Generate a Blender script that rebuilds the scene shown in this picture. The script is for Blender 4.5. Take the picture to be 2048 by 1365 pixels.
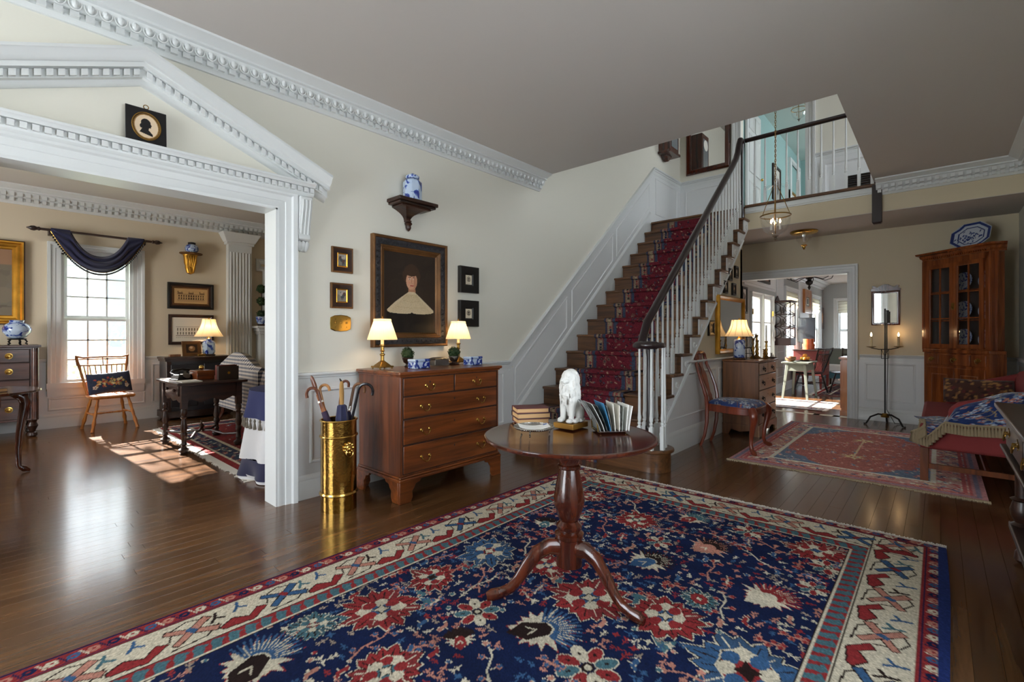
import bpy, bmesh, math, random
import numpy as np
from mathutils import Matrix, Vector
random.seed(7); RNG = np.random.default_rng(7)
for o in list(bpy.data.objects): bpy.data.objects.remove(o)
SC = bpy.context.scene; COL = SC.collection; PI = math.pi
# ------------------------------------------------------------ camera (metres; X along the long wall, Y towards it)
F, YAW, HZ, H = 950.0, math.radians(41.9), 669.0, 1.2
CY, SY = math.cos(YAW), math.sin(YAW)
cam = bpy.data.cameras.new('camera'); camo = bpy.data.objects.new('camera', cam); COL.objects.link(camo)
camo.location = (0, 0, H); camo.rotation_euler = (PI/2, 0, YAW-PI/2)
cam.sensor_width = 36; cam.lens = 36*F/2048; cam.shift_y = -(682.5-HZ)/2048; cam.clip_start = .02
SC.camera = camo
# ------------------------------------------------------------ world, sun, daylight at the windows, exposure
SC.view_settings.view_transform = 'Standard'; SC.view_settings.look = 'None'
SC.view_settings.exposure = 0.0; SC.view_settings.gamma = 1; SC.view_settings.use_curve_mapping = False
wd = bpy.data.worlds.new('sky'); SC.world = wd; wd.use_nodes = True
_n = wd.node_tree.nodes; _bg = _n['Background']
_sky = _n.new('ShaderNodeTexSky'); _sky.sky_type = 'HOSEK_WILKIE'; _sky.turbidity = 5; _sky.ground_albedo = .3
_sky.sun_direction = (-.1, .85, .5)
_mx = _n.new('ShaderNodeMixRGB'); _mx.inputs[0].default_value = .75; _mx.inputs[2].default_value = (.80, .90, 1.0, 1)
wd.node_tree.links.new(_sky.outputs[0], _mx.inputs[1]); wd.node_tree.links.new(_mx.outputs[0], _bg.inputs[0])
_bg.inputs[1].default_value = 10.0
def sun(strength, d, ang=.6, col=(1, .90, .76)):
    l = bpy.data.lights.new('sun', 'SUN'); l.energy = strength; l.angle = math.radians(ang); l.color = col
    o = bpy.data.objects.new('sun', l); COL.objects.link(o)
    o.rotation_euler = Vector(d).to_track_quat('-Z', 'Y').to_euler(); return o
sun(60, (.07, -1, -.56), .5, (1, .95, .87))
def area(loc, aim, sx, sy, power, col=(1, 1, 1)):
    l = bpy.data.lights.new('daylight', 'AREA'); l.shape = 'RECTANGLE'; l.size = sx; l.size_y = sy; l.energy = power; l.color = col
    o = bpy.data.objects.new('daylight', l); COL.objects.link(o); o.location = loc
    o.rotation_euler = Vector(aim).to_track_quat('-Z', 'Y').to_euler(); return o
def portal(loc, aim, sx, sy):
    o = area(loc, aim, sx, sy, 1); o.data.cycles.is_portal = True; o.name = 'window_portal'
DAY = (.97, .98, 1.0); RYU = -2.72
area((-2.62, 2.2, 1.4), (1, .0, .0), 2.0, 2.6, 100, DAY)       # front door with its side lights, behind the camera
portal((1.04, 8.50, 1.41), (0, -1, 0), .8, 1.7)   # living-room window in view
area((1.2, -.94, 1.55), (0, 1, 0), 1.9, 1.8, 24, DAY)               # added unseen right-wall window, put in to brighten the hall and passage
area((-2.62, 6.2, 1.45), (1, 0, -.05), 1.7, 1.8, 140, (1, .95, .88))  # living-room side windows
portal((9.7, 2.6, 1.1), (0, -1, 0), 1.7, 2.1)     # french doors of the kitchen
area((10.8, -1.1, 4.4), (0, 1, 0), 2.2, 1.4, 58, (1, .99, .97))  # added unseen side window, put in to light the upstairs room
area((6.2, RYU-.22, 4.5), (0, 1, -.1), 2.4, 1.6, 52, (.97, .98, 1))   # added unseen window, put in to light the upstairs hall
# ------------------------------------------------------------ pixel helpers (a pixel gives a direction, a plane gives the distance)
def ray(px, py):
    a = (px-1024)/F; b = (HZ-py)/F
    return (CY+a*SY, SY-a*CY, b)
def onz(px, py, z=0.0):
    d = ray(px, py); t = (z-H)/d[2]; return Vector((t*d[0], t*d[1], z))
def onY(px, py, Y):
    d = ray(px, py); t = Y/d[1]; return Vector((t*d[0], Y, H+t*d[2]))
def onX(px, py, X):
    d = ray(px, py); t = X/d[0]; return Vector((X, t*d[1], H+t*d[2]))
# ------------------------------------------------------------ mesh builder
class MB:
    def __init__(s): s.v = []; s.f = []; s.m = None
    def add(s, vs, fs):
        n = len(s.v)
        if s.m is not None: vs = [tuple(s.m @ Vector(v)) for v in vs]
        s.v += [tuple(v) for v in vs]; s.f += [tuple(i+n for i in f) for f in fs]; return s
    def box(s, x0, y0, z0, x1, y1, z1):
        return s.add([(x0,y0,z0),(x1,y0,z0),(x1,y1,z0),(x0,y1,z0),(x0,y0,z1),(x1,y0,z1),(x1,y1,z1),(x0,y1,z1)],
                     [(0,3,2,1),(4,5,6,7),(0,1,5,4),(1,2,6,5),(2,3,7,6),(3,0,4,7)])
    def cb(s, cx, cy, z0, sx, sy, h): return s.box(cx-sx/2, cy-sy/2, z0, cx+sx/2, cy+sy/2, z0+h)
    def taper(s, cx, cy, z0, sx, sy, z1, tx, ty, dx=0, dy=0):
        a = [(cx+i*sx/2, cy+j*sy/2, z0) for i, j in ((-1,-1),(1,-1),(1,1),(-1,1))]
        b = [(cx+dx+i*tx/2, cy+dy+j*ty/2, z1) for i, j in ((-1,-1),(1,-1),(1,1),(-1,1))]
        return s.add(a+b, [(0,3,2,1),(4,5,6,7),(0,1,5,4),(1,2,6,5),(2,3,7,6),(3,0,4,7)])
    def lathe(s, prof, n=20, c=(0,0,0), caps=True, sx=1, sy=1, a0=0):
        vs = []; fs = []
        for r, z in prof:
            for i in range(n):
                a = a0+2*PI*i/n; vs.append((c[0]+sx*r*math.cos(a), c[1]+sy*r*math.sin(a), c[2]+z))
        for k in range(len(prof)-1):
            for i in range(n):
                j = (i+1) % n; fs.append((k*n+i, k*n+j, (k+1)*n+j, (k+1)*n+i))
        if caps:
            fs.append(tuple(range(n-1, -1, -1))); fs.append(tuple((len(prof)-1)*n+i for i in range(n)))
        return s.add(vs, fs)
    def tube(s, pts, r, n=8, caps=True, closed=False, sq=(1, 1)):
        pts = [Vector(p) for p in pts]; N = len(pts)
        rs = r if isinstance(r, (list, tuple)) else [r]*N
        vs = []; fs = []; up = None
        for k, p in enumerate(pts):
            if closed: t = pts[(k+1) % N]-pts[k-1]
            else: t = (pts[min(k+1, N-1)]-pts[max(k-1, 0)])
            t.normalize()
            if up is None:
                up = Vector((0,0,1)) if abs(t.z) < .9 else Vector((1,0,0))
            a = t.cross(up)
            if a.length < 1e-5: a = t.orthogonal()
            a.normalize(); up = a.cross(t).normalized()
            for i in range(n):
                w = 2*PI*i/n; vs.append(tuple(p+rs[k]*(sq[0]*math.cos(w)*a+sq[1]*math.sin(w)*up)))
        for k in range(N if closed else N-1):
            k2 = (k+1) % N
            for i in range(n):
                j = (i+1) % n; fs.append((k*n+i, k*n+j, k2*n+j, k2*n+i))
        if caps and not closed:
            fs.append(tuple(range(n-1, -1, -1))); fs.append(tuple((N-1)*n+i for i in range(n)))
        return s.add(vs, fs)
    def prism(s, poly, d0, d1, ax='y'):
        # polygon in the two other axes, pushed along ax from d0 to d1
        def P(a, b, d): return {'x': (d, a, b), 'y': (a, d, b), 'z': (a, b, d)}[ax]
        n = len(poly); vs = [P(a, b, d0) for a, b in poly]+[P(a, b, d1) for a, b in poly]
        fs = [tuple(range(n-1, -1, -1)), tuple(range(n, 2*n))]+[(i, (i+1) % n, n+(i+1) % n, n+i) for i in range(n)]
        return s.add(vs, fs)
    def rings(s, loops, closed=True, cap0=False, cap1=False):
        n = len(loops[0]); vs = [p for l in loops for p in l]; fs = []
        for k in range(len(loops)-1):
            for i in range(n if closed else n-1):
                j = (i+1) % n; fs.append((k*n+i, k*n+j, (k+1)*n+j, (k+1)*n+i))
        if cap0: fs.append(tuple(range(n-1, -1, -1)))
        if cap1: fs.append(tuple((len(loops)-1)*n+i for i in range(n)))
        return s.add(vs, fs)
    def frame(s, w, h, prof, back=True):
        # picture frame in the local XZ plane, centred, facing -Y: prof = [(inset, depth)], mitred
        L = []
        for d, q in prof:
            a, b = w/2-d, h/2-d; L.append([(-a,-q,-b),(a,-q,-b),(a,-q,b),(-a,-q,b)])
        return s.rings(L)
    def ball(s, c, r, n=12, m=8, sx=1, sy=1, sz=1):
        pr = [(max(1e-4, r*math.sin(PI*k/m)), -sz*r*math.cos(PI*k/m)) for k in range(m+1)]
        return s.lathe(pr, n, c, False, sx, sy)
    def grid(s, fn, nu, nv):
        vs = [fn(i/nu, j/nv) for j in range(nv+1) for i in range(nu+1)]
        fs = [(j*(nu+1)+i, j*(nu+1)+i+1, (j+1)*(nu+1)+i+1, (j+1)*(nu+1)+i) for j in range(nv) for i in range(nu)]
        return s.add(vs, fs)
    def mesh(s, name):
        me = bpy.data.meshes.new(name); me.from_pydata(s.v, [], s.f); me.validate(); return me
def place(mb, loc=(0,0,0), rz=0, rx=0, ry=0):
    mb.m = Matrix.Translation(Vector(loc)) @ Matrix.Rotation(rz, 4, 'Z') @ Matrix.Rotation(ry, 4, 'Y') @ Matrix.Rotation(rx, 4, 'X'); return mb
def fixnormals(me):
    bm = bmesh.new(); bm.from_mesh(me); bmesh.ops.recalc_face_normals(bm, faces=bm.faces); bm.to_mesh(me); bm.free()
def finish(me, smooth=True, ang=38):
    fixnormals(me)
    if smooth:
        me.polygons.foreach_set('use_smooth', [True]*len(me.polygons)); me.set_sharp_from_angle(angle=math.radians(ang))
def obj(name, mb, m, parent=None, bev=0, smooth=True, ang=38, sub=0, solid=0):
    me = mb if isinstance(mb, bpy.types.Mesh) else mb.mesh(name)
    if not isinstance(mb, bpy.types.Mesh): finish(me, smooth, ang)
    if m is not None and not me.materials: me.materials.append(m)
    o = bpy.data.objects.new(name, me); COL.objects.link(o); o.parent = parent
    if solid:
        d = o.modifiers.new('thick', 'SOLIDIFY'); d.thickness = solid; d.offset = 0
    if bev:
        b = o.modifiers.new('bevel', 'BEVEL'); b.width = bev; b.segments = 2; b.limit_method = 'ANGLE'; b.angle_limit = math.radians(40); b.harden_normals = False
    if sub:
        d = o.modifiers.new('sub', 'SUBSURF'); d.levels = sub; d.render_levels = sub
    return o
def tag(o, label, cat, group=None):
    o['label'] = label; o['category'] = cat
    if group: o['group'] = group
    return o
def thing(name, label, cat, loc=(0,0,0), rz=0, group=None):
    o = bpy.data.objects.new(name, None); COL.objects.link(o); o.empty_display_size = .1
    o.location = loc; o.rotation_euler = (0, 0, rz); return tag(o, label, cat, group)
def struct(name, mb, m, label=None, cat=None, parent=None, **k):
    o = obj(name, mb, m, parent, **k)
    if parent is None:
        o['kind'] = 'structure'
        if label: tag(o, label, cat or 'wall')
    return o
def dup(root, loc=None, rz=None, label=None, group=None):
    r = root.copy(); COL.objects.link(r)
    if loc is not None: r.location = loc
    if rz is not None: r.rotation_euler = (0, 0, rz)
    if label: r['label'] = label
    if group: r['group'] = group
    for ch in list(root.children):
        k = ch.copy(); COL.objects.link(k); k.parent = r
        for g in list(ch.children):
            d = g.copy(); COL.objects.link(d); d.parent = k
    return r
def inst(name, me, loc, parent=None, rz=0, sc=(1,1,1), rot=None):
    o = bpy.data.objects.new(name, me); COL.objects.link(o); o.parent = parent
    o.location = loc; o.rotation_euler = rot or (0, 0, rz); o.scale = sc; return o
# ------------------------------------------------------------ materials
def new_mat(name):
    m = bpy.data.materials.new(name); m.use_nodes = True
    return m, m.node_tree.nodes, m.node_tree.links, m.node_tree.nodes['Principled BSDF']
def lin(c):
    return tuple(((x/12.92) if x <= .04045 else ((x+.055)/1.055)**2.4) for x in c)
def rgb(r, g, b): return lin((r/255, g/255, b/255))+(1,)
def bump(n, l, p, src, strength, dist):
    b = n.new('ShaderNodeBump'); b.inputs['Strength'].default_value = strength; b.inputs['Distance'].default_value = dist
    l.new(src, b.inputs['Height']); l.new(b.outputs[0], p.inputs['Normal'])
def noise(n, l, scale, detail=4, coord=None, rough=.55):
    t = n.new('ShaderNodeTexNoise'); t.inputs['Scale'].default_value = scale; t.inputs['Detail'].default_value = detail; t.inputs['Roughness'].default_value = rough
    if coord is not None: l.new(coord, t.inputs['Vector'])
    return t
def ramp(n, l, src, stops, const=False):
    r = n.new('ShaderNodeValToRGB'); e = r.color_ramp
    if const: e.interpolation = 'CONSTANT'
    while len(e.elements) < len(stops): e.elements.new(.5)
    for k, (p, c) in enumerate(stops): e.elements[k].position = p; e.elements[k].color = c
    l.new(src, r.inputs[0]); return r
def paint(name, c, rough=.5, metal=0, var=.0, bmp=0, bscale=60, spec=.5, coat=0, sheen=0):
    m, n, l, p = new_mat(name); p.inputs['Base Color'].default_value = c; p.inputs['Roughness'].default_value = rough; p.inputs['Metallic'].default_value = metal
    p.inputs['Specular IOR Level'].default_value = spec; p.inputs['Coat Weight'].default_value = coat; p.inputs['Coat Roughness'].default_value = .1
    p.inputs['Sheen Weight'].default_value = sheen
    tc = n.new('ShaderNodeTexCoord')
    if var:
        t = noise(n, l, 5, 5, tc.outputs['Object']); d = tuple(x*(1-var) for x in c[:3])+(1,); u = tuple(min(1, x*(1+var)) for x in c[:3])+(1,)
        r = ramp(n, l, t.outputs[0], [(.3, d), (.7, u)]); l.new(r.outputs[0], p.inputs['Base Color'])
    if bmp:
        t = noise(n, l, bscale, 3, tc.outputs['Object']); bump(n, l, p, t.outputs[0], bmp, .01)
    return m
def wood(name, dark, light, rough=.35, scale=1.0, axis=0, coat=.3, world=False, randomize=False, contrast=(.35, .65), bmp=.05):
    m, n, l, p = new_mat(name)
    mp = n.new('ShaderNodeMapping'); sc = [22*scale]*3; sc[axis] = 1.6*scale; mp.inputs['Scale'].default_value = sc
    if world:
        g = n.new('ShaderNodeNewGeometry'); l.new(g.outputs['Position'], mp.inputs[0])
    else:
        tc = n.new('ShaderNodeTexCoord'); l.new(tc.outputs['Object'], mp.inputs[0])
    t = noise(n, l, 1.0, 6, mp.outputs[0], .62); t.inputs['Distortion'].default_value = .6
    r = ramp(n, l, t.outputs[0], [(contrast[0], dark), (contrast[1], light)])
    out = r.outputs[0]
    if randomize:
        oi = n.new('ShaderNodeObjectInfo'); ad = n.new('ShaderNodeVectorMath'); ad.operation = 'ADD'
        mu = n.new('ShaderNodeMath'); mu.operation = 'MULTIPLY'; mu.inputs[1].default_value = 40; l.new(oi.outputs['Random'], mu.inputs[0])
        cmb = n.new('ShaderNodeCombineXYZ'); l.new(mu.outputs[0], cmb.inputs[0]); l.new(mu.outputs[0], cmb.inputs[2])
        l.new(mp.outputs[0], ad.inputs[0]); l.new(cmb.outputs[0], ad.inputs[1]); l.new(ad.outputs[0], t.inputs['Vector'])
        hs = n.new('ShaderNodeHueSaturation'); mr = n.new('ShaderNodeMapRange'); mr.inputs[3].default_value = .86; mr.inputs[4].default_value = 1.14
        l.new(oi.outputs['Random'], mr.inputs[0]); l.new(mr.outputs[0], hs.inputs['Value']); l.new(out, hs.inputs['Color']); out = hs.outputs[0]
    l.new(out, p.inputs['Base Color']); p.inputs['Roughness'].default_value = rough
    p.inputs['Coat Weight'].default_value = coat; p.inputs['Coat Roughness'].default_value = .12
    if bmp: bump(n, l, p, t.outputs[0], bmp, .01)
    return m
def vcol(name, rough=.9, bmp=.0, bscale=300, coat=0, sheen=0, spec=.3):
    m, n, l, p = new_mat(name); a = n.new('ShaderNodeVertexColor'); a.layer_name = 'Col'
    l.new(a.outputs[0], p.inputs['Base Color']); p.inputs['Roughness'].default_value = rough; p.inputs['Specular IOR Level'].default_value = spec
    p.inputs['Coat Weight'].default_value = coat; p.inputs['Sheen Weight'].default_value = sheen
    if bmp:
        tc = n.new('ShaderNodeTexCoord'); t = noise(n, l, bscale, 2, tc.outputs['Object']); bump(n, l, p, t.outputs[0], bmp, .004)
    return m
def porcelain(name, scale=14, th=.52):
    m, n, l, p = new_mat(name); tc = n.new('ShaderNodeTexCoord')
    t = noise(n, l, scale, 3, tc.outputs['Object'], .6); t.inputs['Distortion'].default_value = 1.2
    r = ramp(n, l, t.outputs[0], [(.0, rgb(196, 210, 224)), (th, rgb(178, 196, 220)), (th+.03, rgb(70, 96, 170)), (th+.10, rgb(30, 48, 128))])
    l.new(r.outputs[0], p.inputs['Base Color']); p.inputs['Roughness'].default_value = .12; p.inputs['Coat Weight'].default_value = .6
    return m
def glass(name, c=(1, 1, 1, 1), rough=0, mixv=.12):
    m, n, l, p = new_mat(name); n.remove(p); o = n['Material Output']
    tr = n.new('ShaderNodeBsdfTransparent'); tr.inputs[0].default_value = c; gl = n.new('ShaderNodeBsdfGlossy'); gl.inputs['Roughness'].default_value = rough
    mx = n.new('ShaderNodeMixShader'); mx.inputs[0].default_value = mixv
    l.new(tr.outputs[0], mx.inputs[1]); l.new(gl.outputs[0], mx.inputs[2]); l.new(mx.outputs[0], o.inputs[0]); return m
def glow(name, c, strength, base=None):
    m, n, l, p = new_mat(name); p.inputs['Base Color'].default_value = base or c; p.inputs['Emission Color'].default_value = c; p.inputs['Emission Strength'].default_value = strength
    p.inputs['Roughness'].default_value = .7; return m
def shade_mat(name, c, tr=.55):
    m, n, l, p = new_mat(name); o = n['Material Output']
    p.inputs['Base Color'].default_value = c; p.inputs['Roughness'].default_value = .9
    t = n.new('ShaderNodeBsdfTranslucent'); t.inputs[0].default_value = c; mx = n.new('ShaderNodeMixShader'); mx.inputs[0].default_value = tr
    l.new(p.outputs[0], mx.inputs[1]); l.new(t.outputs[0], mx.inputs[2]); l.new(mx.outputs[0], o.inputs[0]); return m
M = {}
M['wall'] = paint('wall_paint_cream', rgb(224, 221, 208), .75)
M['wall_tan'] = paint('wall_paint_tan', rgb(212, 198, 174), .75)
M['wall_passage'] = paint('wall_paint_sand', rgb(206, 193, 166), .75)
M['grey'] = paint('wall_paint_grey', rgb(176, 178, 176), .7)
M['teal'] = paint('wall_paint_teal', rgb(146, 178, 176), .8)
M['ceil'] = paint('ceiling_paint', rgb(196, 190, 184), .85)
M['trim'] = paint('trim_white', rgb(216, 219, 218), .38)
M['wain'] = paint('wainscot_white', rgb(220, 222, 222), .45)
M['floor'] = wood('oak_floor', rgb(68, 43, 24), rgb(114, 78, 47), .2, .9, 0, .2, world=True, randomize=True, contrast=(.3, .75), bmp=.03)
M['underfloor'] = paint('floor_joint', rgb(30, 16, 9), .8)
M['stair'] = wood('stair_oak', rgb(60, 36, 18), rgb(112, 74, 42), .35, 1, 1)
M['mahog'] = wood('mahogany', rgb(78, 36, 14), rgb(138, 74, 32), .28, .8, 0, .3, bmp=0)
M['mahogv'] = wood('mahogany_upright', rgb(74, 36, 16), rgb(124, 66, 32), .3, .8, 2, .3, bmp=0)
M['dmahog'] = wood('dark_mahogany', rgb(46, 16, 8), rgb(86, 36, 18), .2, .9, 2, .5, bmp=0)
M['darkw'] = wood('dark_walnut', rgb(28, 15, 9), rgb(60, 32, 20), .38, 1, 0, .12)
M['rail'] = paint('handrail_dark', rgb(34, 22, 24), .28, coat=.3)
M['cherry'] = wood('cherry', rgb(96, 44, 16), rgb(150, 78, 34), .25, .7, 2, .5)
M['redw'] = wood('red_walnut', rgb(92, 34, 16), rgb(140, 58, 30), .28, .8, 2, .5)
M['pine'] = wood('pine', rgb(96, 58, 32), rgb(146, 96, 58), .4, .6, 2, .3)
M['pine_glare'] = wood('drawer_front_glare', rgb(150, 112, 80), rgb(186, 148, 112), .28, .6, 0, .4)  # front wood lightened and glossed so its colour carries the glare there
M['maple'] = wood('maple', rgb(150, 84, 34), rgb(196, 126, 60), .35, 1, 2, .4)
M['brass'] = paint('brass', rgb(206, 168, 90), .2, 1)
M['abrass'] = paint('antique_brass', rgb(150, 116, 58), .32, 1)
M['hbrass'] = paint('hammered_brass', rgb(178, 140, 70), .15, 1, bmp=.14, bscale=46)
M['gilt'] = paint('gilt', rgb(196, 142, 52), .35, .85, var=.3, bmp=.2, bscale=50)
M['ogilt'] = paint('old_gilt', rgb(106, 72, 38), .5, .45, var=.35, bmp=.3, bscale=60)
M['silver'] = paint('silver', rgb(200, 198, 192), .22, 1, bmp=.25, bscale=90)
M['pewter'] = paint('pewter', rgb(130, 124, 116), .35, 1, bmp=.5, bscale=120)
M['iron'] = paint('black_iron', rgb(26, 24, 24), .45, .3)
M['black'] = paint('black_lacquer', rgb(18, 17, 18), .3)
M['ebony'] = paint('ebonised', rgb(34, 34, 38), .35)
M['green'] = paint('boxwood_leaf', rgb(36, 60, 22), .7, var=.4)
M['porc'] = porcelain('blue_white_porcelain'); M['porc2'] = porcelain('blue_white_porcelain_fine', 24, .5); M['porc3'] = porcelain('blue_white_porcelain_bold', 9, .5)
M['white'] = paint('white_plaster', rgb(212, 211, 206), .65)
M['paper'] = paint('paper', rgb(236, 232, 222), .8)
M['cream'] = paint('candle_cream', rgb(226, 200, 150), .5)
M['glass'] = glass('window_glass'); M['cglass'] = glass('cupboard_glass', (.9, .9, .9, 1), 0, .05); M['lglass'] = glass('lantern_glass', mixv=.16)
M['mirror'] = paint('mirror', (.86, .87, .86, 1), .02, 1)
M['shade'] = shade_mat('lamp_shade_cloth', rgb(250, 234, 200))
M['shade2'] = shade_mat('lamp_shade_ivory', rgb(246, 226, 190))
M['bulb'] = glow('bulb', (1, .72, .38, 1), 30); M['flame'] = glow('candle_bulb', (1, .66, .34, 1), 22)
M['navy'] = paint('navy_cloth', rgb(30, 32, 66), .9, sheen=.3)
M['red'] = paint('red_damask', rgb(128, 54, 54), .9, var=.06, spec=.2)
M['bluev'] = vcol('embroidered_cloth', .9, .3, 200, sheen=.2)
M['rug'] = vcol('wool_pile', .95, .3, 420, spec=.1)
M['art'] = vcol('painted_picture', .5); M['print'] = vcol('printed_sheet', .6)
# ============================================================ the rooms
SC.cycles.use_denoising = True; SC.cycles.max_bounces = 8; SC.cycles.diffuse_bounces = 4; SC.cycles.glossy_bounces = 4
SC.cycles.transparent_max_bounces = 12; SC.cycles.sample_clamp_indirect = 5; SC.cycles.caustics_reflective = False; SC.cycles.caustics_refractive = False
W, WB = 3.44, 3.58            # long wall, hall face and living-room face
US = 1.985                    # outer face of the stair
FX = 8.285                    # far wall
RY, RX = -.72, -2.4           # right wall, wall behind the camera
CZ, LCZ = 3.014, 3.0          # ceilings
UZ, SZ = 2.99, 2.66           # upper floor, soffit below it
BX, OX, OY = 7.12, 4.305, .568  # balcony face, stairwell opening edges
LW = 8.41                     # living-room window wall
KY, KX = 2.45, 16.0           # kitchen walls
def inset(poly, d):
    n = len(poly); out = []; A = sum(poly[i][0]*poly[(i+1) % n][1]-poly[(i+1) % n][0]*poly[i][1] for i in range(n)); sg = 1 if A > 0 else -1
    for i in range(n):
        p0, p1, p2 = [Vector(poly[(i+k) % n]) for k in (-1, 0, 1)]
        e1 = (p1-p0).normalized(); e2 = (p2-p1).normalized()
        n1 = Vector((-e1.y, e1.x))*sg; n2 = Vector((-e2.y, e2.x))*sg
        b = (n1+n2); b /= max(.2, b.dot(n1)); out.append(tuple(p1+b*d))
    return out
def polyframe(mb, poly, prof, P, fill=None):
    mb.rings([[P(u, v, q) for u, v in inset(poly, d)] for d, q in prof])
    if fill is not None:
        c = [P(u, v, fill[1]) for u, v in inset(poly, fill[0])]; mb.add(c, [tuple(range(len(c)))])
    return mb
PANEL = [(0, 0), (.006, .012), (.018, .014), (.026, .006), (.04, .003), (.052, -.004)]
def onwall(axis, pos, sgn):
    # maps (u, v, out) to a point on a wall: axis 'y' -> u is X; axis 'x' -> u is Y; sgn = side of the wall facing the room
    return (lambda u, v, q: (u, pos+sgn*q, v)) if axis == 'y' else (lambda u, v, q: (pos+sgn*q, u, v))
def rect(u0, v0, u1, v1): return [(u0, v0), (u1, v0), (u1, v1), (u0, v1)]
def panel(parent, P, poly, prof=PANEL):
    return obj('panel', polyframe(MB(), poly, prof, P, (.052, .001)), M['wain'], parent)
def run(mb, prof, P, u0, u1):      # straight moulding: prof [(out, v)]
    mb.rings([[P(u, v, q) for q, v in prof] for u in (u0, u1)], True, True, True); return mb
def casing(mb, P, u0, u1, z1, prof, z0=0):
    L = [[P(u0-d, z0, q), P(u0-d, z1+d, q), P(u1+d, z1+d, q), P(u1+d, z0, q)] for d, q in prof]
    mb.rings(L, False); return mb
CASE = [(0, 0), (0, .022), (.012, .026), (.03, .022), (.05, .022), (.055, .028), (.075, .03), (.09, .032), (.1, .046), (.125, .05), (.13, .05), (.13, 0)]
BASE = [(0, 0), (.022, 0), (.022, .125), (.016, .135), (.018, .145), (.012, .16), (.004, .175), (0, .18)]
RAIL = [(0, -.075), (.008, -.075), (.008, -.03), (.018, -.024), (.02, -.012), (.036, -.006), (.04, .004), (.036, .012), (0, .014)]
CROWN = [(0, -.164), (.018, -.164), (.024, -.15), (.036, -.142), (.036, -.108), (.05, -.106), (.058, -.102), (.075, -.085), (.09, -.064), (.094, -.056), (.118, -.054), (.118, -.04), (.126, -.037), (.14, -.03), (.165, -.02), (.188, -.012), (.192, 0), (0, 0)]
def crown(name, P, u0, u1, z, parent=None, s=1.0, k=None, detail=True, pitch=.0625):
    pr = [(q*s, z+v*s) for q, v in CROWN]
    o = struct(name, run(MB(), pr, P, u0, u1), M['trim'], parent=parent)
    d = MB(); e = MB(); n = int(abs(u1-u0)/pitch)
    dm = MB().box(-.5, 0, -.5, .5, 1, .5).mesh('dentil'); dm.materials.append(M['trim'])
    em = MB().ball((0, 0, 0), 1, 8, 6).mesh('egg'); finish(em); em.materials.append(M['trim'])
    sm_ = MB().tube([(math.cos(a), .35, math.sin(a)) for a in [PI*.78+q*PI*1.44/12 for q in range(13)]], .13, 5).mesh('shell'); finish(sm_); sm_.materials.append(M['trim'])
    for i in range(n):
        u = u0+(u1-u0)*(i+.5)/n
        if detail:
            a = P(u, z-.125*s, .036*s); b = P(u, z-.125*s, .06*s); v = Vector(b)-Vector(a)
            rz = math.atan2(-v.x, v.y)
            inst('dentil', dm, a, o, rz, (pitch*.58, .024*s, .032*s))
            c = P(u, z-.082*s, .076*s); inst('egg', em, c, o, rz, (pitch*.30, .018*s, .026*s)); inst('shell', sm_, c, o, rz, (pitch*.43, .018*s, .034*s))
        else:
            def B(m, u_, w_, z0, z1, q0, q1):
                p = [P(u_-w_/2, z0, q0), P(u_+w_/2, z0, q0), P(u_+w_/2, z1, q0), P(u_-w_/2, z1, q0), P(u_-w_/2, z0, q1), P(u_+w_/2, z0, q1), P(u_+w_/2, z1, q1), P(u_-w_/2, z1, q1)]
                m.add(p, [(0,3,2,1),(4,5,6,7),(0,1,5,4),(1,2,6,5),(2,3,7,6),(3,0,4,7)])
            B(d, u, pitch*.55, z-.14*s, z-.108*s, .03*s, .06*s); B(e, u, pitch*.6, z-.1*s, z-.064*s, .05*s, .094*s)
    if not detail:
        for nm, mb in (('dentil_row', d), ('egg_row', e)):
            q = obj(nm, mb, M['trim'], o, smooth=False); q['kind'] = 'stuff'
    return o
# ---- floor: slab + planks running along X
struct('floor', MB().box(RX, RY-1.5, -.14, KX+.3, LW+.2, -.012), M['underfloor'], 'dark oak plank floor of hall, living room and kitchen', 'floor')
FLOOR = bpy.data.objects['floor']
def plank_mesh():
    b = .004
    mb = MB().rings([[(-.5, -.5, -1), (.5, -.5, -1), (.5, .5, -1), (-.5, .5, -1)], [(-.5, -.5, -.12), (.5, -.5, -.12), (.5, .5, -.12), (-.5, .5, -.12)], [(-.4998, -.494, 0), (.4998, -.494, 0), (.4998, .494, 0), (-.4998, .494, 0)]], cap1=True)
    me = mb.mesh('plank'); fixnormals(me); me.materials.append(M['floor']); return me
PM = plank_mesh(); PWID = .083; planks = []
y = RY-1.2; r = random.Random(3)
while y < LW:
    x = RX-r.random()*2
    while x < KX:
        ln = r.uniform(1.3, 2.9); x0, x1 = max(x, RX), min(x+ln, KX)
        if x1 > x0+.05:
            cx, cyy = (x0+x1)/2, y+PWID/2
            if not (cx > 6 and cyy > 3.6) and not (cyy < RY-.05 and cx < FX):
                best = 0
                for q in (x0+.1, cx, x1-.1):
                    d = q*CY+cyy*SY; a = q*SY-cyy*CY
                    if d > .8 and abs(a/d) < 1.12 and H/d < .78: best = max(best, 1/d**2)
                if -.1 < (x0+x1)/2 < 3.4 and 0.1 < cyy < 2.3 and x0 > .2: best *= .02   # under the big rug
                planks.append((best*(x1-x0), x0, x1, y))
        x += ln
    y += PWID
planks.sort(reverse=True)
for s, x0, x1, y in planks[:300]:
    inst('plank', PM, ((x0+x1)/2, y+PWID/2, 0), FLOOR, 0, (x1-x0-.001, PWID-.0006, .011))
rest = MB()
for s, x0, x1, y in planks[300:]: rest.box(x0, y+.0006, -.011, x1-.001, y+PWID-.0006, -.0003)
o = obj('plank_field', rest, M['floor'], FLOOR, smooth=False); o['kind'] = 'stuff'
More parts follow.
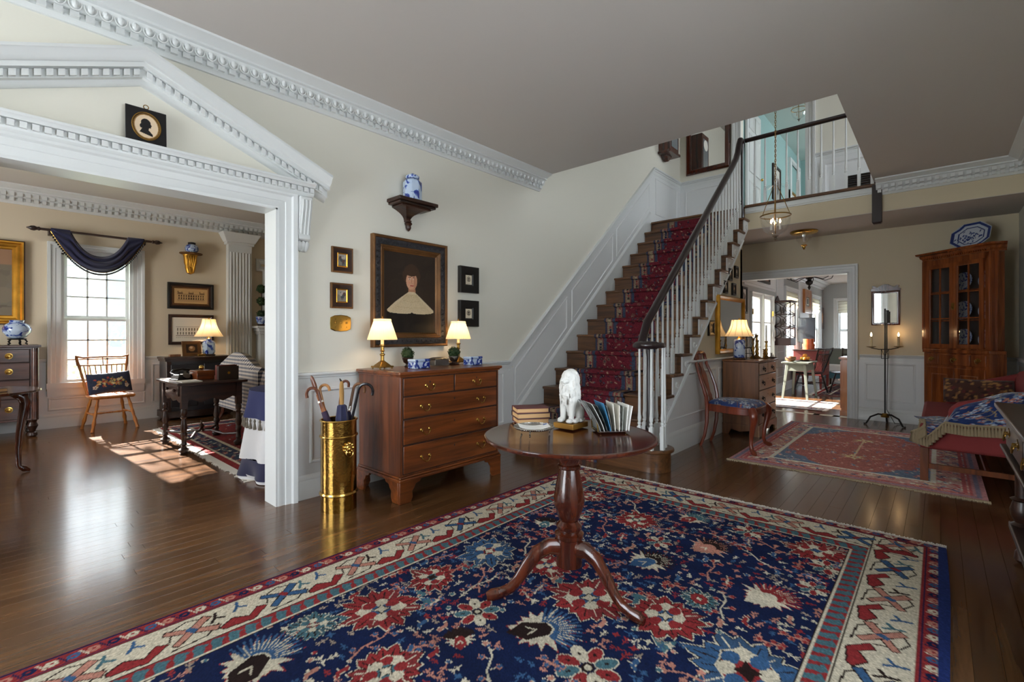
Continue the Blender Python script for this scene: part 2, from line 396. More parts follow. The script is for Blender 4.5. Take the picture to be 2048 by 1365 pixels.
# ---- walls
OX0, OX1, OZ = -.15, 1.37, 2.08       # cased opening to the living room
TOPZ = 5.6
mb = MB().box(RX, W, 0, OX0, WB, CZ+.1).box(OX0, W, OZ, OX1, WB, CZ+.1).box(OX1, W, 0, OX, WB, CZ+.1).box(OX, W, 0, FX+.13, WB, TOPZ)
WL = struct('wall_left', mb, M['wall'], 'long cream wall with the pedimented opening and portrait', 'wall', smooth=False)
# back face of that wall in the living room gets its own paint by a thin skin
struct('wall_living_back', MB().box(RX, WB, 0, OX0-.14, WB+.004, LCZ).box(OX0-.14, WB, OZ+.14, OX1+.14, WB+.004, LCZ).box(OX1+.14, WB, 0, 5.5, WB+.004, LCZ), M['wall_tan'], 'tan living room side of the hall wall', smooth=False)
wx0, wx1, wz0, wz1 = .675, 1.404, .575, 2.25
mb = MB().box(RX, LW, -.3, wx0, LW+.15, LCZ+.2).box(wx0, LW, -.3, wx1, LW+.15, wz0).box(wx0, LW, wz1, wx1, LW+.15, LCZ+.2).box(wx1, LW, -.3, 5.5, LW+.15, LCZ+.2)
WLR = struct('wall_living_window', mb, M['wall_tan'], 'tan living room wall with the tall sash window', smooth=False)
def holes(name, u0, u1, zt, hs, P, th, m, label, z0=0):
    mb = MB(); us = sorted({u0, u1, *[h[0] for h in hs], *[h[1] for h in hs]})
    def B(a, b, c, d):
        p = [P(a, c, 0), P(b, c, 0), P(b, d, 0), P(a, d, 0), P(a, c, -th), P(b, c, -th), P(b, d, -th), P(a, d, -th)]
        mb.add(p, [(0,3,2,1),(4,5,6,7),(0,1,5,4),(1,2,6,5),(2,3,7,6),(3,0,4,7)])
    for a, b in zip(us, us[1:]):
        hh = [h for h in hs if h[0] <= a+1e-6 and h[1] >= b-1e-6]
        if hh: B(a, b, z0, hh[0][2]); B(a, b, hh[0][3], zt)
        else: B(a, b, z0, zt)
    return struct(name, mb, m, label, smooth=False)
Pliv = onwall('x', RX, 1)
holes('wall_living_side', WB, LW, LCZ, [(5.4, 7.0, .6, 2.25)], Pliv, .15, M['wall_tan'], 'tan living room side wall with wide window')
holes('wall_front', RY, W, CZ, [(1.3, 3.1, .05, 2.6)], onwall('x', RX, 1), .15, M['wall'], 'cream front wall with glazed entrance behind the viewer')
struct('wall_living_end', MB().box(5.5, WB, 0, 5.6, LW, LCZ), M['wall_tan'], 'tan end wall of the living room', smooth=False)
WR = holes('wall_right', RX, FX+.13, CZ+.1, [(.3, 2.1, .7, 2.4)], onwall('y', RY, 1), .12, M['wall'], 'cream right wall behind the red settee')
DY0, DZ = .955, 2.09
holes('wall_far', RY, W, UZ, [(DY0, KY, -.01, DZ)], onwall("x", FX, -1), .13, M["wall_passage"], 'sand coloured far wall with wide cased opening'); WF = bpy.data.objects['wall_far']
UY0, UY1 = 1.50, 2.42   # upstairs doorway
WU = holes('wall_upper_far', RY-2, W, TOPZ, [(UY0, UY1, UZ-.01, TOPZ-.35)], onwall("x", FX+.06, -1), .13, M['wall'], 'cream upstairs wall with doorway, seen through the stairwell', z0=UZ)
struct('ceiling', MB().box(RX, RY, CZ, OX, W, CZ+.12).box(OX, RY, CZ, BX, OY, CZ+.12), M['ceil'], 'plain off-white hall ceiling with stairwell opening', 'ceiling', smooth=False)
struct('ceiling_living', MB().box(RX, WB, LCZ, 5.5, LW, LCZ+.12), M['ceil'], 'off-white living room ceiling', 'ceiling', smooth=False)
struct('ceiling_upper', MB().box(OX-.3, RY-2, TOPZ, FX+.2, WB, TOPZ+.1), M['ceil'], 'upstairs ceiling', 'ceiling', smooth=False)
struct('wall_upper_near', MB().box(OX-.14, RY-2, CZ+.1, OX, W, TOPZ), M['wall'], 'cream upstairs wall above the hall ceiling', smooth=False)
holes('wall_upper_right', OX, FX+.2, TOPZ, [(5.0, 7.4, 3.7, 5.3)], onwall('y', RY-2, 1), .12, M['wall'], 'cream upstairs wall with added unseen window', z0=CZ)
struct('floor_upper', MB().box(OX-.14, RY-2, CZ+.12, BX, OY-.02, CZ+.14).box(FX+.06, -2, UZ-.2, 13, UY1+.1, UZ), M['stair'], 'upstairs wooden floor', 'floor', smooth=False)
# balcony slab: face, soffit, wood nosing, white fascia
PB = onwall('x', BX, -1)
BAL = struct('wall_balcony', MB().box(BX, RY, SZ, FX, US+.03, UZ-.03).box(BX+.12, US+.03, SZ, FX, W, UZ-.03), M['wall_passage'], 'sand coloured balcony face above the passage', smooth=False)
obj('soffit', MB().box(BX+.002, RY, SZ-.006, FX, W, SZ+.001), M['ceil'], BAL, smooth=False)
obj('fascia', run(MB(), [(0, UZ-.11), (.012, UZ-.11), (.014, UZ-.095), (.022, UZ-.09), (.022, UZ-.045), (.03, UZ-.035), (0, UZ-.03)], PB, OY, US+.02), M['trim'], BAL)
obj('nosing', MB().box(BX-.045, OY-.02, UZ-.03, BX+.14, US+.02, UZ+.004), M['stair'], BAL, bev=.006)
obj('landing', MB().box(BX+.1, RY-2, UZ-.03, FX, W, UZ), M['stair'], BAL, smooth=False)
# ---- crown mouldings
crown('trim_1', onwall('y', W, -1), RX, OX-.005, CZ)
TR = bpy.data.objects['trim_1']
tag(TR, 'white egg-and-dart and dentil crown moulding on the long wall', 'moulding')
tag(crown('trim_2', onwall('x', BX, -1), OY-.02, RY+.0, CZ, detail=False), 'white dentil crown moulding on balcony face above the passage', 'moulding')
tag(crown('trim_3', onwall('y', RY, 1), .6, BX, CZ, detail=False), 'white crown moulding along the right wall', 'moulding')
tag(crown('trim_4', onwall('y', LW, -1), RX, 5.4, LCZ, s=1.25, detail=False, pitch=.07), 'cream dentil crown moulding in the living room', 'moulding')
# ---- cased opening with pediment
P1 = onwall('y', W, -1); PIL = W
TS = struct('trim_5', casing(MB(), P1, OX0, OX1, OZ, CASE), M['trim'], 'white pedimented surround of the living room opening', 'door surround')
obj('jamb', MB().box(OX1-.012, W-.022, 0, OX1, WB+.03, OZ).box(OX0, W-.022, 0, OX0+.012, WB+.03, OZ).box(OX0, W-.022, OZ-.012, OX1, WB+.03, OZ+.001), M['trim'], TS, smooth=False)
obj('living_side_casing', casing(MB(), onwall('y', WB, 1), OX0, OX1, OZ, [(0, 0), (0, .022), (.08, .03), (.12, .04), (.13, .04), (.13, 0)]), M['trim'], TS)
CORN = [(0, 2.185), (.035, 2.185), (.05, 2.195), (.06, 2.208), (.062, 2.212), (.062, 2.252), (.085, 2.254), (.09, 2.268), (.1, 2.275), (.1, 2.288), (0, 2.288)]
obj('cornice', run(MB(), CORN, P1, OX0-.22, OX1+.24), M['trim'], TS)
dm = MB().box(-.5, 0, -.5, .5, 1, .5).mesh('dentil'); dm.materials.append(M['trim'])
u = OX0-.2
while u < OX1+.23:
    inst('dentil', dm, (u, W-.062, 2.234), TS, PI, (.026, .022, .03)); u += .044
AP, SL, HS = .61, .41, 1.10; dms = {}
for sg in (-1, 1):
    k_ = sg*SL*.026/.034; dms[sg] = MB().add([(x, y, z+x*k_) for x, y, z in ((-.5,0,-.5),(.5,0,-.5),(.5,1,-.5),(-.5,1,-.5),(-.5,0,.5),(.5,0,.5),(.5,1,.5),(-.5,1,.5))], [(0,3,2,1),(4,5,6,7),(0,1,5,4),(1,2,6,5),(2,3,7,6),(3,0,4,7)]).mesh('dentil'); dms[sg].materials.append(M['trim'])
AP, SL, HS = .61, .41, 1.10           # apex x, slope, half span
def zr(u): return 2.81-SL*abs(u-AP)
RAKE = [(0, 0), (.15, 0), (.15, -.016), (.142, -.022), (.128, -.05), (.11, -.066), (.1, -.07), (.1, -.096), (.062, -.098), (.062, -.142), (.04, -.146), (.03, -.16), (.012, -.172), (0, -.174)]
obj('raking_cornice', MB().rings([[P1(u, zr(u)+v, q) for q, v in RAKE] for u in (AP-HS, AP, AP+HS)], True, True, True), M['trim'], TS)
u = .03
while u < HS-.05:
    for sg in (-1, 1):
        p = P1(AP+sg*u, zr(AP+u)-.119, .061); inst('dentil', dms[sg], p, TS, 0, (.026, .022, .034), (0, 0, PI))
    u += .044
# console bracket at the right end
def console(x0):
    sp = [(0, 2.185), (.075, 2.185), (.082, 2.16), (.08, 2.12), (.066, 2.05), (.05, 1.97), (.042, 1.92), (.05, 1.905), (.048, 1.885), (.03, 1.875), (0, 1.875)]
    c = obj('console', MB().prism([(W-q, v) for q, v in sp], x0, x0+.085, 'x'), M['trim'], TS, bev=.004)
    for k in range(3):
        xx = x0+.018+k*.025
        obj('reed', MB().tube([(xx, W-q-.001, v) for q, v in sp[2:7]], .008, 6), M['trim'], c)
    for k in (-1, 0, 1):
        mbx = place(MB(), (x0+.043+k*.022, W-.018, 1.835), 0, .25, k*.18); mbx.ball((0, 0, 0), .02, 8, 8, 1, .8, 2.1); obj('leaf', mbx, M['trim'], c)
console(OX1+.135); console(OX0-.22)
# ---- wainscot of the long wall
obj('chair_rail', run(MB(), [(q, .905+v) for q, v in RAIL], P1, OX1+.13, 3.78), M['trim'], WL)
bl = struct('baseboard_left', run(MB(), BASE, P1, OX1+.13, 4.0), M['trim'], 'white baseboard of the long wall', 'baseboard')
obj('dado', MB().box(OX1+.13, W-.005, .17, 3.85, W, .84), M['wain'], WL, smooth=False)
panel(WL, P1, rect(1.60, .25, 2.62, .80)); panel(WL, P1, rect(2.72, .25, 3.70, .80))
# ---- passage walls: under-stair wall, far-wall wainscot, opening casing
P2 = onwall('y', US, -1)
WUS = struct('wall_understair', MB().prism([(4.15, 0), (6.9, 0), (6.9, 2.49), (4.15, .14)], US, US+.1, 'y'), M['wall_passage'], 'cream wall below the staircase', smooth=False)
obj('end', MB().box(6.82, US, 0, 6.9, W, 2.35), M['wall_passage'], WUS, smooth=False)
def usz(x): return .30+(x-4.15)*(2.66-.30)/(6.9-4.15)
obj('dado', MB().prism([(4.15, .17), (6.9, .17), (6.9, .86), (4.95, .86), (4.2, .25)], US-.004, US, 'y'), M['wain'], WUS, smooth=False)
obj('chair_rail', run(MB(), [(q, .905+v) for q, v in RAIL], P2, 4.94, 6.9), M['trim'], WUS)
struct('baseboard_stair', run(MB(), [(q, v*1.25) for q, v in BASE], P2, 4.1, 6.9), M['trim'], 'white baseboard below the staircase', 'baseboard')
panel(WUS, P2, [(4.45, .33), (5.85, .33), (5.85, .8), (5.02, .8)]); panel(WUS, P2, rect(5.95, .33, 6.8, .8))
PF = onwall('x', FX, -1)
obj('chair_rail', run(MB(), [(q, .905+v) for q, v in RAIL], PF, RY, DY0-.13), M['trim'], WF)
obj('dado', MB().box(FX-.005, RY, .15, FX, DY0-.1, .84), M['wain'], WF, smooth=False)
panel(WF, PF, rect(.22, .27, .77, .80)); panel(WF, PF, rect(-.6, .27, .12, .80))
struct('baseboard_far', run(MB(), BASE, PF, RY, DY0-.1), M['trim'], 'white baseboard on the far wall', 'baseboard')
TD = struct('trim_6', casing(MB(), PF, DY0, KY+.4, DZ, [(d*.85, q) for d, q in CASE]), M['trim'], 'white casing of the wide kitchen opening', 'door surround')
obj('jamb', MB().box(FX-.02, DY0, 0, FX+.16, DY0+.015, DZ).box(FX-.02, DY0, DZ-.015, FX+.16, KY, DZ), M['trim'], TD, smooth=False)
PR_ = onwall('y', RY, 1)
obj('chair_rail', run(MB(), [(q, .905+v) for q, v in RAIL], PR_, 3.0, FX), M['trim'], WR)
struct('baseboard_right', run(MB(), BASE, PR_, RX, FX), M['trim'], 'white baseboard on the right wall', 'baseboard')
# ---- stair wainscot
RS, TSX = .19933, .23333
def nose_x(k): return 4.336+(k-3)*TSX-.0
def nz(x): return (3+(x-4.336)/TSX)*RS          # z of the nosing line at x
SLP = RS/TSX
def railz(x): return .905+(x-3.78)*(3.89-.905)/(7.27-3.78)
rr = MB().rings([[P1(u, z+v, q) for q, v in [(q_, v_*1.25) for q_, v_ in RAIL]] for u, z in ((3.78, .905), (7.27, 3.89), (FX+.06, 3.89))], True, True, True)
obj('stair_rail_moulding', rr, M['trim'], WL)
def skz(x): return nz(x)+.17
obj('stair_dado', MB().prism([(3.851, .15), (4.0, .15), (7.05, nz(7.05)-.06), (FX+.06, UZ), (FX+.06, 3.83), (7.27, 3.83), (3.851, .91)], W-.005, W, 'y'), M['wain'], WL, smooth=False)
obj('skirt', MB().rings([[P1(u, nz(u)+v, q) for q, v in ((0, -.3), (.018, -.3), (.018, .13), (.026, .14), (.022, .16), (.01, .175), (0, .18))] for u in (3.86, 7.13)], True, True, True), M['trim'], WL)
def spar(x0, x1): return [(x0, skz(x0)+.06), (x1, skz(x1)+.06), (x1, railz(x1)-.15), (x0, railz(x0)-.15)]
for a, b in ((3.87, 4.86), (4.95, 5.98), (6.07, 7.12)): panel(WL, P1, spar(a, b))
panel(WL, P1, rect(7.33, 3.15, 8.2, 3.75))
PU = onwall('x', FX+.06, -1)
obj('chair_rail', run(MB(), [(q*1.1, 3.89+v*1.2) for q, v in RAIL], PU, UY1+.12, W), M['trim'], WU)
obj('dado', MB().box(FX+.055, UY1+.1, UZ, FX+.06, W, 3.83), M['wain'], WU, smooth=False)
panel(WU, PU, rect(UY1+.18, 3.15, W-.09, 3.75))
obj('chair_rail', run(MB(), [(q*1.1, 3.89+v*1.2) for q, v in RAIL], PU, RY-1, UY0-.12), M['trim'], WU)
obj('casing', casing(MB(), PU, UY0, UY1, TOPZ-.35, CASE, UZ), M['trim'], WU)
obj('dado', MB().box(FX+.055, RY-1, UZ, FX+.06, UY0-.1, 3.83), M['wain'], WU, smooth=False)
# upstairs closet door with a louvred vent
dr = obj('upper_closet_door', polyframe(MB(), rect(.1, UZ+.05, 1.3, 3.77), [(0, 0), (0, .03), (.06, .035), (.08, .02), (.1, .012)], PU, (.1, .012)), M['wain'], WU)
vent = obj('vent', MB().box(FX+.03, .45, 3.1, FX+.04, .98, 3.48), M['ebony'], WU, smooth=False)
for k in range(12): obj('slat', place(MB(), (FX+.025, .715, 3.12+k*.031), 0, 0, .6).box(-.012, -.26, -.002, .012, .26, .002), M['pewter'], WU if 0 else vent, smooth=False)
# upstairs room beyond the doorway
struct('wall_upper_room', MB().box(FX+.2, UY1+.0, UZ, 13, UY1+.1, TOPZ-.1), M['teal'], 'teal bedroom wall upstairs', smooth=False)
struct('wall_upper_room_end', MB().box(12.9, -1, UZ, 13, UY1, TOPZ), M['teal'], 'teal end wall of the upstairs room', smooth=False)
holes('wall_upper_room_side', FX+.2, 13, TOPZ, [(9.7, 11.9, 3.7, 5.1)], onwall('y', -.9, 1), .1, M['wall'], 'pale side wall of the upstairs room with added unseen window', z0=UZ)
struct('ceiling_upper_room', MB().box(FX+.19, -1, TOPZ-.3, 13, UY1, TOPZ-.2), paint('pale_blue_ceiling', rgb(206, 220, 214), .8), 'pale upstairs room ceiling', 'ceiling', smooth=False)
# ============================================================ painted cloth and pictures: patterns drawn into per-vertex colours
class Canvas:
    def __init__(s, w, h, res, c):
        s.w, s.h, s.res = w, h, res; s.nx, s.ny = int(round(w/res))+1, int(round(h/res))+1
        s.a = np.empty((s.ny, s.nx, 3), np.float32); s.a[:] = c
        s.xs = np.linspace(0, w, s.nx); s.ys = np.linspace(0, h, s.ny)
    def sl(s, x0, y0, x1, y1):
        i0, i1 = np.searchsorted(s.xs, (x0, x1)); j0, j1 = np.searchsorted(s.ys, (y0, y1))
        return slice(j0, min(j1+1, s.ny)), slice(i0, min(i1+1, s.nx))
    def rect(s, x0, y0, x1, y1, c):
        a, b = s.sl(x0, y0, x1, y1); s.a[a, b] = c; return s
    def poly(s, pts, c):
        p = np.asarray(pts, float); a, b = s.sl(*p.min(0), *p.max(0)); X, Y = np.meshgrid(s.xs[b], s.ys[a])
        if X.size == 0: return s
        ins = np.zeros(X.shape, bool); q = np.roll(p, -1, 0)
        for (x0, y0), (x1, y1) in zip(p, q):
            if y0 == y1: continue
            k = (y0 > Y) != (y1 > Y); ins ^= k & (X < (x1-x0)*(Y-y0)/(y1-y0)+x0)
        s.a[a, b][ins] = c; return s
    def ell(s, cx, cy, rx, ry, c, rot=0):
        m = max(rx, ry); a, b = s.sl(cx-m, cy-m, cx+m, cy+m); X, Y = np.meshgrid(s.xs[b]-cx, s.ys[a]-cy)
        if X.size == 0: return s
        k, q = math.cos(rot), math.sin(rot); ins = ((X*k+Y*q)/rx)**2+((-X*q+Y*k)/ry)**2 < 1
        s.a[a, b][ins] = c; return s
    def line(s, pts, w, c):
        for (x0, y0), (x1, y1) in zip(pts, pts[1:]):
            m = w/2+s.res; a, b = s.sl(min(x0, x1)-m, min(y0, y1)-m, max(x0, x1)+m, max(y0, y1)+m); X, Y = np.meshgrid(s.xs[b], s.ys[a])
            if X.size == 0: continue
            dx, dy = x1-x0, y1-y0; L = dx*dx+dy*dy+1e-12; t = np.clip(((X-x0)*dx+(Y-y0)*dy)/L, 0, 1)
            ins = (X-x0-t*dx)**2+(Y-y0-t*dy)**2 < (w/2)**2; s.a[a, b][ins] = c
        return s
    def speck(s, amt):
        s.a *= (1+RNG.normal(0, amt, s.a.shape[:2]+(1,))).astype(np.float32); return s
    def abrash(s, amt):
        n = RNG.normal(0, 1, s.nx//12+3); k = np.interp(np.arange(s.nx)/12, np.arange(len(n)), n); s.a *= (1+amt*k)[None, :, None].astype(np.float32); return s
    def tone(s, k, d):
        g = s.a.mean(2, keepdims=True); s.a = (s.a*(1-d)+g*d)*k; return s
    def mesh(s, name, fn, m):
        U, V = np.meshgrid(s.xs, s.ys); X, Y, Z = fn(U, V)
        co = np.stack([np.broadcast_to(q, U.shape) for q in (X, Y, Z)], -1).reshape(-1, 3).astype(np.float32)
        nx, ny = s.nx, s.ny; i = np.arange(nx*ny).reshape(ny, nx)
        f = np.stack([i[:-1, :-1], i[:-1, 1:], i[1:, 1:], i[1:, :-1]], -1).reshape(-1, 4)
        me = bpy.data.meshes.new(name); me.vertices.add(len(co)); me.vertices.foreach_set('co', co.ravel())
        me.loops.add(f.size); me.loops.foreach_set('vertex_index', f.ravel().astype(np.int32))
        me.polygons.add(len(f)); me.polygons.foreach_set('loop_start', np.arange(0, f.size, 4, dtype=np.int32)); me.polygons.foreach_set('use_smooth', np.ones(len(f), bool))
        me.update(calc_edges=True)
        c = np.clip(s.a/255, 0, 1); c = np.where(c <= .04045, c/12.92, ((c+.055)/1.055)**2.4)
        col = np.ones((nx*ny, 4), np.float32); col[:, :3] = c.reshape(-1, 3)
        at = me.color_attributes.new('Col', 'FLOAT_COLOR', 'POINT'); at.data.foreach_set('color', col.ravel())
        me.materials.append(m); return me
def flatpic(name, cv, m, parent, w, h, q, loc=(0, 0, 0), tilt=0):
    # upright picture facing -Y in its parent's frame, centred
    me = cv.mesh(name, lambda U, V: (U/cv.w*w-w/2, np.full_like(U, -q), V/cv.h*h-h/2), m)
    o = obj(name, me, None, parent); o.location = loc; return o
NV, MB_, RD, PK, CR, DK, TL, TN = (18, 32, 76), (54, 96, 142), (160, 44, 46), (202, 132, 112), (220, 208, 180), (44, 28, 26), (72, 116, 128), (176, 140, 92)
def rot2(pts, c, a, s=1, fl=1):
    k, q = math.cos(a), math.sin(a); return [(c[0]+s*(x*k-fl*y*q), c[1]+s*(x*q+fl*y*k)) for x, y in pts]
def star(n, r0, r1, sx=1, sy=1, jit=0, rnd=None):
    out = []
    for i in range(2*n):
        r = (r0 if i % 2 == 0 else r1)*(1+(rnd.uniform(-jit, jit) if rnd else 0)); a = PI*i/n
        out.append((sx*r*math.cos(a), sy*r*math.sin(a)))
    return out
def palmette(cv, c, s, a, body, edge, heart, hc, rnd, n=15):
    s *= 1.12; pet = []
    for k in range(n):
        w = 2*PI*k/n+rnd.uniform(-.08, .08); L = rnd.uniform(.78, 1.08)*(1-.12*abs(math.sin(w))); h = rnd.uniform(.09, .13); pet.append((w, L, h, rnd.choice((0, 0, 1))))
    def petal(w, L, h, g): return rot2(rot2([(.2, -h-g), (L*.72, -h*1.25-g), (L*.86, -h*.7-g), (L+g, -h*.25), (L*.93+g, h*.2), (L*.84, h*.9+g), (L*.7, h*1.1+g), (.2, h+g)], (0, 0), w), c, a, s)
    for w, L, h, q in pet: cv.poly(petal(w, L, h, .045), edge)
    for w, L, h, q in pet: cv.poly(petal(w, L, h, .018), DK)
    for w, L, h, q in pet: cv.poly(petal(w, L, h, 0), body if not q else tuple(int(v*.8+12) for v in body))
    for w, L, h, q in pet: cv.line(rot2(rot2([(.45, 0), (L*.8, 0)], (0, 0), w), c, a, s), .006, edge if q else DK)
    for rr_, cc in ((.56, edge), (.53, DK), (.50, heart)): cv.poly(rot2(star(8, rr_, rr_*.86, 1, .8, .04, rnd), c, a, s), cc)
    for k in range(8): cv.ell(*rot2([(.36*math.cos(k*PI/4), .28*math.sin(k*PI/4))], c, a, s)[0], .028*s/.17, .022*s/.17, body if k % 2 else edge) if s > .1 else None
    cv.poly(rot2(star(4, .24, .13, 1, .8), c, a, s), DK); cv.poly(rot2(star(4, .2, .1, 1, .8), c, a, s), hc)
    b = rot2([(-1.0, 0)], c, a, s)[0]; Q = [(-.3, -.45), (.1, -.3), (.3, -.14), (.55, .0), (.3, .14), (.1, .3), (-.3, .45), (-.08, 0)]
    cv.poly(rot2([(x*1.1, y*1.1) for x, y in Q], b, a+PI, s*.55), edge); cv.poly(rot2(Q, b, a+PI, s*.55), TL)
def fan(cv, c, s, a, body, tip, lines, rnd, n=11):
    P = []; n = 17
    for k in range(n):
        w = 2.75-5.5*k/(n-1); r = rnd.uniform(.8, 1.08)*(1 if abs(w) < 1.8 else .72); P += [(r*math.cos(w), r*.78*math.sin(w)), (.52*math.cos(w-.16), .44*math.sin(w-.16))]
    cv.poly(rot2([(x*1.04, y*1.05) for x, y in P], c, a, s), RD if body is CR else CR); cv.poly(rot2(P, c, a, s), body)
    for k in range(n-1):
        w = 1.25-2.5*k/(n-1); cv.line(rot2([(.3*math.cos(w), .28*math.sin(w)), (.86*math.cos(w), .78*math.sin(w))], c, a, s), .009, lines)
    cv.poly(rot2([(-.75, 0), (-.35, -.3), (.15, -.2), (.25, 0), (.15, .2), (-.35, .3)], c, a, s), tip); cv.line(rot2([(-.3, -.12), (-.1, 0), (-.3, .12)], c, a, s), .008, CR)
def flower(cv, c, s, a, cols, n=8):
    for k in range(n):
        w = 2*PI*k/n+a; p = (c[0]+.62*s*math.cos(w), c[1]+.62*s*math.sin(w)); cv.ell(*p, .4*s, .25*s, CR, w); cv.ell(*p, .36*s, .21*s, cols[k % len(cols)], w); cv.ell(*p, .07*s, .05*s, DK, w)
    cv.ell(*c, .2*s, .2*s, DK); cv.ell(*c, .12*s, .12*s, CR)
def twig(cv, c, s, a, col, w=.006):
    for p in ([(-1, 0), (1, 0)], [(.3, 0), (.9, .5)], [(.3, 0), (.9, -.5)], [(-.4, 0), (0, .45)], [(-.4, 0), (0, -.45)]): cv.line(rot2(p, c, a, s), w, col)
def bloom(cv, c, s, col, e):
    cv.poly(rot2(star(5, 1, .55), c, s*9), s, 0) if 0 else None
    cv.poly(rot2(star(5, s*1.1, s*.7), c, s*90), e); cv.poly(rot2(star(5, s*.85, s*.5), c, s*90), col)
def stem(cv, c, s, a, col, b):
    L = [(-1, 0), (-.3, .12), (.4, -.08), (1, .05)]; cv.line(rot2(L, c, a, s), .008, col)
    for x, y in ((-.6, .3), (-.1, -.3), (.4, .28), (1, .05), (.8, -.3)):
        cv.line(rot2([(x-.12, 0), (x, y)], c, a, s), .006, col); bloom(cv, rot2([(x, y)], c, a, s)[0], .016, b, PK)
def bird(cv, c, s, a, col):
    P = [(-1, .1), (-.6, .35), (.2, .3), (.5, .65), (.75, .7), (1, .55), (.8, .45), (.7, .2), (.4, -.2), (-.3, -.25), (-.9, -.3)]
    cv.poly(rot2([(x*1.1, y*1.14) for x, y in P], c, a, s), CR); cv.poly(rot2(P, c, a, s), col); cv.line(rot2([(0, -.25), (0, -.6)], c, a, s), .007, CR)
_OC = {}
def occ_np(occ):
    k = id(occ); a, n = _OC.get(k, (np.zeros((4096, 3)), 0))
    while n < len(occ): a[n] = occ[n]; n += 1
    _OC[k] = (a, n); return a[:n]
def small_motifs(cv, x0, y0, x1, y1, n, rnd, occ, cols=(CR, PK, (170, 150, 130), RD, MB_)):
    k = 0; tries = 0
    while k < n and tries < n*12:
        tries += 1; c = (rnd.uniform(x0, x1), rnd.uniform(y0, y1))
        oa = occ_np(occ)
        if len(oa) and ((oa[:, 0]-c[0])**2+(oa[:, 1]-c[1])**2 < (oa[:, 2]+.015)**2).any(): continue
        t = rnd.random(); a = rnd.choice((0, .5, 1, 1.5))*PI+rnd.uniform(-.4, .4)
        if t < .62: twig(cv, c, rnd.uniform(.016, .03), a, rnd.choice(cols), .0058); r = .028
        elif t < .78: bloom(cv, c, rnd.uniform(.010, .019), rnd.choice((RD, PK, MB_, TL)), CR); r = .027
        elif t < .85: cv.poly(rot2(star(4, .022, .009), c, a), rnd.choice((PK, CR, RD, MB_))); r = .032
        elif t < .93: stem(cv, c, .05, a, rnd.choice((CR, PK)), rnd.choice((RD, MB_))); r = .055
        else: bird(cv, c, .034, rnd.choice((0, PI)), rnd.choice((RD, PK, MB_))); r = .04
        occ.append((*c, r*.8)); k += 1
def sides(w, h):
    # maps (s along the side, t from the outer edge inwards) to rug coordinates for the four sides
    return [(w, lambda s, t: (s, t)), (w, lambda s, t: (s, h-t)), (h, lambda s, t: (t, s)), (h, lambda s, t: (w-t, s))]
def band(cv, d0, d1, c):
    w, h = cv.w, cv.h
    for r in ((d0, d0, w-d0, d1), (d0, h-d1, w-d0, h-d0), (d0, d0, d1, h-d0), (w-d1, d0, w-d0, h-d0)): cv.rect(*r, c)
RNDR = random.Random(11)
